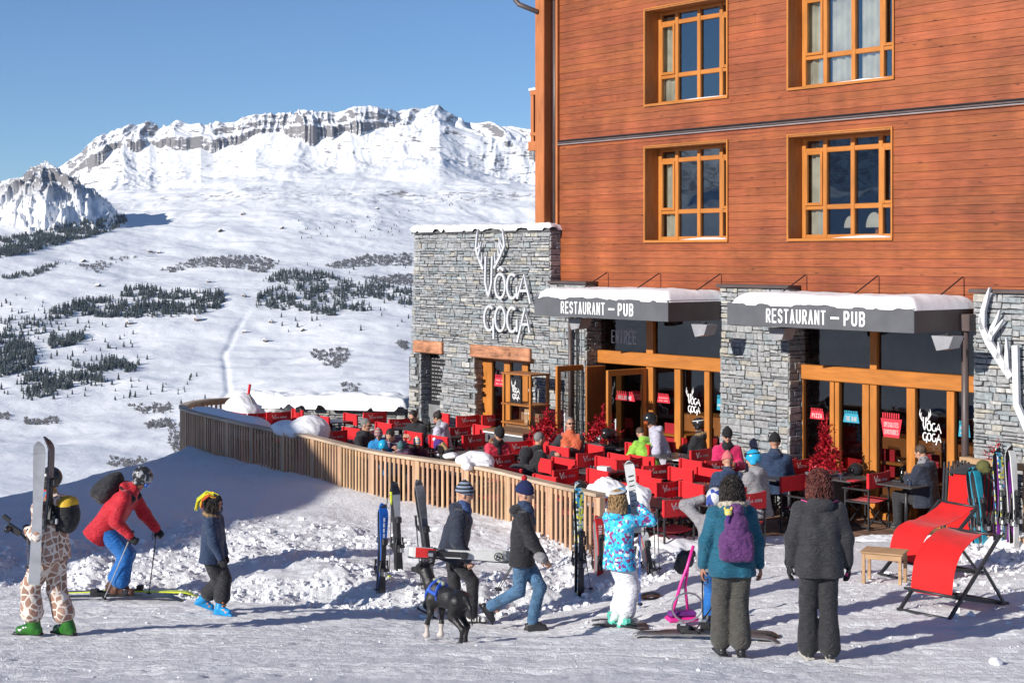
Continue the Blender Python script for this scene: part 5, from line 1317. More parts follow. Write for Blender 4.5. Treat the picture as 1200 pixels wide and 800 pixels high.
PCOUNT = [0]
def person(label, pos, rot=0., H=1.75, pelvis=(0, 0, .93), lean=0., slean=0., twist=0., head=(0., 0.), feet=((0, .1, 0, 0), (0, -.1, 0, 0)),
           hands=((.05, .27, .78), (.05, -.27, .78)), jacket=(K_BLACK, .022, .12), trousers=(K_PANTS, .012), boots=(M_BOOTK, 'shoe'), gloves=None, hat=None, hair=None,
           goggles=None, skin=None, fur=None, hood=False, scarf=None, curl=(.7, .7), elbow=((-.6, .5, -.5), (-.6, -.5, -.5)), knee=((1, 0, .1), (1, 0, .1)), h=.016, vest=None,
           shades=False, group=None, palm=None, shape=1.0, footpitch=(0, 0), hooddown=True, sole=None, tcut=0):
    skin = skin or M_SKIN; s = H / 1.75; PCOUNT[0] += 1; sd = PCOUNT[0] * 1.37
    pel = Vector(pelvis); u = Vector((math.sin(lean) * math.cos(slean), math.sin(slean), math.cos(lean) * math.cos(slean)))
    sv = Vector((-math.sin(twist), math.cos(twist), 0)); sv = (sv - u * sv.dot(u)).normalized(); hv = Vector((-math.sin(twist * .3), math.cos(twist * .3), 0)); fw = sv.cross(u)
    Nk = pel + u * .53; Sh = [pel + u * .452 + sv * .170, pel + u * .452 - sv * .170]; Hp = [pel + hv * .085 - Vector((0, 0, .02)), pel - hv * .085 - Vector((0, 0, .02))]
    hp = lean * .45 + head[1]; hu = Vector((math.sin(hp), slean * .5, math.cos(hp))).normalized()
    yaw = head[0] + twist * .5; hf0 = Vector((math.cos(yaw), math.sin(yaw), 0)); hf = (hf0 - hu * hf0.dot(hu)).normalized()
    # the pitch acts along the way the face looks
    if abs(yaw) > .4:
        hu = (Vector((0, 0, 1)) * math.cos(head[1]) + hf0 * math.sin(head[1]) + Vector((math.sin(lean * .45), 0, 0))).normalized(); hf = (hf0 - hu * hf0.dot(hu)).normalized()
    hs = hu.cross(hf); hc = Nk + (u * .06 + hu * .125); R = [[hf[i], hs[i], hu[i]] for i in range(3)]
    hl = lambda x, y, z: T3(hc + hf * x + hs * y + hu * z)
    El, Wr, Kn, An = [], [], [], []
    for i in (0, 1):
        e, w = ik(Sh[i], hands[i], .285, .255, elbow[i]); El.append(e); Wr.append(w)
        f = feet[i]; an = Vector((f[0], f[1], f[2] + .085)); k_, a_ = ik(Hp[i], an, .43, .42, knee[i]); Kn.append(k_); An.append(a_)
    c = lambda a, b, ra, rb, m=0: ('cap', T3(a), T3(b), ra, rb, m)
    # --- the body itself, one surface under the clothes
    B0 = [c(Hp[0], Hp[1], .095, .095), c(pel, pel + u * .22, .11, .105), c(pel + u * .2 + sv * .04, Nk - u * .13 + sv * .06, .10, .10), c(pel + u * .2 - sv * .04, Nk - u * .13 - sv * .06, .10, .10), c(Sh[0], Sh[1], .055, .055), c(Nk - u * .06, hc - hu * .05, .055, .05)]
    for i in (0, 1): B0 += [c(Sh[i], El[i], .048, .038), c(El[i], Wr[i], .038, .027), c(Hp[i], Kn[i], .082, .055), c(Kn[i], An[i], .053, .036), c(An[i], An[i] + Vector((.1 * math.cos(feet[i][3]), .1 * math.sin(feet[i][3]), -.04)), .036, .03)]
    data = [sdf(B0, max(h, .02), .03)]
    hd = [('ell', hl(-.012, 0, .03), (.094, .074, .088), 0, R), ('ell', hl(.018, 0, -.025), (.072, .060, .085), 0, R), c(hl(.045, 0, -.085), hl(.062, 0, -.088), .026, .022), c(hl(.088, 0, .008), hl(.103, 0, -.026), .008, .013), ('ell', hl(.070, 0, .028), (.022, .05, .012), 0, R),
          ('ell', hl(-.005, .075, -.012), (.017, .010, .030), 0, R), ('ell', hl(-.005, -.075, -.012), (.017, .010, .030), 0, R), c(hl(-.02, 0, -.05), T3(Nk - u * .02), .05, .055)]
    pt = [('ell', hl(.088, .030, .004), (.012, .014, .008), 1, R), ('ell', hl(.088, -.030, .004), (.012, .014, .008), 1, R), ('ell', hl(.086, 0, -.058), (.016, .024, .007), 2, R)]
    data.append(sdf(hd, min(h * .5, .009), .018, paint=pt))
    if not gloves:
        for i in (0, 1):
            d = (Wr[i] - El[i]).normalized(); nr = palm[i] if palm else (0, (-1, 1)[i], .1)
            data.append(sdf(hand_prims(Wr[i] - d * .01, d, nr, (1, -1)[i], curl[i]), .0065 if h < .02 else .008, .006))
    body = sdf_obj('person', data, [skin, M_EYE, M_LIP], None, True, pos, (0, 0, rot)); body.scale = (s, s, s)
    props(body, label, 'person', group)
    # --- trousers
    tm, ti = trousers[0], trousers[1]; flare = trousers[2] if len(trousers) > 2 else .0
    tp = [c(Hp[0], Hp[1], .100 + ti * .6, .100 + ti * .6), c(pel, pel + u * .10, .104 + ti * .5, .10 + ti * .5)]; cuts = []
    for i in (0, 1):
        lo_ = An[i] + (Kn[i] - An[i]).normalized() * (tcut or .12 if boots[1] == 'ski' else .06 if boots[1] == 'boot' else .03); ti_ = ti + (.012 if boots[1] != 'shoe' else 0)
        tp += [c(Hp[i], Kn[i], .092 * shape + ti, .066 + ti), c(Kn[i], lo_, .064 + ti, .056 + ti_ + flare)]
    data = [sdf(tp, h, .035, noise=[(.0045, 15, sd), (.003, 34, sd + 2)])]
    sdf_obj('trousers', data, [tm], body)
    # --- jacket
    jm, ji, hem = jacket[:3]
    jp = [c(pel - u * hem + sv * .082, pel + u * .22 + sv * .048, .122 + ji, .110 + ji), c(pel - u * hem - sv * .082, pel + u * .22 - sv * .048, .122 + ji, .110 + ji),
          c(pel + u * .2 + sv * .055, Nk - u * .16 + sv * .080, .104 + ji, .102 + ji), c(pel + u * .2 - sv * .055, Nk - u * .16 - sv * .080, .104 + ji, .102 + ji), c(Sh[0], Nk - u * .05 + sv * .03, .056 + ji * .7, .058 + ji * .6), c(Sh[1], Nk - u * .05 - sv * .03, .056 + ji * .7, .058 + ji * .6), c(Nk - u * .06, Nk + u * .045, .075 + ji * .5, .066 + ji * .4)]
    if vest is None or True:
        for i in (0, 1):
            am = 1 if vest else 0
            jp += [c(Sh[i], El[i], .055 + ji * .8, .048 + ji * .8, am), c(El[i], Wr[i] - (Wr[i] - El[i]).normalized() * .02, .047 + ji * .8, .036 + ji * .6, am)]
    if hood: 
        jp += [('ell', hl(-.03, 0, .02), (.125, .115, .135), 0, R)]
    elif hooddown: jp += [('ell', T3(Nk - fw * .10 - u * .01), (.075, .125, .07), 0)]
    sub = [('ell', hl(.10, 0, -.01), (.09, .072, .12), 0, R), ('ell', hl(.0, 0, .0), (.098, .085, .115), 0, R)]
    data = [sdf(jp, h, .04, noise=[(.005 + ji * .05, 13, sd), (.003, 31, sd + 3)], cuts=[(T3(pel - u * (hem + .02)), T3(-u))], subtract=sub if hood else [('ell', hl(.02, 0, -.01), (.10, .08, .105), 0, R)])]
    sdf_obj('jacket', data, [jm, vest or jm], body)
    if fur:
        ring = MB(); fp = []
        for k in range(14):
            a = 2 * PI * k / 14
            if hood: ctr = Vector(hl(.045, math.cos(a) * .10, .01 + math.sin(a) * .125))
            else: ctr = Nk + u * .02 - fw * .04 + sv * math.cos(a) * .115 - fw * math.sin(a) * .10 + u * (.02 * math.sin(a))
            fp.append(('ell', T3(ctr), (.034, .034, .034), 0))
        sdf_obj('fur_trim', [sdf(fp, .009, .02, noise=[(.008, 90, sd), (.006, 150, 2)])], [fur], body)
    if scarf:
        sdf_obj('scarf', [sdf([c(Nk + sv * .03, Nk + u * .06, .09, .08), c(Nk - sv * .03 + fw * .04, Nk + u * .05, .085, .075), c(Nk + fw * .06, pel + u * .38 + fw * .11, .05, .04)], max(h * .8, .012), .02, noise=[(.007, 40, sd)], subtract=[('ell', hl(.03, 0, .03), (.09, .072, .12), 0, R)])], [scarf], body)
    # --- gloves
    if gloves:
        for i in (0, 1):
            d = (Wr[i] - El[i]).normalized(); nr = palm[i] if palm else (0, (-1, 1)[i], .1)
            gp = hand_prims(Wr[i] - d * .01, d, nr, (1, -1)[i], curl[i], 1.45) + [c(Wr[i] - d * .05, Wr[i] + d * .01, .046, .036)]
            sdf_obj('glove', [sdf(gp, .0075 if h < .02 else .010, .008)], [gloves], body)
    # --- feet
    for i in (0, 1):
        yw = feet[i][3]; fd = Vector((math.cos(yw), math.sin(yw), 0)); sl = Vector((-fd.y, fd.x, 0)); a = An[i]; fpz = footpitch[i]
        fd2 = fd * math.cos(fpz) - Vector((0, 0, 1)) * math.sin(fpz); up2 = fd * math.sin(fpz) + Vector((0, 0, 1)) * math.cos(fpz)
        bm_, ty = boots[0], boots[1]; shn = (Kn[i] - a).normalized()
        if ty == 'ski':
            q = [c(a + shn * .13, a + up2 * .0 - fd2 * .015, .070, .068), c(a - up2 * .035 - fd2 * .05, a - up2 * .035 + fd2 * .15, .052, .046), c(a - up2 * .0, a + fd2 * .10 - up2 * .02, .06, .045),
                 ('box', T3(a + fd2 * .06 - up2 * .072), (.165, .036, .014), 1, [[fd2[k], sl[k], up2[k]] for k in range(3)], .006)]
            for dz, dx in ((.10, .075), (.05, .07), (.0, .09), (-.03, .13)):
                q.append(('box', T3(a + up2 * dz + fd2 * dx), (.012, .05, .011), 2, [[fd2[k], sl[k], up2[k]] for k in range(3)], .004))
            q.append(c(a + shn * .17, a + shn * .13, .064, .068, 1))
            sdf_obj('ski_boot', [sdf(q, .0085, .008)], [bm_, boots[2] if len(boots) > 2 else M_BOOTK, boots[3] if len(boots) > 3 else M_METAL], body)
        else:
            q = [c(a - fd2 * .045 - up2 * .042, a + fd2 * .145 - up2 * .050, .040, .034), c(a + up2 * .03, a - up2 * .02 + fd2 * .01, .048, .045), c(a - up2 * .01, a + fd2 * .09 - up2 * .03, .042, .036)]
            if ty == 'boot': q.append(c(a + shn * .17, a, .060, .055))
            q.append(('box', T3(a + fd2 * .05 - up2 * .077), (.148, .045, .011), 1, [[fd2[k], sl[k], up2[k]] for k in range(3)], .008))
            if ty == 'trainer':
                for k in range(3): q.append(('box', T3(a + fd2 * (.03 + .035 * k) - up2 * (.02 + .008 * k)), (.006, .05, .028), 2, [[fd2[j], sl[j], up2[j]] for j in range(3)], .002))
            sdf_obj('shoe', [sdf(q, .010, .012)], [bm_, sole or M_BOOTK, M_BOOTK], body)
    # --- head gear
    hh = min(h * .6, .010)
    if hair:
        ty, hm = hair; sb = [('ell', hl(.105, 0, -.02), (.085, .062, .10), 0, R)]
        q = [('ell', hl(-.022, 0, .035), (.100, .086, .098), 0, R)]; nz = [(.003, 70, sd)]
        if ty == 'short': q = [('ell', hl(-.022, 0, .038), (.094, .082, .092), 0, R)]; sb = [('ell', hl(.10, 0, -.035), (.105, .078, .10), 0, R)]
        if ty == 'curly': q = [('ell', hl(-.025, 0, .03), (.108, .096, .096), 0, R), ('ell', hl(-.04, .035, -.06), (.085, .085, .10), 0, R), ('ell', hl(-.04, -.035, -.06), (.085, .085, .10), 0, R), ('ell', hl(-.045, 0, -.13), (.075, .12, .06), 0, R), ('ell', hl(-.03, .08, -.12), (.05, .05, .06), 0, R), ('ell', hl(-.03, -.085, -.13), (.05, .05, .07), 0, R)]; nz = [(.013, 52, sd), (.012, 105, sd + 1), (.006, 190, 3)]
        if ty == 'long': q += [c(hl(-.06, .04, -.02), hl(-.07, .05, -.22), .06, .045), c(hl(-.06, -.04, -.02), hl(-.07, -.05, -.22), .06, .045), c(hl(.0, .07, -.05), hl(.03, .08, -.20), .035, .025), c(hl(.0, -.07, -.05), hl(.03, -.08, -.20), .035, .025)]; nz = [(.007, 60, sd), (.004, 110, 1)]
        if ty == 'hang': q += [c(hl(-.03, .06, 0), hl(.09, .09, -.20), .05, .03), c(hl(-.03, -.06, 0), hl(.09, -.09, -.20), .05, .03), c(hl(-.07, 0, -.02), hl(-.03, .02, -.22), .06, .03)]; nz = [(.007, 60, sd)]
        if ty == 'bun': q += [('ell', hl(-.09, 0, .10), (.04, .04, .04), 0, R)]
        ho = sdf_obj('hair', [sdf(q, hh, .02, noise=nz, subtract=sb)], [hm], body)
        if h <= .013 and ty in ('curly', 'long'):
            rs = random.Random(int(sd * 100)); st = MB()
            for k in range(430 if ty == 'curly' else 160):
                az = rs.uniform(-2.55, 2.55) + PI; el = rs.uniform(-.2, 1.3); rr_ = .090
                p = Vector((-.02 + rr_ * math.cos(az) * math.cos(el), rr_ * .88 * math.sin(az) * math.cos(el), .035 + rr_ * math.sin(el))); pts = []; L_ = rs.uniform(.10, .24); ph = rs.random() * 6; am = rs.uniform(.006, .014)
                dr = Vector((p.x + .02, p.y, 0)).normalized()
                for j in range(9):
                    t = j / 8; q_ = p + dr * (.030 * math.sin(min(1, t * 2) * PI / 2) + .012 * t) + Vector((am * math.sin(ph + t * 15), am * math.cos(ph * 1.3 + t * 13), -L_ * t ** 1.25 + .018 * math.sin(t * PI)))
                    pts.append(Vector(hl(*q_)))
                st.tube(pts, [.0045, .005, .005, .005, .0045, .004, .0035, .003, .0015], hm, 4)
            st.build('curls', ho)
    if hat:
        ty, tm_ = hat[0], hat[1]; fwd = hf; bk = T3(-(hu) + hf * .18)
        if ty == 'beanie':
            cut = [(hl(.0, 0, .018), T3((-hu - hf * .12).normalized()))]
            q = [('ell', hl(-.016, 0, .055), (.112, .094, .108), 0, R), c(hl(-.02, 0, .13), hl(-.035, 0, .155), .05, .03)]
            o = [sdf(q, hh, .03, cuts=cut, noise=[(.0015, 120, 0)])]
            o.append(sdf([('ell', hl(-.014, 0, .034), (.118, .100, .045), 0, R)], hh, .0, cuts=[(hl(0, 0, .008), T3((-hu - hf * .12).normalized())), (hl(0, 0, .058), T3(hu))]))
            sdf_obj('hat', o, [tm_], body)
            if len(hat) > 2: sdf_obj('pompom', [sdf([('ell', hl(-.035, 0, .195), (.036, .036, .036), 0)], .008, 0, noise=[(.005, 110, 0)])], [hat[2]], body)
        if ty == 'helmet':
            q = [('ell', hl(-.014, 0, .045), (.128, .108, .118), 0, R)]
            for sg_ in (1, -1): q.append(('ell', hl(-.01, .085 * sg_, -.035), (.052, .024, .05), 0, R))
            o = [sdf(q, hh, .02, cuts=[(hl(0, 0, -.07), T3(-hu))], subtract=[('ell', hl(.13, 0, -.045), (.115, .085, .09), 0, R)])]
            sdf_obj('helmet', o, [tm_], body)
        if ty == 'strips':
            q = [('ell', hl(-.016, 0, .045), (.112, .094, .102), 0, R)]
            sdf_obj('hat', [sdf(q, hh, .0, subtract=[('ell', hl(.11, 0, -.03), (.09, .068, .10), 0, R)])], [tm_], body)
            st = MB(); cs = [M_STRY, M_STRO, M_STRR, M_STRG, M_STRY, M_STRB]
            rr = random.Random(4)
            for k in range(34):
                y0 = rr.uniform(-.08, .08); l = rr.uniform(.22, .36); p0 = Vector(hl(rr.uniform(-.02, .05), y0, .135 - abs(y0) * .5)); pts = [p0]
                p1 = p0 - hf * l * .4 + hs * y0 * .5 + hu * .03; p2 = p1 - hf * l * .35 - hu * l * .35 + hs * y0 * .3; p3 = p2 - hf * l * .05 - hu * l * .45
                q_ = [p0, p1, p2, p3]
                for a_, b_ in zip(q_[:-1], q_[1:]): st.bar(a_, b_, .026, .007, cs[k % 6], up=(1, 0, .5), bev=0)
            st.build('hat_strips', body)
        if ty == 'headband':
            sdf_obj('headband', [sdf([('ell', hl(-.014, 0, .05), (.106, .09, .03), 0, R)], hh, 0)], [tm_], body)
    if goggles:
        gl_, where = goggles[:2]; z_ = .004 if where == 'eyes' else .085; x_ = .095 if where == 'eyes' else .090
        q = [('ell', hl(x_, 0, z_), (.034, .082, .042), 0, R), ('ell', hl(-.012, 0, z_ + .012), (.130, .112, .017), 1, R)]
        sdf_obj('goggles', [sdf(q, .008, .0)], [gl_, goggles[2] if len(goggles) > 2 else M_RUBB], body)
    if shades:
        q = [('ell', hl(.095, .031, .006), (.012, .029, .020), 0, R), ('ell', hl(.095, -.031, .006), (.012, .029, .020), 0, R), c(hl(.1, -.02, .012), hl(.1, .02, .012), .005, .005), c(hl(.085, .062, .012), hl(0, .08, .005), .005, .005), c(hl(.085, -.062, .012), hl(0, -.08, .005), .005, .005)]
        sdf_obj('sunglasses', [sdf(q, .006, 0)], [M_LENS], body)
    bpy.context.view_layer.update() if False else None
    Mx = Matrix.Translation(pos) @ Matrix.Rotation(rot, 4, 'Z') @ Matrix.Scale(s, 4)
    return dict(o=body, M=Mx, pel=pel, u=u, sv=sv, fw=fw, Nk=Nk, Sh=Sh, El=El, Wr=Wr, hc=hc, pos=Vector(pos), rot=rot, s=s, hl=hl, R=R)

M_STRY = mat('yellow_strip', (.75, .62, .02), .8, .1); M_STRO = mat('orange_strip', (.75, .20, .02), .8, .1); M_STRR = mat('red_strip', (.55, .05, .02), .8, .1); M_STRG = mat('lime_strip', (.45, .65, .05), .8, .1); M_STRB = mat('blue_strip', (.05, .30, .45), .8, .1)

def worn(P, name, data, mats, label, cat):
    o = sdf_obj(name, data, mats, None, True, P['pos'], (0, 0, P['rot'])); o.scale = (P['s'],) * 3; props(o, label, cat); return o

# ---- skis, poles
def ski_mesh(top, base, L_=1.65, w=(.118, .072, .105), accent=None, name='ski'):
    """a ski standing on its tail, running surface towards +y"""
    mb = MB(); n = 30; vs = []
    for i in range(n + 1):
        t = i / n; z = L_ * t
        if t < .5: ww = w[2] + (w[1] - w[2]) * sstep(0, .5, np.float64(t))
        else: ww = w[1] + (w[0] - w[1]) * sstep(.5, .9, np.float64(t))
        ww = float(ww)
        if t > .92: ww *= math.sqrt(max(.0, 1 - ((t - .92) / .082) ** 2)) 
        if t < .02: ww *= .85
        ww = max(ww, .012)
        yy = .0 + (.085 * ((t - .88) / .12) ** 2 if t > .88 else 0) * 1 + (.02 * (1 - t / .04) if t < .04 else 0) - .012 * math.sin(PI * t)
        th = .010 + .010 * math.sin(PI * min(1, max(0, t)))
        vs += [(-ww / 2, yy, z), (ww / 2, yy, z), (ww / 2 * .94, yy - th, z), (-ww / 2 * .94, yy - th, z)]
    for k, (fa, m_) in enumerate(((0, base), (1, top), (2, top), (3, top))):
        for i in range(n):
            a, b_ = 4 * i + fa, 4 * i + (fa + 1) % 4
            mm = m_
            if fa == 2 and accent: mm = accent[1] if accent[0][0] < i / n < accent[0][1] else top
            mb.add([vs[a], vs[b_], vs[b_ + 4], vs[a + 4]], [(0, 1, 2, 3)], mm, smooth=False)
    mb.add([vs[0], vs[1], vs[2], vs[3]], [(0, 1, 2, 3)], base)
    return mb
def binding(z0, m=None):
    m = m or M_RUBB; mb = MB(); y = -.034
    mb.box(-.032, .032, y - .012, y + .012, z0 - .19, z0 + .20, m, bev=.004)
    mb.box(-.036, .036, y - .062, y, z0 + .15, z0 + .235, m, bev=.012); mb.box(-.040, .040, y - .078, y, z0 - .24, z0 - .13, m, bev=.015); mb.box(-.022, .022, y - .10, y - .06, z0 - .23, z0 - .17, M_METAL, bev=.006)
    for sx_ in (-1, 1): mb.bar((sx_ * .04, y - .02, z0 - .05), (sx_ * .062, y - .03, z0 - .18), .012, .03, m); mb.box(sx_ * .036, sx_ * .06, y - .02, y - .01, z0 - .10, z0 - .04, m)
    return mb
def ski(parent, top, base, loc=(0, 0, 0), rot=(0, 0, 0), L_=1.65, accent=None, text=None, tmat=None):
    o = ski_mesh(top, base, L_, accent=accent)
    if text:      # lettering set along the top sheet
        tt = MB(); tt.text(text, 0, 0, L_ * .26, .052, tmat or M_WHITE, 0, .003); o.add([(.026 - z, -.027 + y, L_ * .60 + x) for x, y, z in tt.v], tt.f, tmat or M_WHITE)
    s_ = o.build('ski', parent, loc, rot); binding(L_ * .46).build('ski_binding', s_); return s_
def orient(o, a, b, yax=(0, 1, 0)):
    """stand a ski from a to b with its running surface turned towards yax"""
    a, b = Vector(a), Vector(b); z_ = (b - a).normalized(); y_ = Vector(yax); y_ = (y_ - z_ * y_.dot(z_)).normalized(); x_ = y_.cross(z_)
    o.matrix_world = Matrix(((x_.x, y_.x, z_.x, a.x), (x_.y, y_.y, z_.y, a.y), (x_.z, y_.z, z_.z, a.z), (0, 0, 0, 1))); return o
def ski_pair(label, pos, tilt=(0, 0), rz=0, top=None, base=None, L_=1.65, crossed=.0, accent=None, text=None, tmat=None, sink=.12, group=None, name='ski_pair'):
    e = empty(name, pos, 0, label, 'skis', group); e.rotation_euler = (tilt[0], tilt[1], rz)
    ski(e, top, base, (0, .0, -sink), (0, 0, 0), L_, accent, text, tmat)
    ski(e, top, base, (0, .055, -sink), (0, crossed, PI), L_, accent)
    return e
def pole_mb(col, L_=1.2):
    mb = MB(); mb.tube([(0, 0, -.05), (0, 0, 0), (0, 0, L_ * .86)], [.002, .006, .008], col, 6); return mb
def ski_pole(label, pos, tilt=(0, 0, 0), col=None, L_=1.2, grip=None, group=None):
    o = pole_mb(col or M_RUBB, L_).build('ski_pole', None, pos, tilt); props(o, label, 'ski pole', group)
    g = MB(); g.tube([(0, 0, L_ * .85), (0, 0, L_ * .9), (.004, 0, L_ * .97), (.012, 0, L_)], [.013, .016, .014, .019], grip or M_RUBB, 8); g.build('grip', o)
    b_ = MB(); b_.tube([(0, 0, .05), (0, 0, .062)], [.034, .030], grip or M_RUBB, 10); b_.build('basket', o)
    st = MB(); pts = [(.012, 0, L_ * .98), (.05, .01, L_ * .93), (.055, .02, L_ * .84), (.02, .02, L_ * .80), (.0, .005, L_ * .9)]
    for a, b2 in zip(pts[:-1], pts[1:]): st.bar(a, b2, .015, .003, M_RUBB)
    st.build('wrist_strap', o)
    return o
def pole_between(label, tip, top_, col=None, grip=None, group=None):
    tip, top_ = Vector(tip), Vector(top_); d = top_ - tip; q = d.to_track_quat('Z', 'Y').to_euler()
    return ski_pole(label, tip, tuple(q), col, d.length, grip, group)
# ================================================================== TERRACE
M_DECK = wood_mat('deck_boards', (.22, .13, .085), .65, .35, (1.2, 10, 10), 'tone', .3)
M_PICK = wood_mat('pale_picket_wood', (.50, .315, .195), .6, .22, (9, 9, 1.2), 'tone', .15)
M_RAIL = wood_mat('weathered_rail_wood', (.50, .38, .27), .65, .25, (1.5, 1.5, 9), 'tone', .2)
M_FRAME = mat('black_chair_frame', (.030, .030, .033), .45, .2)
M_TABLE = mat('dark_table_top', (.075, .07, .07), .4, .2)
M_STOOL = wood_mat('teak', (.42, .26, .14), .55, .25, (1.5, 9, 9), None, .2)
M_SLING = canvas('red_sling', (.66, .010, .010))
M_LEAF = mat('red_tinsel_foliage', (.42, .008, .02), .55, .35, 20)

# deck
mb = MB(); rd = random.Random(2)
vs = [(p[0], p[1]) for p in DECK]
dirv = Vector((UX, UY, 0)); nrm = Vector((IX, IY, 0))
def clip_line(o, d, poly):
    ts = []
    for i in range(len(poly)):
        a = Vector((poly[i][0], poly[i][1], 0)); b_ = Vector((poly[i - 1][0], poly[i - 1][1], 0)); e = b_ - a
        den = d.x * e.y - d.y * e.x
        if abs(den) < 1e-9: continue
        t = ((a.x - o.x) * e.y - (a.y - o.y) * e.x) / den; s_ = ((a.x - o.x) * d.y - (a.y - o.y) * d.x) / den
        if 0 <= s_ < 1: ts.append(t)
    ts.sort(); return list(zip(ts[::2], ts[1::2]))
k = -14.0
while k < 3:
    o = Vector((P0[0], P0[1], 0)) + nrm * k
    for a, b_ in clip_line(o, dirv, DECK):
        x = a
        while x < b_:
            e = min(b_, x + rd.uniform(2, 4)); t = rd.uniform(.7, 1.2); p = o + dirv * x; q = o + dirv * (e - .004)
            if (q - p).length > .05: mb.bar(p + Vector((0, 0, -.015)), q + Vector((0, 0, -.015)), .112, .03, M_DECK, col=(t, t * .97, t * .94))
            x = e
    k += .12
for i in range(len(DECK)):
    a, b_ = DECK[i - 1], DECK[i]
    if i in (12, 13, 14, 15): continue
    mb.bar((a[0], a[1], -.14), (b_[0], b_[1], -.14), .05, .26, M_DECK)
props(mb.build('terrace_deck', attr=True), kind='structure')
# trodden snow left on the deck
def puddle_snow(cx, cy, rx, ry, h, seed):
    n = 40; X, Y = np.meshgrid(np.linspace(-1.2, 1.2, n), np.linspace(-1.2, 1.2, n))
    r = np.hypot(X, Y) + .35 * fbm(X * 2 + seed, Y * 2, 4, seed)
    Z = np.where(r < 1, h * np.sqrt(np.maximum(0, 1 - r ** 2)) * (1 + .5 * fbm(X * 5, Y * 5, 3, seed)), -.03)
    return cx + X * rx, cy + Y * ry, Z
for (cx, cy, rx, ry, h, s_) in ((4.1, 23.2, .8, .35, .05, 1), (5.6, 23.3, .5, .3, .05, 2), (2.3, 22.5, .8, .5, .16, 3), (6.5, 22.9, .6, .3, .12, 4), (3.0, 22.85, .6, .3, .10, 5)):
    X, Y, Z = puddle_snow(cx, cy, rx, ry, h, s_); props(grid_mesh('deck_snow', X, Y, Z, M_PILE), kind='structure')

# curved railing
path = smooth_path(FENCE, .06)
fr = empty('wooden_railing', (0, 0, 0), 0, 'curved pale wooden picket railing round the terrace edge', 'railing')
arc_ = [0]
for a, b_ in zip(path[:-1], path[1:]): arc_.append(arc_[-1] + (b_ - a).length)
def on_path(s_):
    i = max(0, min(len(path) - 2, int(np.searchsorted(arc_, s_) - 1))); t = (s_ - arc_[i]) / max(1e-6, arc_[i + 1] - arc_[i]); return path[i].lerp(path[i + 1], t), (path[i + 1] - path[i]).normalized()
TOT = arc_[-1]
def sweep(mb, off, w, z0, z1, m, step=.3, s0=0, s1=None):
    s1 = s1 or TOT; n = int((s1 - s0) / step); S = []
    for i in range(n + 1):
        p, t = on_path(s0 + (s1 - s0) * i / n); nn = Vector((-t.y, t.x, 0)); S.append((p + nn * (off - w / 2), p + nn * (off + w / 2)))
    vs = []
    for a, b_ in S: vs += [(a.x, a.y, z0), (b_.x, b_.y, z0), (b_.x, b_.y, z1), (a.x, a.y, z1)]
    for i in range(n):
        t = .85 + .3 * ((i // 8) * 7 % 5) / 5
        for q in range(4): a, b_ = 4 * i + q, 4 * i + (q + 1) % 4; mb.add([vs[a], vs[b_], vs[b_ + 4], vs[a + 4]], [(0, 1, 2, 3)], m, (t, t, t))
    mb.add(vs[:4], [(0, 1, 2, 3)], m); mb.add(vs[-4:], [(3, 2, 1, 0)], m)
mb = MB(); sweep(mb, -.005, .17, .99, 1.035, M_RAIL, .15); mb.build('handrail', fr, attr=True)
mb = MB(); sweep(mb, .0, .045, .89, .985, M_PICK, .15); sweep(mb, .0, .05, .02, .10, M_PICK, .15); mb.build('cross_rail', fr, attr=True)
mb = MB(); sweep(mb, .03, .06, -.25, -.06, M_RAIL, .15); mb.build('edge_beam', fr, attr=True)
mb = MB(); s_ = .06; rp = random.Random(4); k = 0
while s_ < TOT - .03:
    p, t = on_path(s_); nn = Vector((-t.y, t.x, 0)); q = p + nn * -.0 - nn * -.042; tn = rp.uniform(.72, 1.15); w = .052
    side = nn * -1
    q = p + nn * .043 if False else p + nn * .043
    mb.bar((q.x, q.y, -.32), (q.x, q.y, .975), w, .028, M_PICK, up=(nn.x, nn.y, 0), col=(tn, tn * rp.uniform(.93, 1.03), tn * rp.uniform(.88, 1.02)), bev=.004); s_ += .118
pk = mb.build('picket_panel', fr, attr=True)
s_ = .0
while s_ < TOT:
    p, t = on_path(s_); nn = Vector((-t.y, t.x, 0)); mb = MB(); tn = rp.uniform(.85, 1.1)
    q = p + nn * .0
    mb.bar((q.x, q.y, -1.5 if p.x < -6.5 else -.5), (q.x, q.y, .986), .09, .10, M_PICK, up=(nn.x, nn.y, 0), col=(tn, tn, tn), bev=.006); mb.build('post', fr, attr=True); s_ += 1.18

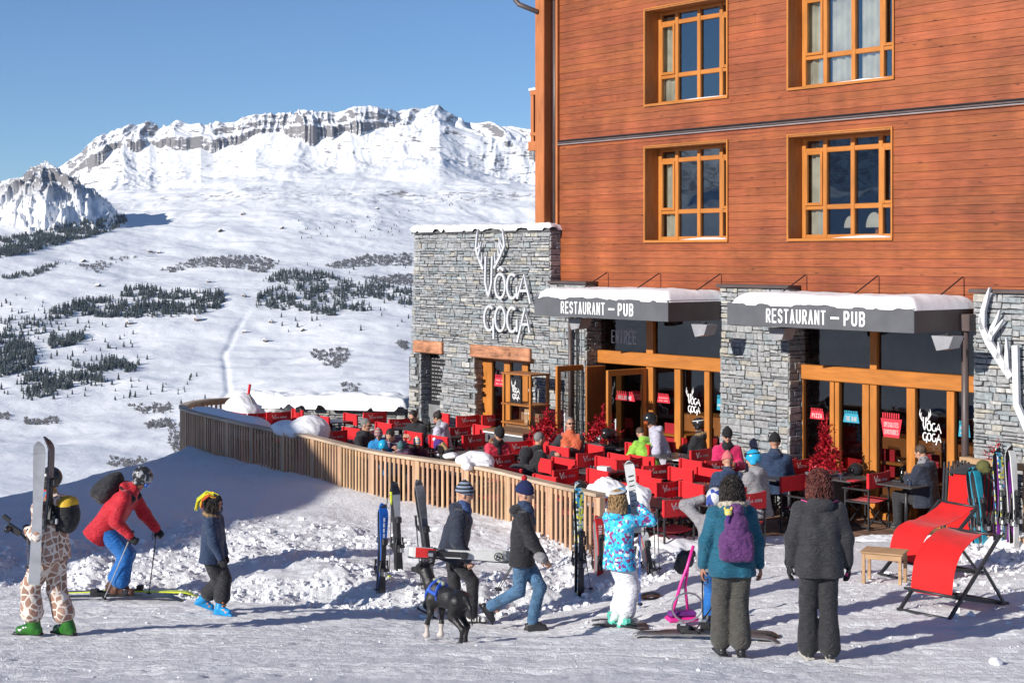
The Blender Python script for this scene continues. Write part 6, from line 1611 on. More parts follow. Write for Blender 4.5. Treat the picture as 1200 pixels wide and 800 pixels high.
# outward normal check: pickets stand on the valley side
# ------------------------------------------------------------------ seating
rc = random.Random(12)
def make_chair():
    e = empty('folding_chair', (0, 0, 0)); W, D = .27, .22
    for sx_ in (-1, 1):
        for sy_ in (-1, 1):
            m_ = MB(); m_.bar((sx_ * W, sy_ * D, 0), (sx_ * W, sy_ * D, .62 if sy_ > 0 else .90), .026, .026, M_FRAME); m_.build('leg', e)
        m_ = MB(); m_.box(sx_ * W - .028, sx_ * W + .028, -D - .02, D + .05, .62, .645, M_FRAME, bev=.006); m_.build('armrest', e)
    m_ = MB()
    for sy_ in (-1, 1):
        m_.bar((-W, sy_ * (D - .03), .03), (W, sy_ * (D - .03), .44), .022, .022, M_FRAME); m_.bar((W, sy_ * (D - .055), .03), (-W, sy_ * (D - .055), .44), .022, .022, M_FRAME)
    for sx_ in (-1, 1): m_.bar((sx_ * W, -D, .06), (sx_ * W, D, .06), .022, .022, M_FRAME); m_.bar((sx_ * W, -D, .43), (sx_ * W, D, .43), .025, .03, M_FRAME)
    m_.build('cross_brace', e)
    m_ = MB(); n = 10; vs = []
    for i in range(n + 1):
        t = i / n; x = -W + 2 * W * t; zz = .452 - .03 * math.sin(PI * t); vs += [(x, -D + .02, zz), (x, D + .01, zz + .004), (x, D + .01, zz - .008), (x, -D + .02, zz - .012)]
    for i in range(n):
        for q in range(4): a, b_ = 4 * i + q, 4 * i + (q + 1) % 4; m_.add([vs[a], vs[b_], vs[b_ + 4], vs[a + 4]], [(0, 1, 2, 3)], M_REDF, smooth=False)
    m_.build('seat', e)
    m_ = MB(); y = -D; z0, z1 = .655, .905; n = 12; vs = []
    for i in range(n + 1):
        t = i / n; x = -W - .02 + (2 * W + .04) * t; yy = y - .016 - .022 * math.sin(PI * t); sg_ = .012 * math.sin(PI * t)
        vs += [(x, yy, z0 + sg_ * .3), (x, yy, z1 - sg_), (x, yy + .012, z1 - sg_), (x, yy + .012, z0 + sg_ * .3)]
    for i in range(n):
        for q in range(4): a, b_ = 4 * i + q, 4 * i + (q + 1) % 4; m_.add([vs[a], vs[b_], vs[b_ + 4], vs[a + 4]], [(0, 1, 2, 3)], M_REDF)
    for sx_ in (-1, 1): m_.box(sx_ * W - .022, sx_ * W + .022, y - .02, y + .030, z0 + .004, z1 - .004, M_REDF, bev=.008)
    # printed name on the back of the canvas
    def bm(u, v): return (-.175 + (u - 90) / 110 * .055, .862 - (v - 42) / 430 * .11)
    logo(m_, lambda u, v: bm(u, v), M_IVORY, .002, .006, y - .042, letters=False)
    t2 = MB()
    for s2 in STK[:2]:
        p = [bm(*q) for q in s2]
        for a, b_ in zip(p[:-1], p[1:]): m_.bar((a[0], y - .043, a[1]), (b_[0], y - .043, b_[1]), .006, .003, M_IVORY, up=(0, 1, 0), bev=0)
    m_.text('OGA GOGA', -.118, .762, .29, .042, M_IVORY, y - .041, .002, .0)
    m_.build('backrest', e); return e
proto_chair = make_chair(); first = [True]
def chair(x, y, rz, label, z=0):
    global proto_chair
    o = proto_chair if first[0] else copy_tree(proto_chair)
    first[0] = False
    o.location = (x, y, z); o.rotation_euler = (0, 0, rz); props(o, label, 'chair', 'red canvas chairs set out on the terrace'); return o
def back_at(px, py, rz, zc=.78):
    Y = (CZ - zc) * F / (py - 300); X = (px - 600) / F * Y
    return X + -math.sin(rz) * .24, Y + math.cos(rz) * .24
RL = ROT + PI / 2; RB = ROT + PI
CH = [  # photo column and row of the backrest, facing (L = printed back towards us, B = open side to the sun), label
 (257, 489, 'B', 'red chair half hidden by the curved railing, leftmost of all'), (281, 490, 'B', 'red chair under the snow dome at the far left'), (305, 490, 'L', 'red chair just right of the snow dome'),
 (327, 489, 'L', 'dark red chair back in front of the snow capped wall, second from the dome'), (350, 486, 'B', 'red chair behind the snow mound at the left end'), (379, 494, 'B', 'red chair just right of the big snow mound on the left'),
 (412, 491, 'B', 'bright red chair behind the man in sunglasses, near the snow capped wall'), (413, 508, 'B', 'red chair left of the man in the black coat at the rail'), (393, 512, 'L', 'red chair back beside the left snow mound, low by the rail'),
 (451, 502, 'B', 'red chair with snow on the table behind it, beside the striped hat'), (486, 513, 'B', 'red chair in front of the man looking down in a black coat'), (515, 518, 'B', 'red chair in front of the woman in the white jacket'),
 (549, 493, 'L', 'red chair with white print right of the woman in the white jacket'), (578, 492, 'L', 'red chair with white print left of the serving cabinet'), (519, 490, 'B', 'red chair behind the woman in the white jacket'),
 (556, 516, 'L', 'dark red chair behind the blonde woman leaning forward'), (609, 524, 'L', 'dark red chair between the red jacket and the grey haired person'), (589, 541, 'L', 'red chair with white print above the snow on the handrail'),
 (637, 545, 'B', 'bright red chair right of the crouching black coat'), (662, 545, 'B', 'bright red chair below the seat of the man in the orange vest'), (692, 538, 'L', 'red chair left of the bright one with the helmets behind it'),
 (640, 566, 'B', 'red chair close behind the handrail above the blue bobble hat'), (664, 558, 'L', 'red chair with white print close behind the handrail'), (698, 529, 'B', 'bright red chair beside the table with the helmets'),
 (711, 544, 'B', 'red chair in the third row left of the raised ski tips'), (748, 527, 'B', 'small bright red chair behind the raised ski tips'), (779, 524, 'B', 'dark red chair behind the white and lavender jacket'),
 (813, 522, 'B', 'red chair in front of the helmeted person in black'), (822, 534, 'L', 'red chair with white print left of the pink jacket'), (753, 542, 'B', 'red chair right of the raised ski tips, second row'),
 (702, 559, 'B', 'red chair left of the white ski tips, front row'), (751, 558, 'B', 'red chair right of the white ski tips, front row'), (770, 553, 'L', 'red chair with white print in the middle of the terrace'),
 (799, 557, 'B', 'wide bright red chair in the middle of the terrace'), (832, 557, 'B', 'red chair left of the navy coat with the coral hat'), (811, 547, 'B', 'red chair in the middle row below the empty table'),
 (785, 573, 'L', 'red chair with white print left of the chrome helmet'), (812, 575, 'B', 'bright red chair behind the child holding a helmet'), (797, 594, 'L', 'tilted red chair with white print behind the child in grey sleeves'),
 (878, 569, 'L', 'red chair with white print left of the grey ski jacket'), (882, 587, 'L', 'red chair with white print right of the teal hood'), (921, 547, 'L', 'red chair with white print right of the grey ski jacket'),
 (941, 546, 'L', 'red chair with white print beside the red tree in front of the pillar'), (928, 566, 'R', 'red chair turned sideways left of the red haired woman'), (966, 548, 'B', 'bright red chair under the red tinsel tree'),
 (1006, 546, 'B', 'dark red chair behind the helmet on the table'), (1031, 562, 'L', 'red chair with white print right of the red haired woman'), (729, 574, 'B', 'red chair behind the snow piled at the end of the railing'),
 (334, 497, 'L', 'dark red chair in front of the left snow mound by the shaded railing'), (291, 496, 'L', 'dark red chair low behind the snow drift of the railing'), (738, 546, 'L', 'red chair hidden behind the raised ski tips'), (836, 520, 'B', 'red chair left of the woman in pink'), (868, 527, 'B', 'red chair right of the woman in pink'),
 (672, 575, 'L', 'red chair at the rail right of the blue bobble hat'), (858, 582, 'L', 'red chair hidden behind the black haired woman'), (722, 592, 'L', 'red chair under snow just behind the end post'),
 (600, 556, 'B', 'red chair at the rail under the crouching black coat'), (470, 497, 'L', 'red chair left of the man looking down'), (655, 531, 'B', 'red chair directly in front of the man in the orange vest'), (727, 540, 'B', 'red chair between the helmet table and the raised ski tips'), (843, 547, 'L', 'red chair between the pink jacket and the navy coat with the coral hat'), (540, 507, 'L', 'red chair just right of the woman in the white jacket, second row'), (762, 568, 'B', 'red chair in the front row right of the snow heap'), (566, 505, 'B', 'red chair in front of the two printed chairs by the cabinet'), (440, 489, 'L', 'red chair in front of the right end of the snow capped wall'), (633, 524, 'B', 'red chair beneath the red tree planter'),
]
CPOS = []
for px, py, t, lab in CH:
    rz = {'L': RL, 'B': RB, 'R': ROT - PI / 2}[t] + rc.uniform(-.12, .12)
    x, y = back_at(px, py, rz)
    CPOS.append((x, y)); chair(x, y, rz, lab)

def make_table():
    e = empty('terrace_table', (0, 0, 0)); m_ = MB(); m_.box(-.36, .36, -.36, .36, .715, .74, M_TABLE, bev=.008); m_.build('table_top', e)
    m_ = MB(); m_.tube([(0, 0, .02), (0, 0, .715)], .03, M_FRAME, 10); m_.build('table_leg', e)
    m_ = MB(); m_.box(-.22, .22, -.03, .03, 0, .025, M_FRAME); m_.box(-.03, .03, -.22, .22, .0255, .045, M_FRAME); m_.build('table_base', e); return e
pt_ = make_table(); tf = True
TB = [(992, 559, 'dark table with a black helmet on it under the red tinsel tree'), (1062, 566, 'dark table in front of the man in the navy coat'), (791, 534, 'empty dark table behind the rows of red chairs'), (728, 523, 'dark table with ski helmets and gloves beside the orange vest'),
      (770, 521, 'small table between the green jacket and the lavender jacket'), (530, 510, 'table between the man looking down and the woman in white'), (504, 506, 'table with a bottle in front of the man looking down'), (560, 530, 'table beside the blonde woman leaning forward'),
      (700, 551, 'dark table with a white box between the middle chairs'), (640, 536, 'table in front of the crouching black coat'), (845, 572, 'table in front of the navy coat with the coral hat'), (772, 588, 'dark table behind the girl in the blue patterned jacket'),
      (470, 500, 'table capped with snow behind the striped hat'), (388, 493, 'table with snow right of the left snow mound'), (925, 560, 'table beside the grey ski jacket'), (820, 570, 'table behind the child holding a helmet')]
for px, py, lab in TB:
    o = pt_ if tf else copy_tree(pt_); tf = False
    p = at(px, py, (CZ - .74) * F / (py - 300)); o.location = (p.x, p.y, 0); o.rotation_euler = (0, 0, ROT); props(o, lab, 'table', 'square dark tables on the terrace')

# ---- snow mounds
def mound(name, label, prims, h=.03, k=.12, nz=((.02, 9, 1), (.008, 25, 2)), m=None):
    o = sdf_obj(name, [sdf(prims, h, k, noise=list(nz))], [m or M_PILE]); props(o, label, 'snow pile'); return o
def blob(px, py, Y, rx, ry, rz_): p = at(px, py, Y); return ('ell', (p.x, p.y, p.z), (rx, ry, rz_), 0)
Yd = 34.0
mound('snow_dome', 'smooth dome of snow over a parasol base at the far left of the terrace', [blob(283, 481, 34.2, .36, .4, .40), blob(276, 485, 34.2, .30, .35, .30), blob(289, 487, 34.0, .32, .3, .3)], .03)
o = MB(); a = at(290, 470, 34.2); b_ = at(293, 450, 34.2); o.tube([a, b_], .03, M_REDF, 8); c_ = at(300, 485, 33.9); o.bar(at(291, 463, 34.1), c_, .05, .12, K_GREY)
props(o.build('folded_parasol'), 'folded parasol with a red tip sticking out of the snow dome', 'parasol')
mound('snow_mound', 'big rounded snow mound behind the left part of the railing', [blob(365, 500, 28.9, .30, .4, .22), blob(357, 504, 28.7, .38, .4, .20), blob(338, 503, 29.0, .3, .3, .16), blob(330, 500, 29.3, .2, .25, .12), blob(372, 508, 28.7, .22, .3, .22)], .025)
mound('snow_drift', 'low drift of snow along the inside of the shaded railing', [('ell', (p_.x + .28, p_.y + .22, .86), (.30, .34, .17), 0) for p_ in [on_path(11.2 + .22 * k)[0] for k in range(15)]], .03, .2)
mound('rail_snow', 'lumpy snow lying on the handrail below the red jacket', [blob(545, 539, 24.3, .16, .2, .09), blob(556, 537, 24.4, .20, .2, .12), blob(566, 540, 24.3, .18, .2, .13), blob(571, 546, 24.1, .10, .15, .08), blob(529, 534, 24.6, .13, .15, .05), blob(560, 545, 24.1, .14, .16, .07), blob(548, 546, 23.95, .10, .14, .07)], .016, .05, ((.012, 24, 1), (.006, 60, 2)))
mound('snow_heap', 'heap of snow behind the end post of the railing', [blob(712, 572, 21.9, .20, .25, .15), blob(720, 578, 21.9, .22, .3, .16), blob(693, 576, 22.0, .07, .12, .09), blob(700, 584, 21.9, .24, .3, .10), blob(724, 592, 21.7, .22, .25, .20)], .016, .05, ((.026, 14, 1), (.010, 42, 2)))
mound('snow_heap', 'rounded snow heap right of the patterned jacket and below the chairs', [blob(748, 590, 21.5, .15, .22, .24), blob(752, 603, 21.4, .12, .2, .2), blob(742, 574, 21.6, .10, .2, .12), blob(757, 580, 21.5, .08, .12, .10)], .016, .05, ((.022, 15, 1), (.009, 44, 2)))
mound('snow_bank', 'white snow bank at the foot of the steps between chairs and slope', [('ell', (2.1, 21.7, .02), (.65, .5, .34), 0), ('ell', (2.65, 21.8, .0), (.5, .45, .30), 0), ('ell', (1.5, 21.4, .0), (.4, .4, .22), 0)], .03, .1, ((.03, 7, 1), (.012, 22, 2), (.005, 50, 3)))
wsn = slab_snow('wall_snow', -.1, 4.45, -.62, .22, .76, .34, wb, 91, .05, .22, lump=.10); 
mound('snow_heap', 'lumpy snow at the left end of the stone garden wall', [blob(310, 470, 36.2, .3, .3, .25), blob(318, 474, 36.2, .35, .3, .28), blob(330, 473, 36.1, .4, .3, .25)], .035)
mound('snow_heap', 'bank of snow in front of the ski rack at the right edge', [('ell', (7.2, 21.9, .05), (.6, .5, .32), 0), ('ell', (6.7, 21.2, .0), (.5, .4, .22), 0), ('ell', (7.6, 20.9, .05), (.6, .6, .28), 0), ('ell', (6.3, 22.2, .0), (.4, .3, .18), 0)], .03, .1, ((.035, 8, 1), (.015, 24, 2), (.006, 55, 3)))
for (px, py, r_, lab) in ((1108, 694, .05, 'fist sized lump of snow in the bottom right of the slope'),):
    pass
g_ = ghit(1166, 778); mound('snow_lump', 'small lump of snow lying alone on the bottom right of the slope', [('ell', (g_.x, g_.y, g_.z + .02), (.055, .05, .045), 0), ('ell', (g_.x + .03, g_.y, g_.z + .01), (.04, .04, .03), 0)], .008, .02, ((.006, 60, 1),))

# ---- red tinsel trees in planters
def tinsel(px, py, Y, H_, wide, label, planter=True):
    p = at(px, py, Y); e = empty('planter_tree', (p.x, p.y, 0), ROT, label, 'plant'); r_ = random.Random(int(px)); z0 = .84
    m_ = MB(); m_.box(-.22, .22, -.22, .22, .0, .78, M_GREY, bev=.01); m_.box(-.24, .24, -.24, .24, .74, .79, M_GREY, bev=.006); m_.build('planter', e)
    m_ = MB(); m_.tube([(0, 0, .77), (.02, 0, z0 + H_ * .9)], [.02, .008], M_LEAF, 6); m_.build('stem', e)
    m_ = MB()
    def tuft(c, r0, n):
        for _ in range(n):
            d = Vector((r_.gauss(0, 1), r_.gauss(0, 1), r_.gauss(0, .8))).normalized(); l = 1.7 * r0 * r_.uniform(.5, 1); q = Vector(c) + d * l * .3; t = d.cross(Vector((r_.random(), r_.random(), r_.random()))).normalized() * r0 * .34
            m_.add([q - t, q + d * l * .35 + t * .6, q + d * l, q + t], [(0, 1, 2, 3)], M_LEAF)
    for k in range(80):
        z = r_.random(); rr = wide * (1 - z) ** .8 * r_.uniform(.5, 1); a = r_.random() * 2 * PI; tuft((math.cos(a) * rr, math.sin(a) * rr, z0 + z * H_ * .55), .09, 14)
    for k in range(10): tuft((.01 * k * .2, 0, z0 + H_ * (.5 + .05 * k)), .05, 8)
    for k in range(16):
        z = r_.uniform(.0, .75); a = r_.random() * 2 * PI; L_ = wide * (1.1 - z) * r_.uniform(.9, 1.3); d = Vector((math.cos(a), math.sin(a), r_.uniform(.2, .8))).normalized()
        for j in range(5): tuft(Vector((0, 0, z0 + z * H_)) + d * L_ * j / 5, .055, 6)
    m_.build('crown', e); return e
tinsel(640, 512, 28.7, .72, .50, 'round red tinsel bush in a grey planter left of the man in the orange vest')
tinsel(706, 512, 28.9, .70, .42, 'red tinsel bush right of the man in the orange vest by the open entrance')
tinsel(968, 548, 25.0, .95, .34, 'slim red tinsel tree in front of the right glazed front')
o = tinsel(1168, 590, 22.9, .75, .42, 'red tinsel tree with snow on it behind the ski rack'); 
rr_ = random.Random(5); sn_ = []
for k in range(7): a = rr_.random() * 6; sn_.append(('ell', (math.cos(a) * .3 * rr_.random(), math.sin(a) * .3 * rr_.random(), .90 + .35 * rr_.random()), (.09, .09, .05), 0))
sdf_obj('snow_cover', [sdf(sn_, .012, .02, noise=[(.01, 50, 1)])], [M_PILE], o)

# ---- serving cabinet beside the side doorway
wood_d = wood_mat('cabinet_wood', (.20, .11, .06), .5, .25, (1.5, 9, 9), None, .1)
cab = empty('serving_cabinet', tuple(L2W(fx(616, -.9), -.9, 0)), ROT, 'tall open wooden serving cabinet with shelves beside the side doorway', 'cabinet')
m_ = MB()
for x in (-.42, .42): 
    for y in (-.22, .22): m_.box(x - .025, x + .025, y - .025, y + .025, 0, 1.95, M_GOLD, bev=.004)
m_.build('cabinet_frame', cab)
for z in (.95, 1.32, 1.93): m_ = MB(); m_.box(-.47, .47, -.26, .26, z, z + .035, M_REV, bev=.004); m_.build('shelf', cab)
m_ = MB(); m_.box(-.44, .44, .2, .24, .95, 1.32, wood_d); m_.box(-.40, .40, -.2, .2, .05, .93, wood_d); m_.build('cabinet_body', cab)
lp = L2W(fx(605, -1.0), -1.0, 1.36)
m_ = MB(); m_.box(-.17, .17, -.02, .02, .0, .5, M_BLK, bev=.004); logo(m_, lambda u, v: (-.13 + (u - 90) / 345 * .26, .46 - (v - 42) / 710 * .42), M_WHITE, .003, .016, -.021)
props(m_.build('logo_board', None, tuple(lp), (0, 0, ROT)), 'black board with white antlered lettering on the top shelf of the cabinet', 'board')
for k in range(5):
    m_ = MB(); m_.box(-.022, .022, -.03, .03, 0, .28, M_STOOL, bev=.004); m_.tube([(0, -.031, .2), (0, -.033, .2)], .016, M_WHITE, 8); props(m_.build('menu_holder', None, tuple(L2W(fx(619, -1.0) + k * .055, -1.05, .985)), (0, 0, ROT)), 'pale wooden holder in the row standing on the lower cabinet shelf', 'holder', 'wooden holders on the cabinet shelf')
ct = empty('serving_counter', tuple(L2W(fx(603, -1.9), -1.9, 0)), ROT, 'low counter with a grey front edge in front of the serving cabinet', 'counter')
m_ = MB(); m_.box(-.62, .62, -.3, .3, .93, .97, wood_d, bev=.005); m_.build('counter_top', ct)
m_ = MB(); m_.box(-.60, .60, -.28, .28, .72, .929, M_GREY, bev=.006); m_.box(-.6, .60, -.30, -.281, .90, .925, M_WHITE); m_.build('fascia', ct)
m_ = MB(); m_.box(-.45, .30, -.25, .25, .0, .71, wood_d, bev=.01); m_.build('counter_body', ct)
def small_bottle(px, py, Y, z, h, m, label):
    p = at(px, py, Y); o_ = MB(); o_.tube([(0, 0, 0), (0, 0, h * .6), (0, 0, h * .75), (0, 0, h)], [.032, .032, .013, .012], m, 10); props(o_.build('bottle', None, (p.x, p.y, z)), label, 'bottle')
M_BOT = mat('dark_bottle', (.012, .015, .012), .12, .1)
Yb = (CZ - .74) * F / (506 - 300); small_bottle(503, 500, Yb, .742, .3, M_BOT, 'dark bottle on the table in front of the man looking down')
M_CLR = glass_mat('tumbler_glass', (.8, .8, .8))
small_bottle(618, 494, 30.2, .972, .16, M_STOOL, 'small jar at the right end of the low counter'); small_bottle(1057, 560, 24.3, .742, .22, M_BOT, 'dark bottle on the table before the man in the navy coat')
def tumbler(px, py, lab):
    p = at(px, py, (CZ - .80) * F / (py - 300)); o_ = MB(); o_.tube([(0, 0, 0), (0, 0, .10)], [.03, .038], M_CLR, 10, caps=False); props(o_.build('glass', None, (p.x, p.y, .742)), lab, 'glass', 'drinking glasses on the terrace tables')
for k_, (px_, py_, nm_) in enumerate(((985, 558, 'beside the black helmet under the red tinsel tree'), (784, 532, 'left on the empty dark table'), (798, 535, 'right on the empty dark table'), (523, 509, 'in front of the woman in white'), (838, 570, 'in front of the coral hat'), (850, 569, 'right of the coral hat'), (694, 549, 'next to the white box'), (636, 534, 'by the crouching black coat'))):
    tumbler(px_, py_, 'clear drinking glass ' + nm_)
def tabletop(px, py, w_, d_, h_, m, name, label, cat):
    p = at(px, py, (CZ - .76) * F / (py - 300)); o_ = MB(); o_.box(-w_ / 2, w_ / 2, -d_ / 2, d_ / 2, 0, h_, m, bev=.006); props(o_.build(name, None, (p.x, p.y, .7425), (0, 0, ROT + .2)), label, cat)
tabletop(708, 552, .20, .14, .10, M_WHITE, 'napkin_box', 'white napkin box on the dark table between the middle chairs', 'box')
tabletop(1000, 562, .15, .21, .012, M_REDP, 'menu', 'red menu card lying at the edge of the table with the black helmet', 'menu')
tabletop(796, 538, .15, .21, .012, M_WHITE, 'menu', 'white menu card lying on the empty dark table', 'menu')
tabletop(1052, 563, .16, .10, .03, M_BLK, 'wallet', 'dark tray on the table in front of the man in the navy coat', 'tray')
tumbler(510, 507, 'glass beside the dark bottle in front of the woman in white'); tumbler(1066, 565, 'glass in front of the man in the navy coat')
# helmets left on tables
def helmet_thing(px, py, z, m, label, gog=True, sc=1.0, rz=.4):
    Y = (CZ - z - .1) * F / (py - 300); p = at(px, py, Y)
    q = [('ell', (0, 0, .06), (.135, .112, .12), 0)]
    o_ = sdf_obj('ski_helmet', [sdf(q, .011, .0, cuts=[((0, 0, -.02), (0, 0, -1))], subtract=[('ell', (.14, 0, -.04), (.10, .085, .09), 0)])], [m], None, True, (p.x, p.y, z + .02), (0, 0, rz)); props(o_, label, 'helmet')
    if gog: sdf_obj('goggles', [sdf([('ell', (.11, 0, .07), (.04, .085, .045), 0), ('ell', (0, 0, .08), (.140, .118, .016), 1)], .010, 0)], [M_LENS, M_RUBB], o_)
helmet_thing(1003, 549, .742, M_HELM, 'black ski helmet on the table under the red tinsel tree', rz=3.6)
helmet_thing(706, 514, .742, M_HELMS, 'silver and black ski helmet, left one on the table beside the orange vest'); helmet_thing(719, 516, .742, M_HELM, 'black ski helmet, right one on the table beside the orange vest', rz=1.0); helmet_thing(712, 507, .90, M_HELM, 'black helmet on top of the two others on the table')
helmet_thing(680, 570, .742, M_HELM, 'black helmet with a round mirror lens on the table close behind the railing', rz=-1.5)
# standing ski in red by the back wall
q = MB(); p = at(349, 492, 32.5); q.box(-.05, .05, -.03, .03, .0, 1.0, M_REDF, bev=.01); q.prism([(-.05, 1.0), (.05, 1.0), (.03, 1.12), (-.04, 1.10)], -.03, .03, M_BLK); props(q.build('fire_extinguisher_cover', None, (p.x, p.y, .0)), 'narrow red post with a black tip standing by the snow capped wall', 'post')

# ------------------------------------------------------------------ deck chairs, stool, folded stack
def stool():
    g_ = ghit(1040, 685); e = empty('wooden_stool', (g_.x, g_.y + .15, g_.z - .01), ROT + .45, 'low wooden slatted stool standing in the snow beside the red deck chairs', 'stool')
    for sx_ in (-1, 1):
        for sy_ in (-1, 1): m_ = MB(); m_.bar((sx_ * .22, sy_ * .16, 0), (sx_ * .22, sy_ * .16, .38), .04, .04, M_STOOL); m_.build('leg', e)
    m_ = MB()
    for k in range(5): m_.box(-.26, .26, -.195 + k * .08, -.125 + k * .08, .38, .402, M_STOOL, bev=.004)
    m_.build('seat', e); m_ = MB(); 
    for sy_ in (-1, 1): m_.box(-.2, .2, sy_ * .16 - .012, sy_ * .16 + .012, .31, .375, M_STOOL)
    for sx_ in (-1, 1): m_.box(sx_ * .22 - .012, sx_ * .22 + .012, -.14, .14, .31, .375, M_STOOL)
    m_.build('apron', e)
stool()
def deckchair(pos, rz, label, sling, W=.29):
    """x across, y towards the feet; sling given as (y,z) path from the head bar to the low bar"""
    e = empty('deck_chair', pos, rz, label, 'deck chair')
    y0, z0 = sling[0]; y1, z1 = sling[-1]
    for sx_ in (-1, 1):
        m_ = MB(); m_.bar((sx_ * (W + .02), .56, 0.02), (sx_ * (W + .02), y0, z0), .028, .045, M_FRAME); m_.build('back_rail', e)
        m_ = MB(); m_.bar((sx_ * (W - .01), -.60, 0.02), (sx_ * (W - .01), y1, z1), .028, .045, M_FRAME); m_.build('seat_rail', e)
        m_ = MB(); m_.bar((sx_ * (W + .05), -.52, 0.03), (sx_ * (W + .05), -.08, .50), .022, .035, M_FRAME); m_.build('prop', e)
    m_ = MB()
    for (y, z) in ((-.60, .03), (.56, .03), (y0, z0), (y1, z1), (-.52, .04)): m_ = MB(); m_.tube([(-W - .05, y, z), (W + .05, y, z)], .017, M_FRAME, 8); m_.build('cross_bar', e)
    P_ = [Vector((0, y, z)) for y, z in sling]; C_ = []
    for i in range(len(P_) - 1):
        a = P_[max(i - 1, 0)]; b_ = P_[i]; c_ = P_[i + 1]; d_ = P_[min(i + 2, len(P_) - 1)]
        for k in range(6):
            t = k / 6; C_.append(.5 * ((2 * b_) + (-a + c_) * t + (2 * a - 5 * b_ + 4 * c_ - d_) * t * t + (-a + 3 * b_ - 3 * c_ + d_) * t ** 3))
    C_.append(P_[-1]); vs = []; w = W - .03; n = len(C_); nu = 7
    for p in C_:
        for k in range(nu): u_ = -1 + 2 * k / (nu - 1); vs.append((u_ * w, p.y, p.z - .018 * (1 - u_ * u_) + .011 * math.sin(p.y * 7 + u_ * 3.4) * abs(u_) + .004 * math.sin(p.y * 31 + u_ * 5)))
    fs = [(i * nu + k, i * nu + k + 1, (i + 1) * nu + k + 1, (i + 1) * nu + k) for i in range(n - 1) for k in range(nu - 1)]
    m_ = MB(); m_.add(vs, fs, M_SLING, smooth=True); vs2 = [(v[0], v[1], v[2] - .005) for v in vs]; m_.add(vs2, fs, M_SLING, smooth=True); m_.build('sling', e)
    return e

g_ = ghit(1116, 714); deckchair((g_.x, g_.y, g_.z), RB + .05, 'red deck chair with its sling lifted by the wind, nearest the camera', [(-.46, .80), (-.22, .83), (.02, .79), (.22, .70), (.36, .52), (.42, .24)])
g_ = ghit(1092, 676); deckchair((g_.x, g_.y + .1, g_.z), RB - .12, 'red deck chair with twisted sling standing behind the wooden stool', [(-.52, .86), (-.30, .74), (-.05, .68), (.2, .66), (.38, .52), (.47, .22)])
# folded deck chairs leaning against the pillar
for k in range(5):
    p = L2W(fx(1128, -1.4), -1.15, 0) + Vector((-.06 * k, -.04 * k, 0)); e = empty('folded_deck_chair', (p.x, p.y, .0), ROT - 1.0, ('front' if k == 4 else 'inner') + ' folded red deck chair in the upright stack beside the stone pillar', 'deck chair', 'folded deck chairs stacked by the pillar')
    e.rotation_euler = (-.10 - .012 * k, .05 + .012 * (4 - k), -.22)
    w = .225
    for sx_ in (-1, 1):
        m_ = MB(); m_.box(sx_ * w - .018, sx_ * w + .018, -.03, .0, 0, 1.30 - .02 * k, M_FRAME, bev=.004); m_.build('rail', e)
        m_ = MB(); m_.box(sx_ * (w + .04) - .014, sx_ * (w + .04) + .014, .002, .03, .05, 1.30, M_FRAME, bev=.004); m_.build('rail', e)
    m_ = MB(); m_.box(-w, w, -.035, -.015, 1.22 - .02 * k, 1.26 - .02 * k, M_FRAME); m_.box(-w, w, -.03, -.01, .02, .06, M_FRAME); m_.box(-w, w, -.03, -.01, .3, .33, M_FRAME); m_.build('cross_bar', e)
    m_ = MB(); n = 12; vs = []
    for i in range(n + 1):
        z = .34 + (1.18 - .02 * k - .34) * i / n; vs += [(-w + .03, -.040 - .03 * math.sin(PI * i / n), z), (w - .03, -.040 - .03 * math.sin(PI * i / n), z)]
    m_.add(vs, [(2 * i, 2 * i + 1, 2 * i + 3, 2 * i + 2) for i in range(n)], M_SLING, smooth=True); m_.add([(v[0], v[1] + .004, v[2]) for v in vs], [(2 * i, 2 * i + 1, 2 * i + 3, 2 * i + 2) for i in range(n)], M_SLING, smooth=True); m_.build('sling', e)
# ski rack: timber frame on blocks with skis leaning in it
K = dict(purple=mat('purple_ski_top', (.16, .03, .22), .3, .3), blue=mat('blue_ski_top', (.015, .10, .42), .3, .15), teal=mat('teal_ski_top', (.02, .26, .36), .3, .2), black=mat('black_ski_top', (.02, .02, .024), .3, .3), grey=mat('grey_ski_base', (.11, .11, .12), .35, .3), white=mat('white_ski_top', (.60, .60, .58), .3, .1), red=mat('red_ski_top', (.50, .02, .02), .3, .15), yel=mat('lime_ski_top', (.60, .68, .03), .3, .1), pink=mat('pink_plastic', (.75, .03, .28), .35, .1), multi=cell_mat('patterned_ski_top', [(.60, .62, .60), (.05, .30, .50), (.65, .62, .08), (.03, .05, .06), (.4, .45, .45)], 26, .3), silver=mat('silver_ski_base', (.34, .35, .37), .28, .15))
rk = L2W(fx(1178, -1.0), -1.0, 0); e = empty('ski_rack', (rk.x, rk.y, 0), ROT, 'raw timber ski rack standing on blocks in front of the right stone pillar', 'ski rack')
for z, dy in ((1.25, 0), (.10, 0), (.25, -.25)): m_ = MB(); m_.box(-.75, 1.4, dy - .04, dy + .04, z, z + .09, M_STOOL, bev=.006); m_.build('rail', e)
for x in (-.66, .3, 1.2): m_ = MB(); m_.box(x - .045, x + .045, .041, .12, 0, 1.34, M_STOOL, bev=.006); m_.build('upright', e); 
for x in (-.66, .3, 1.2): m_ = MB(); m_.box(x - .05, x + .05, -.45, .3, -.02, .099, M_STOOL, bev=.006); m_.build('foot', e)
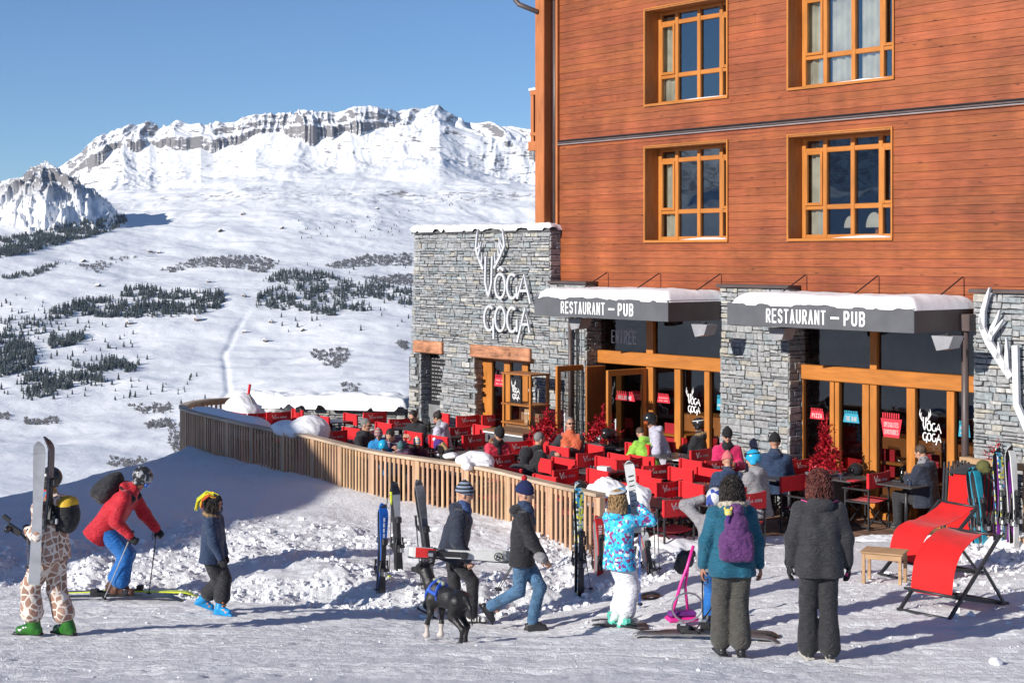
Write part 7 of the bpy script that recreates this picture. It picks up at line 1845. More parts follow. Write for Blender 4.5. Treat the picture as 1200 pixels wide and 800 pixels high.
for k, (px, c1, c2, L_, lab) in enumerate(((1152, 'teal', 'black', 1.22, 'teal skis leftmost in the timber ski rack'), (1161, 'teal', 'grey', 1.25, 'slim teal skis second from the left in the rack'), (1176, 'purple', 'black', 1.5, 'purple skis in the middle of the rack'), (1182, 'multi', 'black', 1.55, 'patterned skis leaning right of the purple pair in the rack'), (1189, 'purple', 'grey', 1.5, 'grey and purple skis near the right end of the rack'), (1197, 'white', 'black', 1.6, 'white skis rightmost in the rack'))):
    q = L2W(fx(px - 6, -1.45), -1.45, .0)
    ski_pair(lab, (q.x, q.y, .10), (-.16, .10 if k > 1 else 0), .12 + .3 * (k % 2), K[c1], K[c2], L_, .02, sink=.05)
hp_ = L2W(fx(1149, -1.45), -1.38, 1.30); sdf_obj('x', [sdf([('ell', (0, 0, 0), (.10, .09, .09), 0), ('ell', (.04, 0, -.05), (.08, .08, .06), 0)], .011, .02, noise=[(.004, 60, 1)])], [mat('olive_knit', (.10, .10, .03), .9)], None, True, hp_)
props(bpy.data.objects['x'], 'olive green hat hanging on the teal skis in the rack', 'hat'); bpy.data.objects['x'].name = 'hat'
for k, px in enumerate((1169, 1193)):
    q = L2W(fx(px, -1.3), -1.3, .05); ski_pole(('left' if k == 0 else 'right') + ' ski pole leaning in the timber ski rack', (q.x, q.y, .08), (-.15, .06, ROT), K['grey'] if k else M_STOOL, 1.35, None, None)
# ================================================================== SKIS PLANTED IN THE SNOW
def planted(label, px0, py0, px1, py1, top, base, accent=None, text=None, tmat=None, front=True, crossed=0.0, L_=None, group=None, turn=.45):
    """a pair standing in the snow between a foot and a tip"""
    g = ghit(px0, py0); t = at(px1, py1, g.y + .05); d = t - g; L_ = L_ or d.length + .12
    e = ski_pair(label, tuple(g), (0, 0), 0, top, base, L_, crossed, accent, text, tmat, .12, group)
    orient(e, g, t, (0, 1, 0) if front else (0, -1, 0)).matrix_world @= Matrix.Rotation(turn, 4, 'Z'); return e
e = planted('blue pair of skis standing in the snow, leftmost of the planted skis', 447, 694, 450, 590, K['blue'], K['grey'], ((0, .45), K['black']), '=====', M_WHITE)
e = planted('black pair of skis with dark tips planted left of the striped beanie', 468, 668, 463, 564, K['black'], K['grey'], ((.62, .86), K['silver']), None)
e = planted('worn grey skis with forked tails up, planted behind the black dog', 506, 690, 491, 562, K['grey'], K['grey'], None, None)
e = planted('colourful patterned skis planted in front of the railing end', 680, 698, 679, 565, K['multi'], K['black'], ((0, .42), K['black']), '2=0=', K['yel'])
e = planted('red skis with white lettering planted behind the patterned jacket', 703, 672, 702, 604, K['red'], K['white'], ((0, .1), K['black']), 'ATOMIC', M_WHITE)
e = planted('red and white skis planted low right of the white trousers', 762, 672, 754, 620, K['red'], K['white'], ((.3, 1), K['white']))
def pole_px(label, a, b, col=None, grip=None, Yo=0): g = ghit(*a); t = at(b[0], b[1], g.y + Yo); return pole_between(label, g, t, col, grip)
pole_px('lime gripped ski pole standing between the blue and the black skis', (456, 680), (459, 576), K['grey'], K['yel'], .1)
pole_px('ski pole leaning left of the blue skis', (441, 696), (454, 606), K['grey'], None, .1)
pole_px('black ski pole planted just left of the forked grey skis', (494, 690), (487, 604), K['black'])
pole_px('ski pole leaning left of the patterned planted skis', (683, 694), (686, 628), K['grey'])
pole_px('ski pole leaning right of the patterned planted skis', (693, 694), (684, 640), K['grey'])
pole_px('ski pole standing straight under the chairs, left of the pair', (768, 672), (766, 600), K['grey']); pole_px('ski pole standing straight under the chairs, right of the pair', (773, 671), (770, 596), K['grey'])
for k, (a, b) in enumerate((((560, 711), (598, 715)), ((553, 700), (575, 706)))):
    g1, g2 = ghit(*a), ghit(*b); o = ski_mesh(K['red'] if k == 0 else K['black'], K['white'], 1.5).build('ski', None, tuple(g1 + Vector((-.5, .1, .03))), (-PI / 2, 0, 0)); o.rotation_euler = (PI / 2 + .02, 0, -PI / 2 + .12)
    props(o, ('red and white ski' if k == 0 else 'dark ski') + ' lying flat in the snow between the two walking men', 'ski')

# ================================================================== WALKERS
def foot_px(px, py): return ghit(px, py)
def walker(label, px, py, H, rot, **kw):
    g = ghit(px, py); return person(label, (g.x, g.y, g.z), rot, H, **kw), g
def local_feet(g, rot, s, feet, lift=(0, 0)):
    out = []
    for i, (x, y, z, yw) in enumerate(feet):
        wx = g.x + s * (x * math.cos(rot) - y * math.sin(rot)); wy = g.y + s * (x * math.sin(rot) + y * math.cos(rot)); out.append((x, y, (gz(wx, wy) - g.z) / s + z + .012, yw))
    return out
def scale_for(g, hpx): return hpx / F * g.y

# man in the giraffe suit, facing left, skis upright in his hands
g = ghit(60, 745); H_ = scale_for(g, 192); rot = PI - .25; s = H_ / 1.75
P = person('person in a brown giraffe print ski suit holding skis upright', tuple(g), rot, H_, pelvis=(0, 0, .93), lean=.02, twist=-.15, head=(.1, .05), feet=local_feet(g, rot, s, [(.16, .09, 0, .1), (-.14, -.10, 0, -.2)]),
           hands=((.22, .10, 1.13), (.42, -.30, 1.02)), jacket=(K_GIRAFFE, .035, .10), trousers=(K_GIRAFFE, .034, .02), boots=(M_BOOTG, 'ski', M_BOOTK, M_METAL), gloves=K_BLACK, hat=('helmet', M_HELM), goggles=(M_LENS, 'eyes'), scarf=cell_mat('loud_scarf', [(.5, .3, .05), (.1, .05, .2), (.05, .2, .3), (.4, .05, .05)], 14), skin=M_SKIN2, curl=(1.3, 1.2), h=.013, tcut=.16)
Y_ = g.y - .30
for k, (b, t, lab, m_) in enumerate((((40, 684), (47, 516), 'pair', K['silver']), ((52, 640), (60, 512), 'second', K['grey']))):
    pb, pt2 = at(b[0], b[1], Y_ + .12 * k), at(t[0], t[1], Y_ + .12 * k); d = pt2 - pb
    o = ski_mesh(m_, K['silver'] if k == 0 else K['grey'], d.length, accent=((.93, 1), K['black']), w=(.125, .098, .12)).build('ski', None, tuple(pb)); orient(o, pb, pt2, (.1, -1, 0) if k == 0 else (-1, .2, 0))
    props(o, ('silver ski with its base to the camera held by the giraffe suit' if k == 0 else 'dark ski with curved tip behind the silver one, held by the giraffe suit'), 'ski'); binding(d.length * .42).build('ski_binding', o)
bp_ = sdf([('ell', (-.20, 0, 1.30), (.12, .15, .20), 0), ('ell', (-.20, 0, 1.42), (.10, .13, .08), 1), ('cap', (-.05, .11, 1.45), (-.13, .10, 1.15), .022, .022, 0)], .012, .03, noise=[(.006, 25, 1)])
worn(P, 'backpack', [bp_], [K_BLACK, mat('yellow_pack_cloth', (.70, .42, .03), .7)], 'black and yellow backpack on the back of the giraffe suit', 'backpack')
cam = MB(); c0 = at(24, 612, g.y - .1); c1 = at(6, 606, g.y - .1); cam.tube([at(38, 640, g.y - .05), at(22, 622, g.y - .1)], .012, M_RUBB, 6); cam.bar(at(24, 625, g.y - .1), at(9, 615, g.y - .1), .06, .06, M_RUBB); cam.bar(at(12, 610, g.y - .1), at(4, 604, g.y - .1), .05, .04, M_RUBB); cam.tube([at(9, 620, g.y - .16), at(8, 620, g.y - .08)], .035, M_LENS, 10)
props(cam.build('camera_grip'), 'black camera on a handheld grip in the giraffe suit\'s left hand', 'camera')
pole_between('ski pole hanging from the giraffe suit\'s arm', at(33, 670, g.y - .1), at(32, 620, g.y - .15), K['grey'])

# bent skier in red, on skis, facing right
g = ghit(132, 701); H_ = 1.80; rot = -.05; s = H_ / 1.75
P = person('person in a red ski jacket bending forward over two ski poles', tuple(g), rot, H_, pelvis=(-.09, 0, .89), lean=.66, twist=0, head=(.05, .42), feet=[(-.02, .10, .05, 0), (.10, -.10, .05, 0)], hands=((.50, .22, .78), (.30, -.26, .80)),
           jacket=(K_RED, .038, .17), trousers=(K_BLUE, .030, .018), boots=(M_BOOTN, 'ski', M_BOOTK, M_METAL), gloves=K_BLACK, hat=('helmet', M_HELMS), goggles=(M_GOG, 'eyes'), skin=M_SKIN2, curl=(1.4, 1.4), knee=((1, 0, 0), (1, 0, 0)), h=.013)
w0, w1 = P['M'] @ P['Wr'][0], P['M'] @ P['Wr'][1]
t0 = ghit(174, 700); pole_between('ski pole reaching forward from the red jacket\'s far hand', t0, w0 + (w0 - t0).normalized() * .05, K['black']); t1 = ghit(124, 702) + Vector((0, -.15, 0)); pole_between('grey ski pole in the red jacket\'s near hand', t1, w1 + (w1 - t1).normalized() * .08, K['silver'])
for k, (dy, m_) in enumerate(((.14, K['yel']), (-.13, K['yel']))):
    o = ski_mesh(K['yel'] if k else K['black'], K['black'], 1.75, accent=((.0, .30), K['black'])).build('ski', None, (g.x - .85 + .15 * k, g.y - dy, g.z + .0)); o.rotation_euler = (PI / 2 + PI, 0, -PI / 2 - .03)
    o.rotation_euler = (-PI / 2, 0, 0)
    o.matrix_world = Matrix.Translation((g.x - .80 + .12 * k, g.y + dy, g.z + .035)) @ Matrix(((0, 0, 1), (1, 0, 0), (0, 1, 0))).to_4x4() if False else Matrix.Translation((g.x - .80 + .12 * k, g.y + (-dy), g.z + .045)) @ Matrix(((0, 0, 1), (-1, 0, 0), (0, -1, 0))).to_4x4()
    binding(.80).build('ski_binding', o); props(o, ('near lime ski' if k else 'far black ski') + ' under the boots of the person in the red jacket', 'ski')
u = P['u']; cx = P['pel'] + u * .36
bk = sdf([('ell', T3(cx - P['fw'] * .24 + u * .03), (.13, .17, .23), 0, [[P['fw'][i], P['sv'][i], P['u'][i]] for i in range(3)]), ('ell', T3(cx - P['fw'] * .34 - u * .06), (.07, .13, .13), 0, [[P['fw'][i], P['sv'][i], P['u'][i]] for i in range(3)]), ('cap', T3(P['Sh'][0] - P['sv'] * .05 + u * .05 + P['fw'] * .09), T3(P['pel'] + u * .25 + P['sv'] * .13 + P['fw'] * .12), .022, .022, 0), ('cap', T3(P['Sh'][1] + P['sv'] * .05 + u * .05 + P['fw'] * .09), T3(P['pel'] + u * .25 - P['sv'] * .13 + P['fw'] * .12), .022, .022, 0), ('cap', T3(P['Sh'][1] + P['sv'] * .05 + u * .05 + P['fw'] * .09), T3(P['Sh'][1] + P['sv'] * .05 + u * .06 - P['fw'] * .12), .022, .022, 0), ('cap', T3(P['Sh'][0] - P['sv'] * .05 + u * .05 + P['fw'] * .09), T3(P['Sh'][0] - P['sv'] * .05 + u * .06 - P['fw'] * .12), .022, .022, 0)], .012, .05, noise=[(.007, 22, 1), (.003, 60, 2)])
worn(P, 'backpack', [bk], [K_BLACK], 'bulky black backpack on the back of the red ski jacket', 'backpack')

# child with the strip hat
g = ghit(250, 719); H_ = scale_for(g, 140); rot = -.15; s = H_ / 1.75
P = person('child in a navy jacket wearing a hat of bright fleece strips', tuple(g), rot, H_, pelvis=(-.02, 0, .90), lean=.06, head=(-.1, .08), feet=local_feet(g, rot, s, [(.14, -.10, 0, -.3), (-.20, .10, .07, .1)]), footpitch=(0, .35), hands=((.10, .24, .80), (.20, -.24, .84)), jacket=(K_DNAVY, .036, .12), trousers=(K_PANTS, .034, .02), boots=(M_BOOTB, 'ski', M_BOOTB, M_BUCK),
           gloves=K_BLACK, hat=('strips', H_BLACK), hair=('long', M_HAIRD), fur=M_FUR, skin=M_SKIN2, h=.013, shape=1.08, tcut=.17)

# man with the dog, skis under his arm
g = ghit(530, 727); g = Vector((g.x, g.y, g.z)); H_ = scale_for(g, 166); rot = -.02; s = H_ / 1.75
P = person('person in a dark down jacket and striped beanie carrying skis level', tuple(g), rot, H_, pelvis=(.0, 0, .86), lean=.24, twist=-.1, head=(-.05, .05), feet=local_feet(g, rot, s, [(-.32, .08, .04, 0), (.24, -.06, 0, 0)]), footpitch=(.5, 0), hands=((.12, .28, .88), (.20, -.27, .80)), elbow=((-.8, .3, -.2), (-.9, -.3, -.1)),
           jacket=(K_NAVY, .050, .08), trousers=(K_PANTS, .010), boots=(M_SNEAK, 'trainer'), gloves=None, hat=('beanie', H_STRIPE), scarf=cloth('blue_neck_warmer', (.04, .08, .2)), hood=False, skin=M_SKIN, curl=(1.2, 1.3), h=.012, palm=((0, -1, 0), (0, 1, .3)))
Y_ = g.y - .40
for k in range(2):
    a, b = at(479, 646 + 1.5 * k, Y_ - .03 + .075 * k), at(601, 652 + 1.5 * k, Y_ - .03 + .075 * k); d = b - a
    o = ski_mesh(K['white'], K['grey'], d.length, accent=((.05, .26), K['red']) if k == 0 else None, w=(.135, .10, .125)).build('ski', None, tuple(a)); q = d.to_track_quat('Z', 'Y')
    z_ = d.normalized(); y_ = Vector((0, 1, 0)) * (1 if k == 0 else -1); y_ = (y_ - z_ * y_.dot(z_)).normalized(); x_ = y_.cross(z_)
    o.matrix_world = Matrix(((x_.x, y_.x, z_.x, a.x), (x_.y, y_.y, z_.y, a.y), (x_.z, y_.z, z_.z, a.z), (0, 0, 0, 1)))
    if k == 0:
        r_ = MB(); Lk = d.length
        pts = [(.046 * math.cos(t), -.040, Lk * .86 + .046 * math.sin(t)) for t in np.linspace(0, 2 * PI, 20)]; r_.tube(pts, .005, M_BLK, 4); r_.bar((-.018, -.04, Lk * .86 - .035), (.022, -.04, Lk * .86 + .03), .010, .008, M_BLK, up=(0, 1, 0)); r_.bar((-.028, -.04, Lk * .86 + .018), (.02, -.04, Lk * .86 + .026), .010, .008, M_BLK, up=(0, 1, 0)); r_.bar((.0, -.04, Lk * .86), (.03, -.04, Lk * .86 - .03), .009, .008, M_BLK, up=(0, 1, 0)); r_.build('ski_emblem', o)
    binding(d.length * .38, None).build('ski_binding', o); props(o, ('near white ski with red markings' if k == 0 else 'far white ski') + ' carried level by the person in the striped beanie', 'ski')

# man in jeans with a red bobble
g = ghit(612, 738); H_ = scale_for(g, 172); rot = -.05; s = H_ / 1.75
P = person('person in blue jeans and black jacket with a red bobble on a navy beanie', tuple(g), rot, H_, pelvis=(.0, 0, .90), lean=.04, head=(-.05, .10), feet=local_feet(g, rot, s, [(.12, -.08, 0, 0), (-.40, .06, .16, 0)]), footpitch=(0, .95), hands=((.20, .22, .86), (.30, -.22, .84)), elbow=((-.9, .3, -.2), (-.9, -.3, -.2)),
           jacket=(K_BLACK, .030, .10), trousers=(K_JEANS, .012), boots=(M_BOOTK, 'shoe'), hat=('beanie', H_NAVY, H_REDK), scarf=K_DNAVY, gloves=None, skin=M_SKIN, curl=(1.3, 1.2), h=.012, palm=((0, -1, 0), (0, 1, .3)))
w1 = P['M'] @ P['Wr'][1]
for k in range(2): t1 = at(580 + 3 * k, 694, g.y + .1); pole_between(('near' if k else 'far') + ' ski pole trailing from the hand of the person in jeans', t1, Vector((w1.x - .25, w1.y + .05 * k, w1.z - .02)) if k < 0 else at(604 + 1.5 * k, 655, g.y - .05), K['grey'])
p = at(633, 652, g.y - .28); sdf_obj('mitten', [sdf([('ell', (0, 0, 0), (.075, .05, .055), 0), ('ell', (.02, 0, -.03), (.06, .05, .05), 0)], .009, .02, noise=[(.004, 50, 1)])], [K_GREY], None, True, p); props(bpy.data.objects['mitten'], 'pale grey mitten in the hand of the person in jeans', 'mitten')

# girl in the patterned jacket, on skis, holding white skis on her shoulder
g = ghit(727, 735); H_ = scale_for(g, 160); rot = .75; s = H_ / 1.75
P = person('girl in a bright blue patterned ski jacket and white trousers', tuple(g), rot, H_, pelvis=(-.02, 0, .935), lean=.0, head=(.1, -.12), feet=[(.02, .08, .04, -.2), (-.05, -.12, .04, -.2)], hands=((.26, .05, 1.50), (.22, -.13, 1.54)), elbow=((.2, .9, -.6), (.2, -.9, -.6)), jacket=(K_CAMO, .034, .16), trousers=(K_WHITE, .030, .015), boots=(M_BOOTW, 'ski', M_BOOTT, M_BOOTT),
           gloves=mat('white_glove', (.6, .6, .62), .8), hair=('long', M_HAIRB), hat=('headband', H_BLACK), goggles=(mat('mirror_blue_lens', (.05, .25, .4), .1), 'top', mat('white_strap', (.6, .6, .6), .7)), fur=M_FUR, skin=M_SKIN, curl=(1.2, 1.2), h=.012)
for k in range(2):
    a, b = at(744, 600, g.y + .14 + .06 * k), at(737, 540, g.y + .18 + .06 * k); d = b - a; L_ = .80; a2 = b - d.normalized() * L_
    o = ski_mesh(K['white'], K['grey'], L_, w=(.115, .085, .10)).build('ski', None, tuple(a2)); orient(o, a2, b, (0, 1 - 2 * k, 0))
    if k == 0:
        t_ = MB()
        for j in range(7): t_.bar((-.03, -.03, .30 + .055 * j), (.03, -.03, .31 + .055 * j), .012, .004, M_BLK, up=(0, 1, 0))
        t_.build('ski_markings', o)
    props(o, ('front' if k == 0 else 'rear') + ' white ski held up over the head of the girl in the patterned jacket', 'ski')
for k, (a, b) in enumerate((((740, 724), (744, 640)), ((750, 712), (750, 610)))): pole_px(('near' if k == 0 else 'far') + ' ski pole hanging beside the white trousers', a, b, K['blue'] if k else K['black'], None, -.2 if k == 0 else -.4)
for k, dy in enumerate((.12, -.10)):
    a, b = ghit(676, 731 - 2 * k), ghit(772, 742 - 3 * k); a.z += .04; b.z += .04; z_ = (b - a).normalized(); y_ = Vector((0, 0, -1)); y_ = (y_ - z_ * y_.dot(z_)).normalized(); x_ = y_.cross(z_)
    o = ski_mesh(K['black'], K['grey'], 1.45).build('ski'); a = g + Vector((0, dy, .03)) - z_ * .72; o.matrix_world = Matrix(((x_.x, y_.x, z_.x, a.x), (x_.y, y_.y, z_.y, a.y), (x_.z, y_.z, z_.z, a.z), (0, 0, 0, 1)))
    binding(.70, M_BOOTT).build('ski_binding', o); props(o, ('far' if k == 0 else 'near') + ' dark ski under the mint and white boots of the girl', 'ski')

# child holding a helmet behind the teal jacket
g = ghit(826, 742); H_ = scale_for(g, 172); rot = 1.2; s = H_ / 1.75; H_ = 1.32; s = H_ / 1.75
g = Vector((at(837, 742, 15.8).x, 15.8, gz(at(837, 742, 15.8).x, 15.8)))
H_ = scale_for(g, 168); s = H_ / 1.75
P = person('child in grey sleeves and blue trousers lifting a chrome helmet', tuple(g), rot, H_, pelvis=(-.0, 0, .90), lean=.03, head=(.3, .1), feet=[(.05, .08, .03, 0), (.0, -.10, .03, 0)], hands=((.14, .16, 1.62), (.16, -.10, 1.60)), elbow=((-.1, 1.0, .0), (-.1, -1.0, -.2)), jacket=(K_GREY, .025, .12), trousers=(K_BLUE, .025), boots=(M_BOOTK, 'ski'), gloves=None, hair=('short', M_HAIRB), hat=('helmet', cell_mat('chrome_helmet', [(.6, .6, .62), (.05, .08, .3), (.7, .7, .7), (.5, .5, .52)], 9, .15)), h=.014)
# pink child-carrier snow scooter
e = empty('snow_scooter', tuple(ghit(800, 733)), .2, 'bright pink snow scooter lying on its board beside the blue trousers', 'scooter'); M_PK = K['pink']
m_ = MB(); m_.tube([(-.12, 0, .12), (-.02, 0, .45), (.05, 0, .62), (.12, 0, .85)], .018, M_PK, 8); m_.tube([(.08, .06, .1), (.04, .03, .4), (.06, 0, .62)], .016, M_PK, 8); m_.build('handlebar', e)
m_ = MB(); m_.box(-.18, .16, -.09, .09, .05, .10, M_PK, bev=.02); m_.box(-.16, .14, -.07, .07, .101, .16, K['purple'], bev=.02); m_.build('footboard', e)
m_ = MB(); m_.tube([(-.36 + .10 * math.cos(t), .0, .33 + .032 * math.sin(t)) for t in np.linspace(0, 2 * PI, 18)], .014, M_RUBB, 6); m_.bar((-.46, 0, .33), (-.24, 0, .33), .06, .012, M_BOOTN); m_.build('runner', e)
m_ = MB(); m_.tube([(.02 + .17 * math.cos(t), -.1, .22 + .15 * math.sin(t)) for t in np.linspace(0, 2 * PI, 22)], .010, M_METAL, 6); m_.build('hoop', e)
pole_px('black sweeper shaft leaning beside the pink scooter', (812, 742), (838, 706), K['black'], None, -.2)
pole_px('black ski pole upright in front of the blue trousers', (824, 742), (823, 672), K['black'], None, -.1)
q = MB(); pp = at(803, 655, 17.5); bk = sdf_obj('ski_binding_bundle', [sdf([('ell', (0, 0, 0), (.10, .08, .10), 0), ('ell', (-.06, 0, -.08), (.07, .06, .09), 0), ('ell', (.06, 0, .06), (.06, .06, .05), 0)], .01, .02, noise=[(.012, 45, 1)])], [M_RUBB], None, True, (pp.x, pp.y, pp.z)); props(bk, 'dark tangle of boot bindings standing under the tilted red chair', 'gear')
for k in range(3):
    a, b = ghit(745 + 12 * k, 747 - 2 * k), ghit(905 - 8 * k, 752 - 3 * k); z_ = (b - a).normalized(); y_ = Vector((0, 0, -1)); y_ = (y_ - z_ * y_.dot(z_)).normalized(); x_ = y_.cross(z_); a.z += .03
    o = ski_mesh(K['black'] if k else K['grey'], K['grey'], 1.5 if k != 2 else 1.3).build('ski'); b.z += .03
    if k == 1: a = b - z_ * 1.35; 
    o.matrix_world = Matrix(((x_.x, y_.x, z_.x, a.x), (x_.y, y_.y, z_.y, a.y), (x_.z, y_.z, z_.z, a.z), (0, 0, 0, 1)))
    binding(.70).build('ski_binding', o); props(o, ('nearest dark ski', 'right hand dark ski', 'farthest short dark ski')[k] + ' lying on the snow by the woman in teal', 'ski')

# woman in teal with the purple pack, from behind
g = ghit(858, 768); H_ = scale_for(g, 207); rot = PI / 2 + .05; s = H_ / 1.75
P = person('person in a teal jacket seen from behind with black curly hair', tuple(g), rot, H_, pelvis=(0, 0, .945), lean=.03, head=(.0, .12), feet=local_feet(g, rot, s, [(.06, .10, 0, .1), (-.05, -.08, 0, -.1)]), hands=((.06, .31, .76), (.06, -.31, .78)), elbow=((-.5, .8, 0), (-.5, -.8, 0)), jacket=(K_TEAL, .030, .13), trousers=(K_OLIVE, .028, .01), boots=(M_BOOTK, 'boot'), gloves=None,
           hair=('curly', M_HAIRD), scarf=mat('mustard_scarf', (.50, .24, .06), .9, .3, 30, .6, 60), skin=M_SKIN2, fur=mat('beige_fleece', (.42, .36, .28), .95, .3, 30, .6, 80), h=.012, curl=(.6, .6))
u = P['u']; cb = P['pel'] + u * .27 - P['fw'] * .22; Rm = [[P['fw'][i], P['sv'][i], P['u'][i]] for i in range(3)]
bk = [('ell', T3(cb - u * .06), (.10, .18, .17), 0, Rm), ('ell', T3(cb + u * .10), (.08, .12, .14), 0, Rm), ('box', T3(cb - u * .15 - P['fw'] * .01), (.085, .170, .095), 0, Rm, .06), ('cap', T3(cb + u * .20), T3(cb + u * .25), .05, .075, 0)]
for sg_ in (1, -1):
    a = P['Sh'][0 if sg_ > 0 else 1] - P['sv'] * sg_ * .06
    bk += [('cap', T3(cb + u * .21 + P['sv'] * sg_ * .02), T3(a + u * .085), .014, .014, 0), ('cap', T3(a + u * .085), T3(a + P['fw'] * .10 + u * .03), .014, .014, 0), ('cap', T3(a + P['fw'] * .10 + u * .03), T3(P['pel'] + u * .18 + P['sv'] * sg_ * .17), .014, .014, 0), ('cap', T3(P['pel'] + u * .18 + P['sv'] * sg_ * .17), T3(cb - u * .14 + P['sv'] * sg_ * .12), .014, .014, 0)]
o = worn(P, 'backpack', [sdf(bk, .010, .02, noise=[(.007, 30, 1), (.004, 60, 2)])], [cloth('purple_pack_cloth', (.105, .03, .13))], 'purple drawstring backpack on the teal jacket', 'backpack')
ty = P['M'] @ (cb + u * .24 + P['sv'] * .09 - P['fw'] * .06)
toy = [('ell', (0, 0, 0), (.035, .025, .035), 0), ('ell', (-.03, 0, .035), (.012, .01, .018), 0), ('ell', (.03, 0, .035), (.012, .01, .018), 0), ('cap', (0, 0, -.03), (0, 0, -.09), .022, .012, 1)]
o = sdf_obj('plush_toy', [sdf(toy, .005, .005, paint=[('ell', (-.013, -.025, .005), (.007, .008, .007), 2), ('ell', (.013, -.025, .005), (.007, .008, .007), 2)])], [mat('pale_yellow_plush', (.65, .50, .12), .9), H_PURP, M_BOOTT], None, True, ty); props(o, 'small yellow plush toy hanging on the purple backpack', 'toy')

# woman in charcoal with red hair, from behind
g = ghit(960, 772); H_ = scale_for(g, 218); rot = PI / 2 - .05; s = H_ / 1.75
P = person('person in a charcoal jacket seen from behind with red curly hair', tuple(g), rot, H_, pelvis=(0, 0, .95), lean=.02, slean=0, head=(0, .05), feet=local_feet(g, rot, s, [(.03, .10, .0, .15), (-.02, -.10, 0, -.05)]), hands=((.04, .29, .77), (.04, -.29, .80)), elbow=((-.5, .8, 0), (-.5, -.8, 0)), jacket=(K_CHAR, .030, .15), trousers=(K_PANTS, .018, .028), boots=(M_BOOTK, 'shoe'), gloves=cell_mat('pink_black_glove', [(.015, .015, .018), (.55, .02, .20), (.015, .015, .018)], 11),
           hair=('curly', M_HAIRR), h=.012, curl=(.6, .6), sole=mat('pale_sole', (.45, .42, .36), .8), skin=M_SKIN)
pi_ = MB(); M_PIPE = mat('pink_piping', (.5, .05, .22), .6)
for sg_ in (1, -1):
    a, b, c_ = P['Nk'] + P['u'] * .035 - P['fw'] * .105 + P['sv'] * .02 * sg_, P['Nk'] - P['u'] * .0 - P['fw'] * .12 + P['sv'] * .10 * sg_, P['Sh'][0 if sg_ > 0 else 1] + P['u'] * .095 - P['fw'] * .03 + P['sv'] * .0
    pi_.tube([a, b, c_], .006, M_PIPE, 6)
pi_.build('piping', P['o'])

# the dog
g = ghit(524, 751); H0 = .62
def D(x, y, z): return (x, y, z)
dp = [('ell', (0, 0, .46), (.22, .095, .115), 0), ('ell', (.17, 0, .47), (.12, .10, .145), 0), ('ell', (-.20, 0, .47), (.13, .088, .105), 0), ('cap', (.24, 0, .52), (.34, 0, .66), .085, .065, 0), ('ell', (.40, 0, .71), (.095, .068, .07), 0), ('cap', (.43, 0, .70), (.55, 0, .675), .046, .028, 0), ('ell', (.565, 0, .683), (.016, .018, .014), 2),
      ('cap', (.37, .045, .76), (.33, .085, .79), .026, .016, 0), ('cap', (.33, .085, .79), (.36, .115, .73), .018, .008, 0), ('cap', (.37, -.045, .76), (.33, -.085, .79), .026, .016, 0), ('cap', (.33, -.085, .79), (.36, -.115, .73), .018, .008, 0)]
for sg_, fxx, bx in ((1, .05, -.02), (-1, -.03, .05)):
    y = .065 * sg_
    dp += [('cap', (.20, y, .42), (.17 + fxx * .3, y * 1.1, .28), .055, .032, 0), ('cap', (.17 + fxx * .3, y * 1.1, .28), (.20 + fxx, y, .15), .028, .022, 0), ('cap', (.20 + fxx, y, .15), (.205 + fxx, y, .035), .022, .021, 1), ('cap', (.205 + fxx, y, .025), (.245 + fxx, y, .02), .026, .021, 1)]
    dp += [('cap', (-.22, y * .9, .46), (-.15 + bx * .5, y * 1.15, .30), .082, .048, 0), ('cap', (-.15 + bx * .5, y * 1.15, .30), (-.30 + bx, y, .19), .042, .026, 0), ('cap', (-.30 + bx, y, .19), (-.265 + bx, y, .04), .024, .019, 0), ('cap', (-.26 + bx, y, .025), (-.215 + bx, y, .02), .024, .020, 0)]
dp += [('cap', (-.31, 0, .50), (-.37, .0, .40), .026, .018, 0), ('cap', (-.37, 0, .40), (-.40, .0, .24), .018, .009, 0)]
rot = PI * .74; sc = scale_for(g, 62) / .56
M_DOG = mat('black_dog_coat', (.012, .011, .011), .45, .3, 20, .3, 70); M_DOGW = mat('white_paw', (.5, .44, .40), .8, .2)
dog = sdf_obj('dog', [sdf(dp, .0085, .035, noise=[(.002, 60, 1)])], [M_DOG, M_DOGW, M_RUBB], None, True, tuple(g), (0, 0, rot)); dog.scale = (sc,) * 3; props(dog, 'black dog with white forefeet and a blue harness walking beside the skier', 'dog')
hq = [('ell', (.22, 0, .50), (.035, .112, .155), 0, [[math.cos(.5), 0, -math.sin(.5)], [0, 1, 0], [math.sin(.5), 0, math.cos(.5)]]), ('ell', (.08, 0, .49), (.022, .106, .13), 0), ('cap', (.20, 0, .62), (.06, 0, .60), .022, .022, 1), ('cap', (.20, .09, .52), (.07, .10, .50), .02, .02, 0), ('cap', (.20, -.09, .52), (.07, -.10, .50), .02, .02, 0)]
sdf_obj('harness', [sdf(hq, .009, .008, noise=[(.003, 60, 1)])], [mat('blue_harness', (.02, .08, .42), .6, .2), mat('grey_webbing', (.25, .27, .2), .8)], dog)

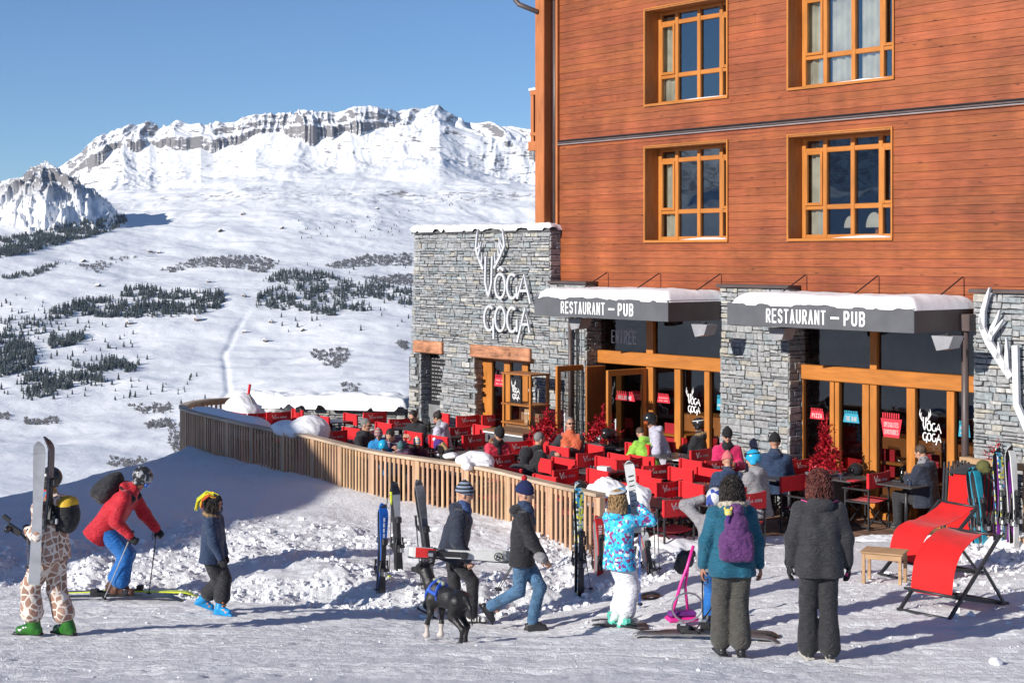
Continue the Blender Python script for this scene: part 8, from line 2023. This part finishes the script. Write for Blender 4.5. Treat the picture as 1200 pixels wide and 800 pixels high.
# ================================================================== TERRACE GUESTS
def seated(label, px, py, face, H_=1.72, zh=1.17, hands=None, lean=.12, head=(0., .15), **kw):
    """head centre seen at a photo pixel; face is the world heading"""
    s = H_ / 1.75; Y = (CZ - zh) * F / (py - 300); X = (px - 600) / F * Y
    off = (.53 + .02) * math.sin(lean) * s
    x0, y0 = X - math.cos(face) * off, Y - math.sin(face) * off
    z0 = max(.0, zh - s * (.50 + .66 * math.cos(lean)) - 0) * 0
    hands = hands or ((.36, .10, .78), (.36, -.10, .78))
    pz = (zh / s) - (.59 * math.cos(lean) + .12)
    kw.setdefault('h', .019)
    pz = max(.40, min(pz, .62))
    return person(label, (x0, y0, 0), face, H_, pelvis=(0, 0, pz), lean=lean, head=head, feet=((.42, .12, 0, .1), (.46, -.12, 0, -.1)), knee=((.6, .1, 1), (.6, -.1, 1)), hands=hands, **kw)
OUT = ROT - PI / 2; INW = ROT + PI / 2; RT = ROT; LF = ROT + PI       # out to the snow, in to the wall, right and left along the front
seated('man in dark glasses and a black coat at the table near the curved railing', 428, 498, -.6, jacket=(K_BLACK, .03, .05), hair=('short', M_HAIRG), shades=True, head=(.2, .1))
seated('man in a black coat looking down at the table beside the woman in white', 487, 487, OUT + .3, jacket=(K_BLACK, .035, .05), hair=('short', M_HAIRD), shades=True, head=(0, .45), lean=.2)
seated('woman in a white jacket with dark tied hair looking down', 516, 489, LF + .5, jacket=(K_LAV, .035, .05), hair=('bun', M_HAIRD), scarf=K_GREY, head=(0, .4), lean=.2, H_=1.62)
seated('woman with blonde hair and a purple hat leaning forward in a black coat', 523, 522, LF + .3, jacket=(K_BLACK, .04, .08), hair=('hang', M_HAIRB), hat=('beanie', H_PURP, mat('white_pompom', (.7, .7, .72), .9)), head=(0, .6), lean=.75, zh=1.02, H_=1.68)
seated('woman in a red patterned jacket and black cap with fur hood looking down', 583, 508, -1.1, jacket=(K_REDPAT, .035, .06), hat=('beanie', H_BLACK), fur=M_FUR, shades=True, scarf=K_BLACK, head=(0, .45), lean=.18, H_=1.66)
seated('grey haired person in a black coat seen from behind at the red tree', 631, 515, INW - .4, jacket=(K_BLACK, .04, .06), hair=('short', M_HAIRG), head=(.2, .1), lean=.1)
seated('person in a black hooded coat turned away, crouched above the railing', 614, 534, INW + .2, jacket=(K_BLACK, .05, .12), hood=True, lean=.45, zh=1.05, head=(.3, .2), H_=1.7)
seated('man in an orange vest and sunglasses leaning back with crossed arms', 668, 497, -1.45, jacket=(K_ORANGE, .035, .03), vest=K_CHAR, hair=('short', M_HAIRG), shades=True, head=(.15, -.05), lean=-.10, zh=1.25, H_=1.8, hands=((.22, -.05, .80), (.28, -.32, .74)), trousers=(K_CHAR, .015))
seated('child in a lime green jacket bending over the table', 753, 497, LF - .2, jacket=(K_GREEN, .04, .06), hair=('short', M_HAIRN), lean=.45, head=(0, .5), H_=1.5, zh=1.24, hands=((.42, .14, .95), (.42, -.14, .95)))
seated('person in a pale lavender jacket and dark ski helmet, back to the camera', 766, 493, LF + .9, jacket=(K_LAV, .045, .12), hat=('helmet', M_HELM), goggles=(mat('amber_lens', (.35, .08, .02), .1), 'eyes'), lean=.35, head=(.3, .2), zh=1.3, H_=1.78)
seated('person in black with a fur collar and winged ski helmet by the window', 820, 499, LF + .2, jacket=(K_BLACK, .04, .06), hat=('helmet', M_HELM), fur=M_FUR, goggles=(M_LENS, 'top', M_WHITE), head=(0, .1), H_=1.68)
seated('woman in a hot pink jacket, black knit hat and sunglasses', 852, 511, -1.5, jacket=(K_PINK, .045, .06), hat=('beanie', H_BLACK), shades=True, scarf=K_BLACK, head=(-.1, .1), H_=1.68, zh=1.2)
seated('person in a navy coat with a coral hat, back to the camera', 853, 541, 1.5, jacket=(K_DNAVY, .05, .08), hat=('beanie', H_PINK), lean=.25, head=(0, .25), H_=1.66, zh=1.15)
seated('person in a grey ski jacket with a bright blue ski mask on the head', 884, 539, 2.4, jacket=(K_GREY, .045, .15), hat=('helmet', M_HELMB), goggles=(M_LENS, 'top'), lean=.15, head=(.4, .1), H_=1.72, zh=1.2)
seated('person in a dark blue jacket and black knit hat facing the stone pillar', 908, 519, 1.3, jacket=(K_DNAVY, .05, .08), hat=('beanie', H_BLACK), lean=.1, head=(0, .0), H_=1.78, zh=1.25)
seated('man in a navy coat reading his phone with legs stretched out', 1083, 530, LF + .12, jacket=(K_NAVY, .05, .10), trousers=(K_CHAR, .02), hair=('short', M_HAIRN), scarf=K_GREY, head=(0, .45), lean=.08, zh=1.22, H_=1.78, hands=((.32, .05, .80), (.32, -.05, .80)), h=.015, curl=(1, 1))
chair(*back_at(1103, 556, ROT - PI / 2), ROT - PI / 2, 'red chair under the man in the navy coat by the folded deck chairs')
# children and a grown up crowding at the handrail
def leaner(label, px, py, face, zh, H_, lean, back=.35, **kw):
    s = H_ / 1.75; Y = (CZ - zh) * F / (py - 300); X = (px - 600) / F * Y; off = (.6 * math.sin(lean) + .04) * s
    pz = min(.93, zh / s - (.60 * math.cos(lean) + .10)); pz = max(pz, .45); kw.setdefault('h', .018)
    return person(label, (X - math.cos(face) * off, Y - math.sin(face) * off, max(0, zh - s * (pz + .60 * math.cos(lean) + .10))), face, H_, pelvis=(0, 0, pz), lean=lean, feet=((.0, .1, 0, 0), (-.05, -.1, 0, 0)), hands=((.45, .15, pz + .25), (.45, -.15, pz + .22)), **kw)
leaner('child in a round bright blue ski helmet hanging over the handrail', 450, 522, -1.9, 1.10, 1.25, .5, jacket=(K_BLUEJ, .035, .08), hat=('helmet', M_HELMB), head=(0, .5), gloves=K_BLACK)
leaner('child in a striped multicolour knit hat behind the blue helmet', 444, 509, -1.7, 1.22, 1.32, .35, jacket=(K_BLUEJ, .035, .08), hat=('beanie', H_MULTI), head=(0, .4))
leaner('dark haired person in a striped purple jacket bending over the handrail', 459, 509, -2.1, 1.28, 1.60, .75, jacket=(K_STRIPE, .035, .08), hair=('short', M_HAIRD), head=(0, .4))
leaner('child in a maroon jacket and white patterned knit hat at the handrail', 489, 519, -1.6, 1.10, 1.22, .3, jacket=(K_MAROON, .035, .08), hat=('beanie', H_WHITEM), head=(.2, .4))
leaner('child in a dark coat with a grey striped hat squeezed between the others', 471, 523, -1.8, 1.08, 1.2, .4, jacket=(K_DNAVY, .035, .08), hat=('beanie', mat('grey_teal_knit', (.06, .14, .15), .95, .3, 20)), head=(0, .5))

# ================================================================== HOUSE OUTSIDE THE FRAME that throws the long shadow
def shade_house():
    e = empty('chalet', (0, 0, 0), 0, 'timber chalet outside the frame to the left whose shadow lies on the snow', 'building')
    a = math.radians(SUN_AZ); px_, qx = Vector((math.cos(a), math.sin(a), 0)), Vector((-math.sin(a), math.cos(a), 0))
    e.rotation_euler = (0, 0, a)
    # local x along the light, local y across it
    p1 = -7.5; p0 = -17
    m_ = MB(); prof = [(20.0, -1.5), (20.0, 6.9), (22.3, 8.3), (25.2, 9.75), (28.5, 10.0), (31.4, 9.9), (31.4, -1.5)]
    T = Matrix(((0, 1, 0, 0), (1, 0, 0, 0), (0, 0, 1, 0), (0, 0, 0, 1)))
    m_.prism(prof, p0, p1, M_SID, T=T); m_.build('wall', e)
    m_ = MB(); 
    for k in range(4):
        for j in range(2): m_.box(p1 + .001, p1 + .06, 21.3 + 2.5 * k, 22.5 + 2.5 * k, 1.2 + 3 * j, 2.7 + 3 * j, M_GOLD, bev=.02); m_.box(p1 + .061, p1 + .07, 21.4 + 2.5 * k, 22.4 + 2.5 * k, 1.3 + 3 * j, 2.6 + 3 * j, M_LENS)
    m_.build('window', e)
    m_ = MB(); m_.prism([(31.6, 9.9), (28.5, 10.2), (25.2, 9.95), (22.2, 8.45), (19.9, 7.0), (19.9, 6.9), (22.3, 8.31), (25.2, 9.76), (28.5, 10.01), (31.6, 9.85)], p0 - .2, p1 + .02, M_PILE, T=T); m_.build('roof_snow', e)
shade_house()

# ================================================================== LIGHT, SKY, CAMERA
SUN_DIR = Vector((-math.cos(math.radians(SUN_AZ)) * math.cos(math.radians(SUN_EL)), -math.sin(math.radians(SUN_AZ)) * math.cos(math.radians(SUN_EL)), math.sin(math.radians(SUN_EL))))
w = bpy.data.worlds.new('World'); SC.world = w; w.use_nodes = True; nt = w.node_tree
bg = nt.nodes['Background'] if 'Background' in nt.nodes else nt.nodes.new('ShaderNodeBackground')
sky = nt.nodes.new('ShaderNodeTexSky'); sky.sky_type = 'NISHITA'; sky.sun_disc = False; sky.sun_elevation = math.radians(SUN_EL); sky.altitude = 2600
sky.sun_rotation = math.atan2(SUN_DIR.x, SUN_DIR.y); sky.air_density = 1.0; sky.dust_density = 0; sky.ozone_density = 5.4
nt.links.new(sky.outputs[0], bg.inputs[0]); bg.inputs[1].default_value = SKY_ST
sl = bpy.data.lights.new('sun', 'SUN'); sl.energy = SUN_ST; sl.angle = math.radians(.53); sl.color = (1.0, .95, .88)
so = bpy.data.objects.new('sun', sl); COL.objects.link(so); so.rotation_euler = (-SUN_DIR).to_track_quat('-Z', 'Y').to_euler()
cm = bpy.data.cameras.new('camera'); co = bpy.data.objects.new('camera', cm); COL.objects.link(co); SC.camera = co
co.location = (0, 0, CZ); co.rotation_euler = (PI / 2, 0, 0); cm.lens = 54; cm.sensor_width = 36; cm.shift_y = -100 / 1200; cm.clip_start = .5; cm.clip_end = 40000
SC.view_settings.view_transform = 'Standard'; SC.view_settings.look = 'None'; SC.view_settings.gamma = 1; SC.view_settings.exposure = EXPO
SC.render.engine = 'CYCLES'; SC.cycles.use_denoising = True; SC.cycles.max_bounces = 7; SC.cycles.transparent_max_bounces = 8; SC.cycles.volume_bounces = 0
try: SC.cycles.denoiser = 'OPENIMAGEDENOISE'
except Exception: pass
if HAZE:
    m = bpy.data.materials.new('thin_air'); m.use_nodes = True; nt = m.node_tree; nt.nodes.clear(); out = nt.nodes.new('ShaderNodeOutputMaterial'); v = nt.nodes.new('ShaderNodeVolumePrincipled')
    v.inputs['Color'].default_value = (.62, .78, 1.0, 1); v.inputs['Density'].default_value = HAZE; v.inputs['Anisotropy'].default_value = .2; nt.links.new(v.outputs[0], out.inputs['Volume'])
    mb = MB(); mb.box(-9600, 9600, -3600, 9600, -1200, 1150, m); props(mb.build('haze'), kind='stuff')
